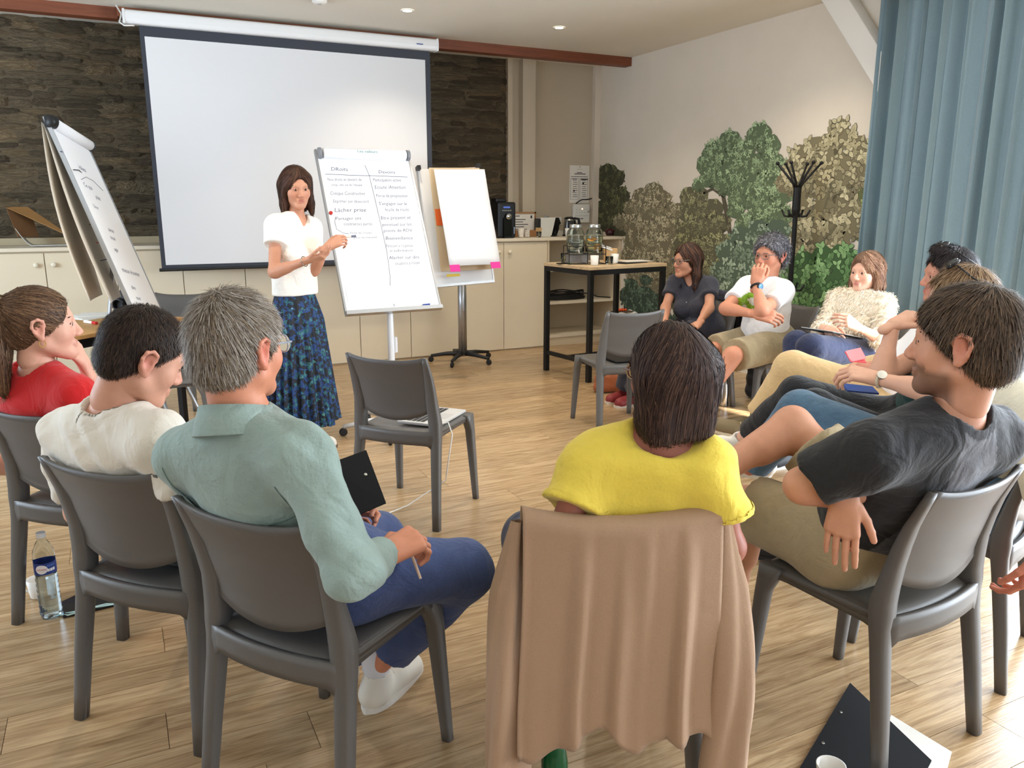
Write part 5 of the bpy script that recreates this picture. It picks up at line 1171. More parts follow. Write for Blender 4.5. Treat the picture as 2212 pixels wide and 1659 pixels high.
def trousers(F_, J, side, up, g=.014, stop=(1.9, 1.9), r=(.092, .072, .055), k=.035, hips=True, sex='m'):
    pv = J['pelvis']
    if hips: F_.rc(pv-side*.075, pv+side*.075, .118+g, .118+g, .04); F_.rc(pv, pv+up*.12, .15+g, .140+g, .04, sq=(np.cross(up, side), .74), cuts=[(pv+up*.13, up)])
    for q, st in zip('LR', stop):
        if 'kn'+q not in J: continue
        a = pv+side*(.09 if q == 'R' else -.09); b, c = J['kn'+q], J['an'+q]
        if st <= 1: e = a+(b-a)*st; d = nrm(b-a); F_.rc(a, e+d*.03, r[0]+g, r[1]+g, k, cuts=[(e, d)])
        else: e = b+(c-b)*(st-1); d = nrm(c-b); F_.rc(a, b, r[0]+g, r[1]+g*.7, k); F_.rc(b, e+d*.03, r[1]+g*.7, r[2]+g, .025, cuts=[(e, d)])
# ================================================================== the people
def person(label, base, group=None): return thing('person', label, 'person', (base[0], base[1], 0), group=group)
def ground(p): return np.array([p[0], p[1], 0.])
HB = .0075
# ---------------------------------------------------------------- presenter
def presenter():
    J = dict(hips=.80, pelvis=at(638, 655, 4.95), shR=at(596, 490, 4.76), shL=at(672, 494, 4.99), neck=at(640, 468, 4.90), elR=at(592, 588, 4.70), wrR=at(668, 561, 4.60), elL=at(676, 585, 4.92), wrL=at(708, 533, 4.78),
             anR=onZ(668, 930, .10), anL=onZ(640, 922, .10))
    for q in 'RL': J['kn'+q] = J['pelvis']*.52+J['an'+q]*.48
    root = person('standing woman in white blouse and long blue-green floral skirt pointing at the flip chart', onZ(655, 942, 0))
    H = Head(at(640, 405, 4.85), cd(.50, -.80, -.18), UZ+cd(-.06, 0), .99, 'f'); up = UZ
    hands = [dict(wrist=J['wrR'], fd=cd(.9, -.1, .22), back=cd(.15, -.3, -.9), thumb=cd(0, -.9, .3), curl=(.35, .45, .55, .6), tcurl=.3, base=.25, size=.94),
             dict(wrist=J['wrL'], fd=cd(.85, .2, .45), back=cd(-.2, -.9, .4), thumb=cd(-.3, 0, .9), curl=(.55, .75, .85, .9), tcurl=.35, size=.92, base=.45)]
    o, (side, upv, fr), tips = body(root, J, H, (196, 140, 112), 'f', .0075, hands, hh=.003, flush=.3, lips=(170, 84, 80), legr=.68, hipw=.05)
    eyes(H, root)
    def ex(H, F_):
        for q in (-1, 1):
            H.rc(F_, (q*.070, -.005, .05), (q*.080, .004, -.10), .026, .024, .03); H.rc(F_, (q*.080, .004, -.10), (q*.086, .018, -.158), .024, .013, .02)
        H.rc(F_, (-.05, -.07, .0), (-.05, -.065, -.13), .045, .035, .04); H.rc(F_, (.05, -.07, .0), (.05, -.065, -.13), .045, .035, .04)
    hair(H, root, 'long', [(58, 36, 28), (84, 54, 40), (40, 25, 21), (108, 74, 54)], .0055, 3800, 3, ex)
    # blouse
    F_ = Field(); torso(F_, J, 'f', .022); F_.rc(J['pelvis']+upv*.03, J['pelvis']+upv*.2, .140, .132, .05, sq=(fr, .8))
    sleeve(F_, J, 'R', .40, .066, .070); sleeve(F_, J, 'L', .40, .066, .070)
    w = J['pelvis']+UZ*.055; F_.cut(w, -UZ); neckhole(F_, J, H, .062)
    nk = J['neck']; F_.rc(nk+fr*.07+UZ*.02, nk+fr*.135-UZ*.12, .052, .008, .01, op='s')
    m_b = cloth('blouse_white', (238, 233, 224), .8, .03, 30, .3, 90); garment(root, 'blouse', F_, .0075, m_b, .007, 42, 5, UZ, aniso=.2)
    # skirt with sewn pleats
    wc = J['pelvis']+UZ*.065; hc = ground(J['anR'])*.5+ground(J['anL'])*.5+UZ*.165; K = 150
    def sk(u, v):
        an = u*2*PI; t = v; c = wc*(1-t)+hc*t; a = .128+.035*min(1, t*5)+.075*t; b = .104+.03*min(1, t*5)+.06*t; pl = 1+(.012+.085*t)*math.sin(an*26+1.2*math.sin(an*3))+.05*t*math.sin(an*5+1)
        x = nrm(side*np.array([1, 1, 0])); y = nrm(fr*np.array([1, 1, 0])); return c+x*a*pl*math.cos(an)+y*b*pl*math.sin(an)+UZ*(.012*math.sin(an*9)*t-.03*math.sin(an)*t)
    m = bpy.data.materials.new('skirt_floral'); m.use_nodes = True; nt = m.node_tree; N = nt.nodes; L = nt.links; b = N['Principled BSDF']; b.inputs['Roughness'].default_value = .7
    tc = N.new('ShaderNodeTexCoord'); n1 = N.new('ShaderNodeTexNoise'); n1.inputs['Scale'].default_value = 26; n1.inputs['Detail'].default_value = 6; n1.inputs['Roughness'].default_value = .7
    n2 = N.new('ShaderNodeTexVoronoi'); n2.inputs['Scale'].default_value = 48; L.new(tc.outputs['Object'], n1.inputs[0]); L.new(tc.outputs['Object'], n2.inputs[0])
    cr = N.new('ShaderNodeValToRGB'); cr.color_ramp.interpolation = 'CONSTANT'; e = cr.color_ramp.elements; e[0].position = 0; e[0].color = (*lin((10, 16, 24)), 1); e[1].position = .50; e[1].color = (*lin((20, 60, 120)), 1)
    for p_, c_ in ((.56, (14, 26, 40)), (.585, (40, 120, 130)), (.61, (16, 40, 66)), (.645, (90, 160, 120)), (.67, (30, 80, 150)), (.72, (180, 210, 170))): k = e.new(p_); k.color = (*lin(c_), 1)
    mx = N.new('ShaderNodeMix'); mx.data_type = 'FLOAT'; mx.inputs[0].default_value = .3; L.new(n1.outputs['Fac'], mx.inputs[2]); L.new(n2.outputs['Color'], mx.inputs[3]); L.new(mx.outputs[0], cr.inputs[0]); L.new(cr.outputs[0], b.inputs['Base Color'])
    MB().grid(sk, 241, 26).build('skirt', m, root, smooth=True)
    def wb_(u, v): q = sk(u, 0); return q+UZ*(.028*v-.004)+(q-wc)*.03
    MB().grid(wb_, 60, 3).build('waistband', mat('waistband_black', (18, 20, 24), .7), root, smooth=True)
    m_bt = mat('boot_white', (214, 208, 200), .55); m_s = mat('boot_sole', (96, 78, 62), .6)
    for an, d in ((J['anR'], cd(.95, -.30)), (J['anL'], cd(.80, -.35))):
        bt_ = shoe(root, an, d, 0., .25, m_bt, m_s, 'boot', .036, .13, False)
        F_ = Field(); F_.rc(an-UZ*.02, an+UZ*.07, .040, .046, .02); v, f = F_.mesh(.007); obj('shaft', v, f, m_bt, bt_, smooth=True)
    mk_ = thing('marker', 'white marker held in the hand of the standing woman', 'marker', tips[1][0]); d = cd(.95, .1, .08); p0 = (tips[1][0]+tips[1][4])/2
    MB().tube([p0-d*.03, p0+d*.055], .0075, 10).build('barrel', M_paper, mk_); MB().tube([p0+d*.055, p0+d*.085], .008, 10).build('cap', mat('marker_grey', (120, 128, 150), .4), mk_)
    br = thing('bracelet', 'silver chain bracelet on the forearm of the standing woman', 'bracelet', J['wrR']); ax = nrm(J['wrR']-J['elR']); c = J['wrR']-ax*.035
    s1 = nrm(np.cross(ax, UZ)); s2 = np.cross(ax, s1); MB().tube([c+(s1*math.cos(a)+s2*math.sin(a))*.029 for a in np.linspace(0, 2*PI, 20)], .003, 6, False).build('chain', mat('silver', (200, 198, 190), .25, 1.), br)
presenter()
M_shirt = {}
def seated_legs(key, spread=.13, kz=.50, fwd=.40, feet=.36, az=.10):
    return dict(knL=CL(key, -spread, fwd, kz), knR=CL(key, spread, fwd, kz), anL=CL(key, -spread, feet, az), anR=CL(key, spread, feet, az))
# ---------------------------------------------------------------- grey-haired man in the teal shirt
def teal_man():
    J = dict(pelvis=CL('B', 0, .01, .57), shL=at(398, 985, 1.88), shR=at(652, 995, 1.67), neck=at(516, 898, 1.745), elR=at(762, 1232, 1.63), wrR=at(832, 1198, 1.86), elL=at(520, 1190, 2.12), wrL=at(705, 1130, 2.18),
             knR=at(1000, 1232, 2.20), anR=at(812, 1438, 2.40), knL=at(815, 1165, 2.44), anL=at(742, 1432, 2.52))
    root = person('grey-haired man in a teal shirt and blue jeans seated with a black clipboard', CL('B', 0, 0, 0))
    H = Head(at(515, 750, 1.745), cd(.45, .88, -.03), UZ+cd(.03, 0), 1.0, 'm')
    hands = [dict(wrist=J['wrR'], fd=cd(.62, .62, .12), back=cd(.1, -.35, .9), thumb=cd(-.7, .7, .1), curl=(.7, .8, .85, .9), tcurl=.5, size=1.05, base=.5),
             dict(wrist=J['wrL'], fd=cd(.7, .4, .2), back=cd(-.2, .8, .4), thumb=cd(0, .2, .9), curl=(.8, .8, .8, .8), size=1.0, base=.4)]
    o, (side, up, fr), tips = body(root, J, H, (206, 138, 108), 'm', HB, hands, flush=.6, hh=.0042)
    hair(H, root, 'spiky', [(158, 148, 136), (116, 102, 86), (190, 184, 178), (92, 78, 64), (134, 116, 94)], .005, 13000, 4, None, back_z=-.115, side_m=1.0, width=.0008, L=.030)
    glasses(H, root, mat('frame_clear', (190, 200, 214), .15, trans=.5), mat('lens_clear', (230, 236, 240), .03, trans=1., ior=1.1), 'clear-framed glasses worn by the grey-haired man')
    F_ = Field(); torso(F_, J, 'm', .012); sleeve(F_, J, 'R', 1.80, .062, .053); sleeve(F_, J, 'L', 1.80, .062, .053); neckhole(F_, J, H, .060, -.02)
    F_.cut(J['pelvis']-up*.02, -up); ms = cloth('shirt_teal', (142, 162, 156), .85, .09, 14, .25, 140)
    sh = garment(root, 'shirt', F_, .007, ms, .014, 55, 8, up, aniso=.15)
    sheg = list(LASTG); nu = nrm(H.w(0, -.028, -.05)-J['neck']); s1 = nrm(side-nu*(side@nu)); f1_ = np.cross(nu, s1); cc = J['neck']+nu*.005
    def col(u, v):
        a = PI*.5+(u-.5)*2*PI*.93+PI; r = .071+.014*(v < .5)*(1-2*v)-.006*(v > .5); kk = min(4, int(v*4+.5)); zz = [-.030, -.002, .030, .028, -.02][kk]; r = [.098, .088, .074, .068, .066][kk]
        return cc+s1*r*math.cos(a)*1.02+f1_*r*1.06*math.sin(a)+nu*(zz-.022*math.sin(a)-.014)
    MB().slab(col, 40, 5, (0, 0, -.003)).build('collar', ms, sh, smooth=True)
    seam = mat('seam_teal', (104, 126, 122), .9)
    V_, F2_ = sheg; N_ = vnormals(V_, F2_); bk = (N_@fr) < -.1; o_ = (J['shL']+J['shR'])/2; A_ = (V_-o_)@side; B_ = (V_-o_)@up; ib = np.flatnonzero(bk)
    def seamline(pts):
        out = []
        for x, z in pts: j = ib[np.argmin((A_[ib]-x)**2+(B_[ib]-z)**2+.0*A_[ib])]; out.append(V_[j]+side*(x-A_[j])+up*(z-B_[j])+N_[j]*.0012)
        k_ = np.array(out); k_[1:-1] = (k_[:-2]+2*k_[1:-1]+k_[2:])/4; MB().tube(list(k_), .0014, 5).build('seam', seam, sh, smooth=True)
    seamline([(x, -.085-.015*math.sin((x+.19)/.38*PI)) for x in np.linspace(-.19, .19, 26)]); seamline([(.015+.02*t*t, -.10-.17*t) for t in np.linspace(0, 1, 12)])
    for sg in (-1, 1): seamline([(sg*(.172+.012*math.sin(t*3)), .02-.22*t) for t in np.linspace(0, 1, 14)])
    F_ = Field(); trousers(F_, J, side, up, .012, (1.93, 1.80), (.090, .074, .058)); mj = cloth('jeans_blue', (62, 78, 122), .85, .12, 20, .2, 200)
    garment(root, 'jeans', F_, .0075, mj, .006, 40, 9, up)
    mw = mat('leather_white', (226, 220, 208), .5); msl = mat('sole_white', (226, 222, 214), .6)
    shoe(root, J['anR'], cd(.45, .85), 0., .28, mw, msl, 'trainer'); shoe(root, J['anL']-UZ*.0, cd(-.3, .95), 0., .28, mw, msl, 'trainer')
    for q in 'RL':
        F_ = Field(); F_.rc(J['an'+q], J['an'+q]+UZ*.05, .042, .044, .01); v, f = F_.mesh(.008); obj('sock', v, f, mat('sock_white', (220, 222, 230), .9), root, smooth=True)
    pen = thing('pen', 'pale wooden pen in the hand of the grey-haired man', 'pen', tips[0][1]); MB().tube([tips[0][1]+cd(-.02, 0, .03), tips[0][1]+cd(.012, -.03, -.045)], [.004, .0035], 8).build('barrel', mat('pen_wood', (226, 196, 168), .5), pen)
    # black clipboard held upright on the lap
    q = [at(708, 1002, 2.16), at(791, 972, 2.24), at(834, 1086, 2.12), at(752, 1121, 2.05)]; n = nrm(np.cross(q[1]-q[0], q[3]-q[0]))
    cbd = thing('clipboard', 'black clipboard held upright on the lap of the grey-haired man', 'clipboard', q[3])
    V = q+[p_+n*.004 for p_ in q]; obj('board', V, [(0, 1, 2, 3), (7, 6, 5, 4), (0, 4, 5, 1), (1, 5, 6, 2), (2, 6, 7, 3), (3, 7, 4, 0)], mat('clipboard_black', (14, 14, 16), .8, spec=.25), cbd)
    for u, v in ((792, 1018), (806, 1055)):
        p_ = at(u, v, 2.165); p_ = p_-n*((p_-q[0])@n)-n*.001
        MB().lathe(p_, [(.006, 0), (.004, .002), (0, .0025)], 10, False, -n).build('rivet', mat('silver', (200, 198, 190), .25, 1.), cbd)
teal_man()
# ---------------------------------------------------------------- man in the white T-shirt bending his head
def white_man():
    J = dict(pelvis=CL('C', 0, .01, .57), shL=at(142, 940, 2.24), shR=at(346, 952, 2.03), neck=at(240, 880, 2.12), elR=at(418, 1085, 2.10), wrR=at(520, 1110, 2.34), elL=at(170, 1105, 2.38), wrL=at(430, 1090, 2.52))
    J.update(seated_legs('C'))
    root = person('dark-haired man in a white T-shirt sitting with his head bent down', CL('C', 0, 0, 0))
    H = Head(at(311, 770, 2.10), cd(.72, .62, -.50), UZ+cd(.25, .1), 1.02, 'm')
    hands = [dict(wrist=J['wrR'], fd=cd(.5, .8, .1), back=cd(0, -.2, .9), thumb=cd(-.8, 0, 0), curl=(.6,)*4), dict(wrist=J['wrL'], fd=cd(.8, .3, .1), back=cd(0, .2, .9), thumb=cd(0, .8, 0), curl=(.6,)*4)]
    o, (side, up, fr), tips = body(root, J, H, (212, 158, 134), 'm', HB, hands, hh=.0042, flush=.45)
    eyes(H, root)
    hair(H, root, 'crop', [(42, 32, 28), (58, 44, 36), (30, 24, 22), (76, 58, 46)], .005, 9000, 6, None, back_z=-.112, side_m=1.05, width=.0008, L=.018, cap=.010)
    F_ = Field(); torso(F_, J, 'm', .014); sleeve(F_, J, 'R', .72, .066, .066); sleeve(F_, J, 'L', .72, .066, .066); neckhole(F_, J, H, .068, -.012); F_.cut(J['pelvis']-up*.04, -up)
    ms = cloth('tshirt_white', (226, 220, 208), .88, .03, 12, .15, 150); sh = garment(root, 't_shirt', F_, .0075, ms, .015, 44, 14, up, aniso=.1)
    neckband(sh, J, H, .078, cloth('rib_white', (220, 213, 200)))
    F_ = Field(); trousers(F_, J, side, up, .012); garment(root, 'trousers', F_, .009, cloth('trousers_dark', (44, 48, 58)), .005, 35, 2, up)
    for q in 'LR': shoe(root, J['an'+q], CD('C', 0, 1), 0., .28, mat('shoe_dark', (40, 40, 44), .6), mat('sole_white', (226, 222, 214), .6), 'shoe')
def neckband(par, J, H, r, m_):
    V, F = LASTG; nu = nrm(H.w(0, -.028, -.05)-J['neck']); q = V-J['neck']; t = q@nu; d = np.linalg.norm(q-np.outer(t, nu), axis=1); patch(par, 'neckband', (d < r) & (t > -.06), m_, .0022)
white_man()
# ---------------------------------------------------------------- woman in red with ponytail
def red_woman():
    J = dict(pelvis=CL('D', 0, .01, .57), shL=at(-40, 862, 2.76), shR=at(168, 858, 2.60), neck=at(72, 788, 2.66), elR=at(268, 985, 2.90), wrR=at(184, 792, 2.80), elL=at(-40, 1000, 2.9), wrL=at(150, 1020, 3.05))
    J.update(seated_legs('D'))
    root = person('woman in a red top with wavy brown ponytail touching her chin', CL('D', 0, 0, 0))
    H = Head(at(92, 702, 2.64), cd(.86, .50, .0), UZ, 1.0, 'f')
    hands = [dict(wrist=J['wrR'], fd=cd(-.35, .1, .9), back=cd(.8, .3, .3), thumb=cd(-.6, -.6, 0), curl=(.35, .4, .45, .5), tcurl=.1, size=.98, base=.3, topen=.9), dict(wrist=J['wrL'], fd=cd(.8, .3, .1), back=cd(0, .2, .9), thumb=cd(0, .8, 0), curl=(.6,)*4)]
    o, (side, up, fr), tips = body(root, J, H, (220, 168, 146), 'f', HB, hands, hh=.0042)
    eyes(H, root)
    def ex(H, F_):
        H.el(F_, (0, -.06, -.02), (.055, .045, .06), .03)
        H.rc(F_, (0, -.095, .07), (0, -.125, .075), .022, .024, .01); H.rc(F_, (0, -.125, .072), (.0, -.150, .02), .030, .046, .02); H.rc(F_, (0, -.150, .02), (.0, -.150, -.09), .050, .050, .02); H.rc(F_, (0, -.150, -.09), (0, -.135, -.20), .048, .022, .02)
    hair(H, root, 'pony', [(84, 60, 44), (116, 86, 62), (60, 42, 32), (140, 108, 80)], .005, 6500, 9, ex, width=.0011)
    hl = H.w(0, -.112, .073); tie = thing('hair_tie', 'pale scrunchie around the ponytail of the woman in red', 'hair tie', hl)
    ax = H.R[:, 1]; s1, s2 = H.R[:, 0], H.R[:, 2]
    for k in range(3): MB().tube([hl+ax*(.006*(k-1))+(s1*math.cos(a)+s2*math.sin(a))*(.027+.003*math.sin(a*6+k)) for a in np.linspace(0, 2*PI, 30)], .0032, 5, False).build('loop', mat('scrunchie', (210, 196, 160), .6), tie, smooth=True)
    F_ = Field(); torso(F_, J, 'f', .014); sleeve(F_, J, 'R', .8, .056, .052); sleeve(F_, J, 'L', .8, .056, .052); neckhole(F_, J, H, .060, -.01); F_.cut(J['pelvis']-up*.06, -up)
    garment(root, 'red_top', F_, .0085, cloth('top_red', (198, 24, 28), .9, .04, 12, .12, 200), .005, 26, 4, up)
    F_ = Field(); trousers(F_, J, side, up, .010); garment(root, 'trousers', F_, .010, cloth('trousers_red', (150, 26, 30)), .004, 30, 3, up)
    for q in 'LR': shoe(root, J['an'+q], CD('D', 0, 1), 0., .25, mat('shoe_dark', (40, 40, 44), .6), mat('sole_white', (226, 222, 214), .6), 'shoe')
    er = thing('earring', 'thin gold hoop earring of the woman in red', 'earring', H.w(.083, -.006, -.05)); MB().tube([H.w(.083, -.006+.009*math.cos(a), -.05+.011*math.sin(a)) for a in np.linspace(0, 2*PI, 14)], .0014, 5, False).build('hoop', mat('gold', (210, 170, 90), .25, 1.), er)
red_woman()
# ---------------------------------------------------------------- woman in yellow
def yellow_woman():
    J = dict(pelvis=CL('E', 0, -.05, .57), shL=at(1272, 1000, 1.74), shR=at(1532, 1012, 1.72), neck=at(1428, 932, 1.72), elL=at(1212, 1165, 1.70), wrL=at(1250, 1240, 1.95), elR=at(1575, 1180, 1.76), wrR=at(1470, 1235, 2.02))
    J.update(seated_legs('E'))
    root = person('woman in a bright yellow top with straight brown bob, seen from behind', CL('E', 0, 0, 0))
    H = Head(at(1442, 810, 1.71), cd(-.38, .92, -.04), UZ, .87, 'f')
    hands = [dict(wrist=J['wrL'], fd=cd(.4, .8, .1), back=cd(0, -.2, .9), thumb=cd(.8, 0, 0), curl=(.6,)*4), dict(wrist=J['wrR'], fd=cd(-.6, .6, .1), back=cd(0, -.2, .9), thumb=cd(-.3, .8, 0), curl=(.6,)*4)]
    o, (side, up, fr), tips = body(root, J, H, (156, 96, 78), 'f', HB, hands, hh=.0045)
    def ex(H, F_):
        for q in (-1, 1): H.rc(F_, (q*.062, -.018, .04), (q*.070, -.014, -.10), .030, .020, .03); H.rc(F_, (q*.070, -.014, -.10), (q*.066, .0, -.148), .022, .012, .02)
        for x in (-.055, 0, .055): H.rc(F_, (x, -.062, .02), (x*1.05, -.058, -.15), .050, .030, .04)
        F_.cut(H.w(0, -.05, -.158), H.d(0, -.12, -1), .01)
    hair(H, root, 'bob', [(70, 50, 44), (54, 38, 34), (42, 29, 27), (94, 70, 58)], .005, 9000, 12, ex, width=.0011, L=.13, zmin=-.155)
    glasses(H, root, mat('frame_tortoise', (96, 60, 50), .3), mat('lens_clear', (230, 236, 240), .03, trans=1., ior=1.1), 'tortoiseshell glasses worn by the woman in yellow')
    F_ = Field(); torso(F_, J, 'f', .016)
    for q in 'LR': sleeve(F_, J, q, .58, .056, .078)
    neckhole(F_, J, H, .058, .0); F_.el(J['neck']-fr*.03+up*.02, (.090, .05, .036), np.stack([side, fr, up], 1), .02, 's'); F_.cut(J['pelvis']-up*.05, -up)
    my = cloth('top_yellow', (234, 210, 84), .88, .05, 16, .18, 150); sh = garment(root, 'yellow_top', F_, .007, my, .013, 44, 21, up, aniso=.12)
    for q in 'LR':
        a, b = J['sh'+q], J['el'+q]; d = nrm(b-a); V_ = LASTG[0]; t_ = (V_-a)@d; rr_ = np.linalg.norm(V_-a-np.outer(t_, d), axis=1); ln = np.linalg.norm(b-a)*.58
        patch(sh, 'sleeve_hem', (t_ > ln-.016) & (rr_ < .13), my, .0028)
    F_ = Field(); trousers(F_, J, side, up, .010); garment(root, 'trousers', F_, .010, cloth('trousers_navy', (40, 46, 66)), .004, 30, 3, up)
    for q in 'LR': shoe(root, J['an'+q], CD('E', 0, 1), 0., .25, mat('shoe_dark', (40, 40, 44), .6), mat('sole_white', (226, 222, 214), .6), 'shoe')
yellow_woman()
# ---------------------------------------------------------------- man in the raglan T-shirt
def raglan_man():
    J = dict(pelvis=CL('F', -.03, .02, .575), shL=at(1868, 985, 1.86), shR=at(2150, 945, 2.07), neck=at(2072, 888, 1.93), elL=at(1730, 1048, 1.93), wrL=at(1870, 1085, 2.08), elR=at(2010, 1070, 2.20), wrR=at(1818, 1062, 1.93),
             knL=at(1612, 1090, 2.44), anL=at(1578, 1335, 2.72), knR=at(1712, 918, 2.42), anR=at(1530, 1035, 2.34))
    root = person('bearded man in a black and charcoal raglan T-shirt and khaki shorts, arms crossed', CL('F', 0, 0, 0))
    H = Head(at(2080, 742, 1.89), cd(-.78, .62, -.03), UZ+cd(.04, 0), 1.08, 'm')
    hands = [dict(wrist=J['wrR']+cd(-.005, -.035, .0), fd=cd(-.02, -.05, -1), back=cd(-.5, -.85, 0), thumb=cd(.8, -.5, 0), curl=(.12, .12, .14, .16), tcurl=.1, size=1.0, base=.05, spread=.03), dict(wrist=J['wrL'], fd=cd(.8, .3, -.2), back=cd(-.2, .8, .4), thumb=cd(0, 0, 1), curl=(.5,)*4)]
    o, (side, up, fr), tips = body(root, J, H, (206, 150, 122), 'm', HB, hands, hh=.0042, beard=((84, 62, 50), .7), flush=.4)
    eyes(H, root)
    hair(H, root, 'short', [(72, 58, 48), (96, 78, 62), (54, 43, 36), (116, 94, 74)], .005, 9000, 15, None, back_z=-.115, side_m=.95, width=.0010, L=.036, cap=.014)
    F_ = Field(); torso(F_, J, 'm', .018, belly=.1)
    sleeve(F_, J, 'L', .80, .070, .070); sleeve(F_, J, 'R', .80, .070, .070); neckhole(F_, J, H, .068, -.008); F_.cut(J['pelvis']-up*.13, -up)
    g_, b_ = np.array(lin((92, 92, 97))), np.array(lin((30, 30, 33))); nk = J['neck']
    def cf(V):
        C = np.tile(g_, (len(V), 1))
        for q, sg in (('L', -1), ('R', 1)):
            arm = nk+side*sg*.135-up*.30; a = nk+side*sg*.058; d = arm-a; n = nrm(np.cross(d, fr)); n = n*np.sign(n@(side*sg)); C[((V-a)@n) > 0] = b_
        C[np.linalg.norm((V-nk)-np.outer((V-nk)@up, up), axis=1) < .088] = b_; return C
    ms = cloth('tshirt_raglan', (60, 60, 64), .9, .08, 90, .15, 180, attr='Col'); sh = garment(root, 't_shirt', F_, .0065, ms, .012, 42, 31, up, colfn=cf, aniso=.1)
    F_ = Field(); trousers(F_, J, side, up, .018, (.90, .80), (.096, .084, .06)); garment(root, 'shorts', F_, .0075, cloth('shorts_khaki', (164, 148, 116), .88, .06, 25, .2, 160), .008, 34, 41, up)
    mb_ = mat('shoe_black', (28, 28, 30), .6); shoe(root, J['anL'], cd(-.35, .9), 0., .28, mb_, mat('sole_cream', (220, 210, 186), .6), 'shoe'); 
    sdir = nrm(J['anR']-J['knR']); shoe(root, J['anR']+sdir*.02, cd(-.5, -.2, .5), 0, .28, mb_, mat('sole_cream', (220, 210, 186), .6), 'shoe', up=-sdir)
    F_ = Field(); F_.rc(J['anL']+UZ*.0, J['anL']+UZ*.05, .042, .042, .01); v, f = F_.mesh(.008); obj('sock', v, f, mat('sock_black', (30, 30, 34), .9), root, smooth=True)
raglan_man()
# ---------------------------------------------------------------- woman in the dark button shirt
def dark_woman():
    pv = at(1512, 735, 6.05); J = dict(pelvis=CL('H', 0, -.05, .565), shR=at(1456, 612, 6.08), shL=at(1534, 616, 5.90), neck=at(1496, 601, 5.98), elR=at(1438, 664, 6.0), wrR=at(1436, 702, 5.84), elL=at(1532, 664, 5.78), wrL=at(1508, 700, 5.62),
                                       knR=CL('H', .09, .42, .50), knL=CL('H', -.10, .42, .50), anR=onZ(1352, 842, .09), anL=onZ(1372, 850, .09))
    root = person('woman in a dark short-sleeved button shirt with wavy dark hair and thin glasses', CL('H', 0, 0, 0))
    H = Head(at(1484, 563, 5.92), cd(-.88, -.42, -.03), UZ, 1.0, 'f')
    hands = [dict(wrist=J['wrR'], fd=cd(-.5, -.6, -.3), back=cd(-.2, 0, .9), thumb=cd(.8, 0, 0), curl=(.4,)*4), dict(wrist=J['wrL'], fd=cd(-.6, -.5, -.3), back=cd(0, -.2, .9), thumb=cd(.3, .8, 0), curl=(.4,)*4)]
    o, (side, up, fr), tips = body(root, J, H, (198, 142, 114), 'f', .009, hands, hh=.0034)
    eyes(H, root)
    def ex(H, F_):
        for q in (-1, 1): H.rc(F_, (q*.066, -.03, .04), (q*.08, -.03, -.10), .034, .032, .03); H.rc(F_, (q*.08, -.03, -.10), (q*.085, -.01, -.19), .032, .018, .02)
        H.rc(F_, (0, -.07, 0), (0, -.08, -.16), .06, .04, .04)
    hair(H, root, 'long', [(52, 36, 32), (74, 50, 42), (36, 26, 24), (120, 82, 60)], .006, 2600, 22, ex, width=.002)
    glasses(H, root, mat('frame_thin', (120, 120, 124), .3, .6), mat('lens_clear', (230, 236, 240), .03, trans=1., ior=1.1), 'thin metal glasses worn by the woman in the dark shirt')
    F_ = Field(); torso(F_, J, 'f', .016); [sleeve(F_, J, q, .52, .056, .064) for q in 'LR']; neckhole(F_, J, H, .060, .0); F_.rc(J['neck']+fr*.06, J['neck']+fr*.12-up*.10, .035, .006, .008, op='s'); F_.cut(J['pelvis']-up*.06, -up)
    md = cloth('shirt_charcoal', (52, 52, 62), .85, .08, 20, .2, 120); sh = garment(root, 'button_shirt', F_, .008, md, .006, 34, 51, up)
    for q in (-1, 1): MB().slab(lambda u, v: J['neck']+side*q*(.05+.012*v+.01*u)+fr*(-.02+.13*u)+up*(.012-.05*u-.022*v), 6, 3, up*.003).build('collar', md, sh, smooth=True)
    ch = (J['shL']+J['shR'])/2
    for k in range(5): MB().lathe(ch-up*(.12+.06*k)+fr*(.13-.004*k), [(.005, 0), (.004, .002), (0, .002)], 8, False, fr).build('button', mat('silver', (200, 198, 190), .25, 1.), sh)
    F_ = Field(); trousers(F_, J, side, up, .014, (1.95, 1.95), (.088, .074, .075)); garment(root, 'trousers', F_, .009, cloth('trousers_charcoal', (44, 44, 54)), .006, 35, 6, up)
    mr = mat('sandal_red', (136, 44, 44), .5); ms = mat('sandal_sole', (214, 200, 184), .7)
    for q in 'LR': shoe(root, J['an'+q], cd(-.85, -.5), 0., .25, mr, ms, 'sandal', .04, .07)
dark_woman()
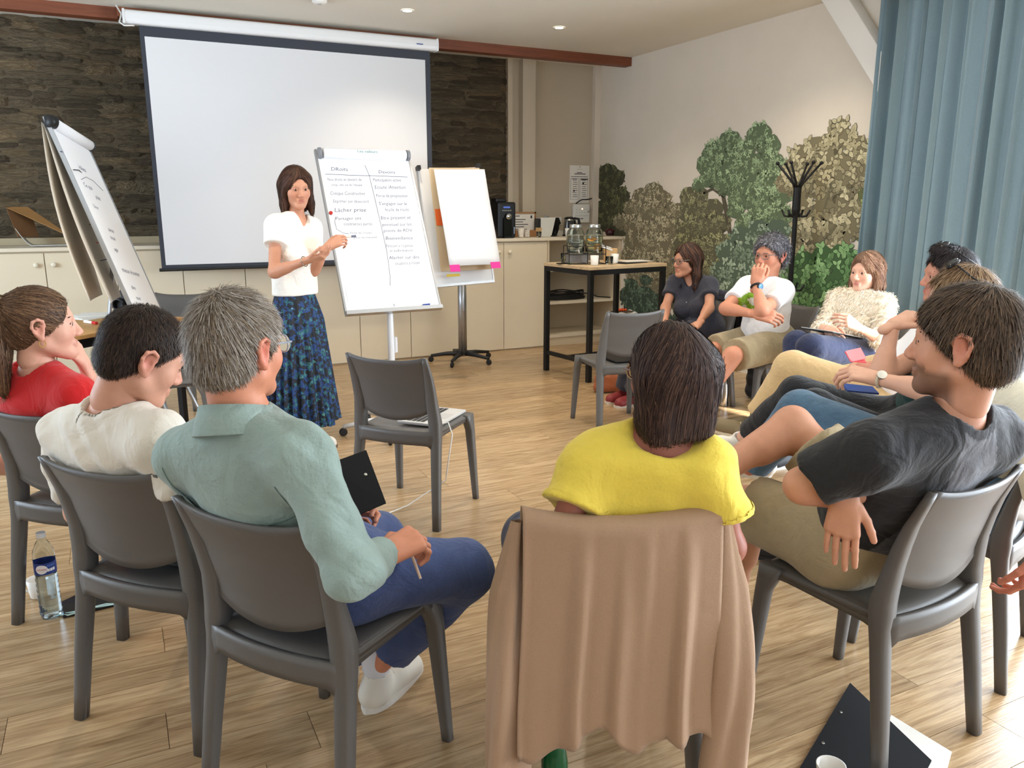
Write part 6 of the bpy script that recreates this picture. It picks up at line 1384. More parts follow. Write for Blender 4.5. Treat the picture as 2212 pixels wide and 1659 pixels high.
# ---------------------------------------------------------------- man in the white T-shirt with hand at his mouth
def print_man():
    J = dict(pelvis=CL('I', 0, -.03, .57), shR=at(1612, 622, 5.42), shL=at(1692, 630, 5.20), neck=at(1656, 606, 5.32), elL=at(1648, 672, 4.98), wrL=at(1632, 612, 5.06), elR=at(1566, 666, 5.26), wrR=at(1636, 680, 5.00),
             knL=at(1582, 768, 5.05), knR=at(1540, 758, 5.36), anL=at(1512, 872, 5.02), anR=at(1490, 862, 5.40))
    root = person('man with curly grey hair in a white T-shirt and khaki shorts, hand at his mouth', CL('I', 0, 0, 0))
    H = Head(at(1664, 552, 5.32), cd(-.78, -.60, .0), UZ, 1.06, 'm')
    hands = [dict(wrist=J['wrL'], fd=cd(.15, -.1, .95), back=cd(-.35, -.9, .1), thumb=cd(.8, 0, .2), curl=(1.0, 1.05, 1.1, 1.1), tcurl=.5, size=1.05, base=.6), dict(wrist=J['wrR'], fd=cd(.8, -.4, -.1), back=cd(-.2, -.7, .5), thumb=cd(0, 0, 1), curl=(.5, .6, .7, .7), size=1.05)]
    o, (side, up, fr), tips = body(root, J, H, (204, 140, 112), 'm', .009, hands, hh=.0034, flush=.6)
    eyes(H, root); hair(H, root, 'curly', [(132, 130, 136), (84, 80, 84), (176, 176, 184), (58, 54, 58)], .006, 3600, 23, None, back_z=-.10, side_m=.9, width=.0016, L=.024)
    glasses(H, root, mat('frame_thin', (120, 120, 124), .3, .6), mat('lens_clear', (230, 236, 240), .03, trans=1., ior=1.1), 'thin glasses worn by the man with curly grey hair')
    F_ = Field(); torso(F_, J, 'm', .020, belly=.1); [sleeve(F_, J, q, .62, .064, .066) for q in 'LR']; neckhole(F_, J, H, .068, -.006); F_.cut(J['pelvis']-up*.03, -up)
    ms = cloth('tshirt_bright', (238, 238, 240), .88, .02, 12, .15, 120); sh = garment(root, 't_shirt', F_, .008, ms, .008, 30, 61, up); neckband(sh, J, H, .078, ms)
    # green leafy print on the chest
    V, F = F_.mesh(.008); ch = (J['shL']+J['shR'])/2-up*.045+side*.035; q = V-ch; a, b = q@side, q@up; keepf = (q@fr > .05)
    r = np.random.default_rng(5); blobs = [(r.uniform(-.09, .07), r.uniform(-.05, .05), r.uniform(.018, .035)) for _ in range(9)]
    m = np.zeros(len(V), bool)
    for x, y, rr_ in blobs: m |= ((a-x)**2+(b-y)**2 < rr_**2)
    m &= keepf; ff = F[m[F].all(1)]; N_ = vnormals(V, F); V2 = folds(relax(V, F), F, .008, 30, 61, up)+N_*.0018; used = np.unique(ff); mp_ = np.full(len(V), -1); mp_[used] = np.arange(len(used))
    if len(ff): obj('chest_print', V2[used], mp_[ff], cloth('print_green', (142, 186, 48), .8, .4, 60), sh, smooth=True)
    F_ = Field(); trousers(F_, J, side, up, .018, (.94, .94), (.096, .088, .06)); garment(root, 'shorts', F_, .0085, cloth('shorts_khaki', (164, 148, 116), .88, .06, 25, .2, 160), .008, 30, 62, up)
    for q in 'LR': shoe(root, J['an'+q], cd(-.85, -.5), J['an'+q][2]*0, .28, mat('shoe_tan', (150, 128, 98), .7), mat('sole_cream', (220, 210, 186), .6), 'shoe')
    wa = thing('wristwatch', 'black wristwatch with blue face on the raised arm of the curly-haired man', 'watch', J['wrL']); ax = nrm(J['wrL']-J['elL']); c = J['wrL']-ax*.02; s1 = nrm(np.cross(ax, cd(0, 1))); s2 = np.cross(ax, s1)
    MB().tube([c+(s1*math.cos(t)+s2*math.sin(t))*.0315 for t in np.linspace(0, 2*PI, 24)], .007, 6, False).build('strap', mat('strap_black', (26, 26, 30), .6), wa)
    fd_ = nrm(cd(.45, -.9)); MB().lathe(c+fd_*.030, [(.021, 0), (.021, .010), (.018, .011), (0, .011)], 20, False, fd_).build('case', mat('watch_case', (60, 62, 70), .3, .8), wa); MB().lathe(c+fd_*.0415, [(.0165, 0), (0, .0004)], 20, False, fd_).build('dial', mat('dial_blue', (70, 130, 200), .2), wa)
print_man()
# ---------------------------------------------------------------- woman in the fluffy cream jacket
def fluffy_woman():
    J = dict(pelvis=CL('J', 0, -.04, .57), shR=at(1808, 648, 5.06), shL=at(1912, 660, 4.84), neck=at(1864, 632, 4.95), elR=at(1776, 712, 4.98), wrR=at(1790, 712, 4.74), elL=at(1908, 735, 4.64), wrL=at(1852, 706, 4.54),
             knR=at(1722, 742, 4.74), knL=at(1752, 752, 4.50), anR=at(1700, 880, 4.66), anL=at(1716, 885, 4.60))
    root = person('woman in a fluffy cream jacket and dark jeans with shoulder-length light brown hair', CL('J', 0, 0, 0))
    H = Head(at(1872, 588, 4.93), cd(-.86, -.50, -.03), UZ, 1.0, 'f')
    hands = [dict(wrist=J['wrR'], fd=cd(-.1, -.9, -.1), back=cd(-.6, -.2, .6), thumb=cd(.6, 0, .6), curl=(.7,)*4, size=.95, base=.4), dict(wrist=J['wrL'], fd=cd(-.75, -.2, .4), back=cd(.2, -.8, .5), thumb=cd(-.3, .2, .9), curl=(.5, .6, .7, .8), size=.95)]
    o, (side, up, fr), tips = body(root, J, H, (226, 176, 152), 'f', .009, hands, hh=.0034, lips=(190, 90, 96)); eyes(H, root)
    def ex(H, F_):
        for q in (-1, 1): H.rc(F_, (q*.066, -.02, .04), (q*.084, -.012, -.08), .036, .036, .03); H.rc(F_, (q*.084, -.012, -.08), (q*.082, .02, -.145), .034, .020, .02)
        H.rc(F_, (0, -.07, 0), (0, -.07, -.12), .062, .05, .04)
    hair(H, root, 'long', [(156, 116, 92), (120, 84, 66), (190, 152, 124), (96, 66, 54)], .006, 3200, 24, ex, width=.0018)
    F_ = Field(); torso(F_, J, 'f', .020); [sleeve(F_, J, q, 1.35, .056, .052) for q in 'LR']; neckhole(F_, J, H, .062, -.002); F_.cut(J['pelvis']+up*.03, -up)
    mf = cloth('fluffy_cream', (238, 226, 206), .95, .06, 60, .6, 70); V, F = F_.mesh(.008); N_ = vnormals(V, F); C = np.tile(np.array(lin((240, 228, 208))), (len(V), 1))
    def fl_(p, n_): d = np.tile(-up+.2*side, (len(p), 1)); return d
    v2, f2, c2 = add_strands(H, F_, V, N_, np.ones(len(V), bool), 6500, .018, fl_, [(250, 244, 232), (242, 230, 210), (234, 220, 198)], .55, .0030, 77, .5, .003, 3, .3)
    obj('jacket', np.concatenate([V, v2]), np.concatenate([F, f2+len(V)]), mat('fluffy_yarn', (238, 226, 206), .95, attr='Col'), root, smooth=True, colors=np.concatenate([C, c2]))
    F_ = Field(); trousers(F_, J, side, up, .012, (1.9, 1.9), (.088, .070, .055)); garment(root, 'jeans', F_, .0085, cloth('jeans_navy', (36, 44, 74), .85, .15, 20), .006, 34, 71, up)
    for q in 'LR': shoe(root, J['an'+q], cd(-.8, -.5), 0., .25, mat('shoe_dark', (40, 40, 44), .6), mat('sole_white', (226, 222, 214), .6), 'shoe')
    pn = thing('pen', 'thin silver pen held by the woman in the fluffy jacket', 'pen', tips[1][0]); MB().tube([tips[1][0]+cd(.03, 0, .01), tips[1][0]+cd(-.10, -.02, -.05)], .0032, 8).build('barrel', mat('silver', (200, 198, 190), .25, 1.), pn)
    nl = thing('necklace', 'thin gold necklace of the woman in the fluffy jacket', 'necklace', J['neck']); nu = nrm(H.w(0, -.028, -.05)-J['neck']); x = nrm(side-nu*(side@nu)); y = np.cross(nu, x)
    MB().tube([J['neck']+nu*(.012-.03*math.sin(t))+x*.060*math.cos(t)+y*.064*math.sin(t) for t in np.linspace(0, 2*PI, 30)], .0012, 5, False).build('chain', mat('gold', (210, 170, 90), .25, 1.), nl)
    c = (J['knR']+J['knL'])/2; c = c*.55+J['pelvis']*.45+UZ*.105; ax = nrm((J['knR']+J['knL'])/2-J['pelvis']); s_ = nrm(np.cross(ax, UZ)); n = np.cross(s_, ax)
    cl = thing('clipboard', 'dark clipboard with papers on the lap of the woman in the fluffy jacket', 'clipboard', c)
    MB().obox(c, ax, s_, n, .155, .115, .003).build('board', M_black, cl); MB().obox(c+n*.005, ax, s_, n, .148, .105, .0015).build('sheet', M_paper, cl); MB().obox(c+n*.007+ax*.1+s_*.04, s_, ax, n, .06, .03, .0008).build('note', mat('note_blue', (150, 190, 230), .8), cl); MB().obox(c+n*.009-ax*.135, s_, ax, n, .05, .012, .005).build('clip', mat('silver', (200, 198, 190), .25, 1.), cl)
fluffy_woman()
def sunglasses(H, label, z=.135, y=.035):
    t = thing('sunglasses', label, 'sunglasses', H.w(0, y, z)); md = mat('sunglass_black', (16, 16, 20), .15)
    for q in (-1, 1):
        MB().lathe(H.w(q*.032, y+.012, z), [(.026, -.002), (.027, 0), (.020, .006), (0, .008)], 18, False, H.d(q*.15, .6, .8)).build('lens', md, t, smooth=True)
        MB().tube([H.w(q*.058, y, z-.004), H.w(q*.090, y-.05, z-.045), H.w(q*.096, y-.11, z-.085)], .003, 6).build('temple', md, t, smooth=True)
    MB().tube([H.w(-.012, y+.014, z), H.w(.012, y+.014, z)], .003, 6).build('bridge', md, t)
# ---------------------------------------------------------------- man in tan trousers
def tan_man():
    J = dict(pelvis=CL('M', 0, -.02, .57), shR=at(2030, 705, 3.90), shL=at(2075, 718, 3.56), neck=at(2060, 668, 3.74), elR=at(1985, 790, 3.98), wrR=at(1880, 790, 4.02), elL=at(2030, 820, 3.5), wrL=at(1900, 800, 3.72),
             knL=at(1712, 792, 4.16), knR=at(1735, 840, 4.40), anL=at(1632, 908, 4.34), anR=at(1700, 935, 4.75))
    root = person('man with dark swept hair and sunglasses on his head in tan trousers', CL('M', 0, 0, 0))
    H = Head(at(2048, 596, 3.72), cd(-.95, .12, -.03), UZ, 1.05, 'm')
    hands = [dict(wrist=J['wrR'], fd=cd(-.9, .1, -.1), back=cd(0, 0, 1), thumb=cd(0, -.8, 0), curl=(.4,)*4), dict(wrist=J['wrL'], fd=cd(-.9, .2, 0), back=cd(0, -.4, .9), thumb=cd(0, .8, .2), curl=(.4,)*4)]
    o, (side, up, fr), tips = body(root, J, H, (198, 140, 118), 'm', .0095, hands, hh=.004); eyes(H, root)
    hair(H, root, 'short', [(40, 34, 36), (58, 48, 48), (28, 24, 26)], .0055, 4500, 25, lambda H, F_: H.el(F_, (0, .03, .115), (.06, .05, .028), .02), back_z=-.10, side_m=.9, width=.0014, L=.035)
    sunglasses(H, 'black sunglasses pushed up on the head of the dark-haired man', .138, .03)
    F_ = Field(); torso(F_, J, 'm', .02); [sleeve(F_, J, q, .6, .062, .062) for q in 'LR']; neckhole(F_, J, H, .068); F_.cut(J['pelvis']-up*.03, -up); garment(root, 't_shirt', F_, .0095, cloth('tshirt_bright', (238, 238, 240)), .006, 30, 81, up)
    F_ = Field(); trousers(F_, J, side, up, .016, (1.88, 1.9), (.094, .076, .058)); garment(root, 'trousers', F_, .008, cloth('trousers_tan', (206, 176, 128), .85, .05, 25, .2, 160), .009, 36, 82, up)
    d = nrm(J['anL']-J['knL']); mo = mat('shoe_olive', (124, 108, 80), .7); shoe(root, J['anL']+d*.03, cd(-.9, .1, -.15), 0, .28, mo, mat('sole_cream', (220, 210, 186), .6), 'shoe', up=nrm(-d+UZ*.6)); shoe(root, J['anR'], cd(-.9, .2), 0., .28, mo, mat('sole_cream', (220, 210, 186), .6), 'shoe')
    pk = thing('notepad', 'folded pink note held over the lap of the man in tan trousers', 'note', at(1850, 775, 3.75)); c = at(1848, 772, 3.72); MB().obox(c, nrm(cd(.9, .2, -.1)), nrm(cd(-.1, .8, .5)), nrm(cd(.1, -.5, .8)), .042, .034, .002).build('sheet', mat('pink_note', (236, 96, 104), .8), pk); MB().obox(c+UZ*.012, nrm(cd(.9, .2, .15)), nrm(cd(-.1, .8, .6)), nrm(cd(-.1, -.5, .8)), .04, .034, .002).build('sheet', mat('pink_note2', (240, 150, 156), .8), pk)
tan_man()
# ---------------------------------------------------------------- woman in the dark green top
def green_woman():
    J = dict(pelvis=CL('N', 0, -.03, .57), shR=at(2040, 745, 3.06), shL=at(2120, 765, 2.80), neck=at(2085, 715, 2.92), elR=at(1902, 812, 3.00), wrR=at(1930, 702, 2.98), elL=at(2010, 845, 2.72), wrL=at(1895, 818, 2.86),
             knR=at(1722, 850, 3.42), knL=at(1760, 880, 3.20), anR=at(1608, 945, 3.80), anL=at(1660, 985, 3.60))
    root = person('woman in a dark green top and black trousers resting her chin on her hand', CL('N', 0, 0, 0))
    H = Head(at(2070, 648, 2.90), cd(-.90, .38, -.02), UZ, 1.0, 'f')
    hands = [dict(wrist=J['wrR'], fd=cd(.75, .1, .35), back=cd(-.3, -.2, .9), thumb=cd(0, -.9, 0), curl=(.3, .45, .6, .65), tcurl=.3, base=.3), dict(wrist=J['wrL'], fd=cd(-.8, .3, .15), back=cd(-.2, -.4, .9), thumb=cd(0, .8, .3), curl=(.7,)*4, base=.4)]
    o, (side, up, fr), tips = body(root, J, H, (222, 172, 146), 'f', .0085, hands, hh=.004, armr=1.1); eyes(H, root)
    def ex(H, F_): H.el(F_, (0, -.07, -.03), (.06, .045, .06), .03); H.el(F_, (0, -.12, -.02), (.035, .035, .04), .02)
    hair(H, root, 'short', [(150, 120, 88), (110, 82, 60), (182, 152, 116), (84, 62, 48)], .0055, 5200, 26, ex, back_z=-.10, width=.0013, L=.06)
    sunglasses(H, 'dark sunglasses pushed into the fair hair of the woman in green', .132, .02)
    F_ = Field(); torso(F_, J, 'f', .02); [sleeve(F_, J, q, .30, .060, .062) for q in 'LR']; neckhole(F_, J, H, .066); F_.cut(J['pelvis']-up*.03, -up); garment(root, 'green_top', F_, .0085, cloth('top_green', (24, 62, 54)), .005, 30, 91, up)
    F_ = Field(); torso(F_, J, 'f', .03, bust=False); [sleeve(F_, J, q, .32, .066, .068) for q in 'LR']; F_.cut(J['neck']+fr*.045, fr); F_.cut(J['pelvis']+up*.1, -up); neckhole(F_, J, H, .07); garment(root, 'cardigan', F_, .009, cloth('cardigan_white', (232, 226, 214)), .006, 30, 92, up)
    F_ = Field(); trousers(F_, J, side, up, .010, (1.88, 1.88), (.088, .066, .048)); garment(root, 'trousers', F_, .0085, cloth('trousers_black', (22, 22, 26), .85, .05), .005, 32, 93, up)
    mw = mat('leather_white', (226, 220, 208), .5)
    for q in 'RL': d = nrm(J['an'+q]-J['kn'+q]); shoe(root, J['an'+q]+d*.03, cd(-.9, .1, -.1), 0, .25, mw, mat('sole_white', (226, 222, 214), .6), 'trainer', up=nrm(-d+UZ*.7))
    wa = thing('wristwatch', 'pale wristwatch on the forearm of the woman in green', 'watch', J['wrL']); ax = nrm(J['wrL']-J['elL']); c = J['wrL']-ax*.012; s1 = nrm(np.cross(ax, UZ)); s2 = np.cross(ax, s1)
    MB().tube([c+(s1*math.cos(t)+s2*math.sin(t))*.0275 for t in np.linspace(0, 2*PI, 24)], .006, 6, False).build('strap', mat('strap_pale', (206, 190, 164), .5), wa); fd_ = nrm(cd(-.2, -.7, .7)); MB().lathe(c+fd_*.026, [(.017, 0), (.017, .008), (0, .009)], 18, False, fd_).build('case', mat('silver', (200, 198, 190), .25, 1.), wa)
    ph_ = thing('phone', 'blue phone lying on the black trousers of the woman in green', 'phone', at(1860, 842, 3.14)); c = at(1858, 840, 3.10); bevel(MB().obox(c, nrm(cd(.95, .1, -.12)), nrm(cd(-.05, .9, .25)), nrm(cd(.1, -.3, .95)), .066, .030, .004).build('body', mat('phone_blue', (34, 66, 140), .35), ph_), .003)
green_woman()
# ---------------------------------------------------------------- person in pale shirt and jeans
def jeans_person():
    J = dict(pelvis=CL('O', 0, -.02, .57), shR=at(2130, 850, 2.72), shL=at(2225, 890, 2.40), neck=at(2160, 815, 2.58), elR=at(2060, 980, 2.86), wrR=at(1950, 985, 2.95), elL=at(2262, 1080, 2.30), wrL=at(2246, 1205, 2.28),
             knR=at(1728, 890, 3.16), knL=at(1800, 985, 2.98), anR=at(1620, 1010, 3.45), anL=at(1720, 1130, 3.35))
    root = person('person in a pale shirt and blue jeans, mostly hidden behind the raglan man', CL('O', 0, 0, 0))
    H = Head(at(2118, 745, 2.58), cd(-.85, .5, 0), UZ, .98, 'm')
    hands = [dict(wrist=J['wrL'], fd=cd(-.25, .1, -.95), back=cd(.5, -.8, 0), thumb=cd(-.8, -.3, 0), curl=(.5, .6, .7, .7), tcurl=.3), dict(wrist=J['wrR'], fd=cd(-.9, .1, 0), back=cd(0, 0, 1), thumb=cd(0, .8, 0), curl=(.5,)*4)]
    o, (side, up, fr), tips = body(root, J, H, (190, 116, 92), 'm', .009, hands, hh=.005); eyes(H, root)
    hair(H, root, 'crop', [(70, 56, 46), (50, 40, 34)], .006, 2500, 27, None, back_z=-.075, width=.0014)
    F_ = Field(); torso(F_, J, 'm', .024); [sleeve(F_, J, q, 1.0, .066, .062) for q in 'LR']; neckhole(F_, J, H, .068); F_.cut(J['pelvis']-up*.03, -up); garment(root, 'shirt', F_, .009, cloth('shirt_pale', (226, 220, 200)), .007, 28, 95, up)
    F_ = Field(); trousers(F_, J, side, up, .014, (1.9, 1.9), (.092, .074, .06)); garment(root, 'jeans', F_, .0085, cloth('jeans_mid', (74, 104, 128), .85, .16, 16), .006, 34, 96, up)
    for q in 'LR': shoe(root, J['an'+q], cd(-.8, .4), J['an'+q][2]*0, .27, mat('shoe_black', (28, 28, 30), .6), mat('shoe_dark', (40, 40, 44), .6), 'shoe')
jeans_person()
# ================================================================== clothes over chair backs and small things
def drape(key, name, label, cat, m_, hem, width=.212, flap=.12, seed=1, amp=.020, sleeves=True, slz=(.16, .14)):
    t = thing(name, label, cat, CL(key, 0, -.3, .0)); a = CHAIRS[key][2]
    rr = np.random.default_rng(seed); p1, p2, p3 = rr.random(3)*6.3
    def prof(x, v):
        bow = -.026*(1-x*x); zt = .832+.018*x*x
        if v < .15: s = v/.15; return -.232+bow+.012*(1-s), zt-.006-flap*(1-s), 0.
        if v < .25: s = (v-.15)/.10; return -.232+bow-.062*s, zt+.014*math.sin(s*PI), 0.
        s = (v-.25)/.75; return -.296+bow*(1-.6*s)-.012*s, (zt-.002)*(1-s)+hem(x)*s, s
    def f(u, v):
        x = (u-.5)*2; y, z, s = prof(x, v)
        fo = amp*s**.7*(math.sin(x*11+p1+.8*math.sin(s*2))+.6*math.sin(x*19+p2))
        xx = x*width*(1+.05*s)+.006*s*math.sin(z*9+p3)
        return CL(key, xx, y-.010-abs(fo)*.6+fo*.5, z)
    MB().slab(f, 61, 44, CD(key, 0, .003, 0)).build('back_panel', m_, t, smooth=True)
    if sleeves:
        for s, zb in zip((-1, 1), slz):
            def g(u, v):
                an = u*2*PI; z = .838*(1-v)+zb*v; r1 = .030+.022*v; r2 = .018+.020*v
                w = 1+.22*math.sin(an*3+v*3+s)+.10*math.sin(an*5+v*7)
                return CL(key, s*(.222+.035*v+.012*math.sin(v*4))+r1*w*math.cos(an)*(.35+.65*min(1, v*4)), -.285-.02*v+r2*w*math.sin(an)*(.5+.5*min(1, v*4))+.01*math.sin(v*9), z)
            MB().grid(g, 29, 34).build('sleeve', m_, t, smooth=True)
    return t
M_card_k = cloth('knit_beige', (166, 136, 110), .92, .05, 260, .15, 420, wr=(4., .12))
cd_ = drape('E', 'cardigan', 'beige knitted cardigan hung over the chair back behind the woman in yellow', 'cardigan', M_card_k, lambda x: .335-.03*math.sin(x*6)-.012*math.sin(x*12)-.10*max(0, x-.35)+.02*x)
MB().lathe(CL('E', -.262, -.36, .20), [(.009, 0), (.008, .004), (0, .004)], 12, False, CD('E', 0, -1)).build('button', mat('button_brown', (92, 62, 44), .4), cd_)
drape('H', 'jacket', 'dark navy jacket hung over the chair back of the woman in the dark shirt', 'jacket', cloth('jacket_navy', (34, 36, 58)), lambda x: .42, sleeves=False, seed=4, flap=.05)
# green bottle behind the cardigan
c = onZ(1196, 1790, 0); gb = thing('bottle', 'dark green bottle on the floor behind the beige cardigan', 'bottle', c)
MB().lathe(c, [(0, .001), (.030, .001), (.032, .01), (.032, .19), (.026, .225), (.0205, .24), (.0205, .30), (.016, .306), (0, .306)], 24, False).build('body', mat('green_glass', (14, 84, 46), .12), gb, smooth=True)
# laptop on the empty chair with its cable
lp = thing('laptop', 'silver open laptop lying on the seat of the empty chair', 'laptop', CL('A', .05, .08, .47))
ax, ay = CD('A', 0, -1), CD('A', 1, 0); lc = CL('A', .085, .03, .476)
bevel(MB().obox(lc, ax, ay, UZ, .155, .108, .007).build('base', mat('laptop_silver', (222, 222, 220), .35, .5), lp), .004)
for r_ in range(5):
    for k in range(11): MB().obox(lc+ax*(-.125+.025*k)+ay*(-.085+.024*r_)+UZ*.0075, ax, ay, UZ, .0105, .0095, .0008).build('key', mat('key_black', (30, 30, 34), .5), lp)
MB().obox(lc+ay*.062+UZ*.0073, ax, ay, UZ, .045, .030, .0004).build('touchpad', mat('pad_silver', (206, 206, 204), .3, .4), lp)
ld = nrm(ay*.25*-1+UZ*.95); 
MB().obox(lc-ay*.112+ld*.08+UZ*.004, ax, ld, np.cross(ax, ld), .155, .085, .003).build('lid', mat('laptop_silver', (222, 222, 220), .35, .5), lp)
cbl = MB().tube([lc+ax*.12+ay*.105, lc+ax*.12+ay*.14+UZ*.012, lc+ax*.13+ay*.165-UZ*.04, lc+ax*.19+ay*.16-UZ*.22, onZ(945, 1010, .12)*.5+CL('A', .26, -.1, .14)*.5, onZ(880, 1092, .012), onZ(840, 1108, .006), onZ(790, 1118, .005)], .0032, 6).build('charging_cable', M_white, smooth=True)
tag(cbl, 'thin white charging cable running from the laptop down to the floor', 'cable')
# clipboard on the far empty chair
c = CL('G', .02, -.02, .474); o = MB().obox(c, CD('G', 1, 0), CD('G', 0, 1), UZ, .11, .155, .003).build('clipboard', M_black); tag(o, 'black clipboard lying on the seat of the empty chair before the bar table', 'clipboard')
# steel bottle
c = onZ(1563, 876, 0); sb_ = thing('bottle', 'brushed steel drinking bottle on the floor beside the curly-haired man', 'bottle', c)
MB().lathe(c, [(0, .001), (.034, .001), (.036, .006), (.036, .15), (.031, .185), (.020, .215), (.0185, .232)], 28, False).build('body', mat('brushed_steel2', (206, 206, 208), .22, 1., bump=.04, bscale=200), sb_, smooth=True)
MB().lathe(c, [(.0205, .232), (.021, .236), (.021, .262), (.017, .266), (0, .266)], 24, False).build('cap', mat('brushed_steel2', (206, 206, 208), .22, 1.), sb_, smooth=True)
# black bag behind the curly-haired man's chair
c = onZ(1650, 856, 0); bgm = cloth('bag_black', (28, 28, 34), .8); bg_ = thing('backpack', 'black fabric backpack on the floor between the two chairs before the mural', 'bag', c)
F_ = Field(); u1, u2 = nrm(cd(.9, .45)), nrm(cd(-.45, .9))
for z in (.06, .16, .26): F_.rc(c-u1*.10+UZ*z, c+u1*.10+UZ*z, .075, .075, .03)
F_.rc(c-u1*.07+UZ*.3, c+u1*.07+UZ*.3, .06, .06, .04); F_.cut(c+UZ*.002, -UZ); garment(bg_, 'body', F_, .011, bgm, .008, 30, 3)
F_ = Field(); F_.rc(c-u1*.08-u2*.07+UZ*.09, c+u1*.08-u2*.07+UZ*.09, .04, .04, .02); F_.rc(c-u1*.08-u2*.07+UZ*.15, c+u1*.08-u2*.07+UZ*.15, .035, .035, .02); garment(bg_, 'pocket', F_, .011, bgm, .005, 30, 5)
MB().tube([c-u1*.04+UZ*.34, c-u1*.03+UZ*.39, c+u1*.03+UZ*.39, c+u1*.04+UZ*.34], .009, 8).build('handle', bgm, bg_, smooth=True)
# things on the floor at the left
c = onZ(112, 1330, 0); M_pet = mat('pet_plastic', (226, 236, 240), .06, trans=1., ior=1.12)
wbt = thing('water_bottle', 'clear plastic water bottle with blue label on the floor between the left chairs', 'bottle', c)
prof = [(0, .004), (.026, .004), (.031, .0), (.035, .012)]
for k in range(7): z = .02+.021*k; prof += [(.0365, z), (.0375, z+.008), (.0350, z+.014)]
prof += [(.036, .175), (.036, .225), (.037, .235), (.034, .262), (.022, .290), (.0135, .305), (.0135, .315)]
MB().lathe(c, prof, 28, False).build('body', M_pet, wbt, smooth=True); MB().lathe(c, [(0, .006), (.029, .006), (.033, .015), (.0335, .17), (0, .171)], 24, False).build('water', mat('plain_water', (225, 235, 240), .02, trans=.96, ior=1.2), wbt)
MB().lathe(c, [(.0367, .178), (.0372, .20), (.0367, .222)], 28, False).build('label', mat('label_blue', (34, 58, 128), .4), wbt, smooth=True)
MB().lathe(c, [(0, .312), (.0155, .312), (.0155, .33), (0, .331)], 20, False).build('cap', mat('cap_white', (226, 228, 232), .4), wbt)
# white oval with red lettering facing the camera
vd = nrm((CO-c)*np.array([1, 1, 0])); sd_ = np.cross(UZ, vd); 
def lab(u, v):
    an = -.9+u*1.1; d = vd*math.cos(an)+sd_*math.sin(an); return c+d*.0377+UZ*(.200+(v-.5)*.034*math.sqrt(max(.02, 1-(2*u-1)**2)))
MB().grid(lab, 12, 5).build('label_badge', mat('badge_white', (226, 224, 226), .5), wbt, smooth=True)
V, F = text('x', 'CRISTALINE', .010, None, None, None); an = -.80+V[:, 0]/V[:, 0].max()*.9; obj('lettering', c+.0383*(vd[None]*np.cos(an)[:, None]+sd_[None]*np.sin(an)[:, None])+UZ*(.1965+V[:, 1:2]), F, mat('label_red', (190, 40, 50), .5), wbt)
V, F = text('x', 'ELEGANCE', .010, None, None, None); an = .15+V[:, 0]/V[:, 0].max()*.8; obj('lettering', c+.0379*(vd[None]*np.cos(an)[:, None]+sd_[None]*np.sin(an)[:, None])+UZ*(.2085+V[:, 1:2]), F, mat('label_sky', (110, 150, 220), .5), wbt)
for k in range(3):
    an = .25+.25*k; d = vd*math.cos(an)+sd_*math.sin(an); MB().obox(c+d*.0376+UZ*.195, np.cross(UZ, d), UZ, d, .004, .005, .0004).build('label_symbol', mat('badge_white', (226, 224, 226), .5), wbt)
cup('mug', onZ(86, 1288, 0), .030, .040, .075, M_cer, 'white cup with handle on the floor behind the water bottle', 'mug', handle=cd(-1, -.1))
c = onZ(163, 1300, 0); ph2 = thing('phone', 'black phone lying on the floor beside the water bottle', 'phone', c); bevel(MB().obox(c+UZ*.005, nrm(cd(.45, .9)), nrm(cd(.9, -.45)), UZ, .075, .036, .0045).build('body', mat('phone_black', (40, 42, 50), .15), ph2), .004)
c = onZ(190, 1312, 0); wl = thing('pouch', 'flat black pouch with pale cords on the floor behind the chair leg', 'pouch', c); bevel(MB().obox(c+UZ*.006, nrm(cd(.8, .5)), nrm(cd(-.5, .8)), UZ, .085, .05, .006).build('body', M_black, wl), .004)
MB().tube([c+cd(-.09, -.06, .004), c+cd(-.03, -.08, .012), c+cd(.04, -.03, .016), c+cd(.12, .02, .006)], .003, 6).build('cord', mat('cord_mint', (196, 226, 222), .7), wl, smooth=True); MB().tube([c+cd(-.08, -.065, .004), c+cd(0, -.06, .018), c+cd(.07, .0, .014), c+cd(.13, .015, .006)], .003, 6).build('cord', mat('cord_mint', (196, 226, 222), .7), wl, smooth=True)
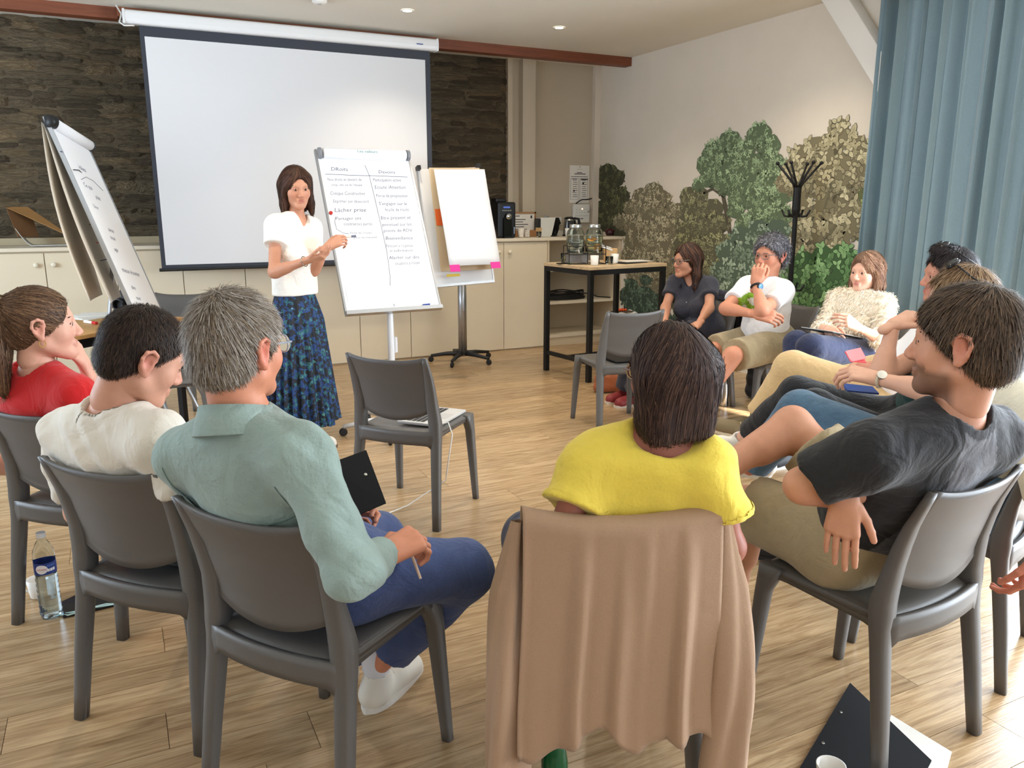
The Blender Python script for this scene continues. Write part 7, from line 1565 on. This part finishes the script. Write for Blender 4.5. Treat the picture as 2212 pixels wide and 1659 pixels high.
# clipboard, paper and cup in the lower right corner
q0, q1 = onZ(1836, 1476, .10), onZ(2012, 1645, .004); d1 = nrm((q1-q0)); 
cbx_ = thing('clipboard', 'black clipboard lying over a paper sheet on the floor behind the raglan man', 'clipboard', onZ(1880, 1640, 0))
qa = [onZ(1836, 1477, .006), onZ(2012, 1645, .006), onZ(1905, 1850, .006), onZ(1728, 1660, .006)]; n = nrm(np.cross(qa[1]-qa[0], qa[3]-qa[0])); n = n if n[2] > 0 else -n
V = qa+[p_+n*.004 for p_ in qa]; obj('board', V, [(0, 1, 2, 3), (7, 6, 5, 4), (0, 4, 5, 1), (1, 5, 6, 2), (2, 6, 7, 3), (3, 7, 4, 0)], mat('clipboard_black', (16, 16, 18), .6), cbx_)
for s in (.32, .68): p_ = qa[0]*(1-s)+qa[3]*s; p_ = p_+(qa[1]-qa[0])*.07+n*.004; MB().lathe(p_, [(.005, 0), (.004, .002), (0, .002)], 10, False, n).build('rivet', mat('silver', (200, 198, 190), .25, 1.), cbx_)
q = [onZ(1925, 1545, .002), onZ(2056, 1625, .002), onZ(2010, 1790, .002), onZ(1870, 1700, .002)]
o = obj('paper_sheet', q+[p_+UZ*.0015 for p_ in q], [(0, 1, 2, 3), (7, 6, 5, 4), (0, 4, 5, 1), (1, 5, 6, 2), (2, 6, 7, 3), (3, 7, 4, 0)], M_paper); tag(o, 'white paper sheet on the floor under the black clipboard behind the raglan man', 'paper')
cup('espresso_cup', onZ(1790, 1706, 0), .024, .037, .075, M_cer, 'white cup with coffee rest on the floor beside the black clipboard', 'cup', liquid=mat('coffee_rest', (150, 120, 86), .3))

# rust leather bag by the far empty chair
c = onZ(1322, 846, 0); rbm = cloth('leather_rust', (160, 86, 44), .6); rb2 = thing('handbag', 'rust brown soft leather bag on the floor behind the empty chair at the bar table', 'bag', c)
F_ = Field(); u1 = nrm(cd(.95, .2))
for z, r_ in ((.05, .06), (.11, .052)): F_.rc(c-u1*.10+UZ*z, c+u1*.10+UZ*z, r_, r_, .03)
F_.cut(c+UZ*.002, -UZ); garment(rb2, 'body', F_, .009, rbm, .014, 60, 8)
MB().tube([c-u1*.08+UZ*.14, c-u1*.05+UZ*.19, c+u1*.02+UZ*.20, c+u1*.07+UZ*.14], .007, 8).build('strap', rbm, rb2, smooth=True)
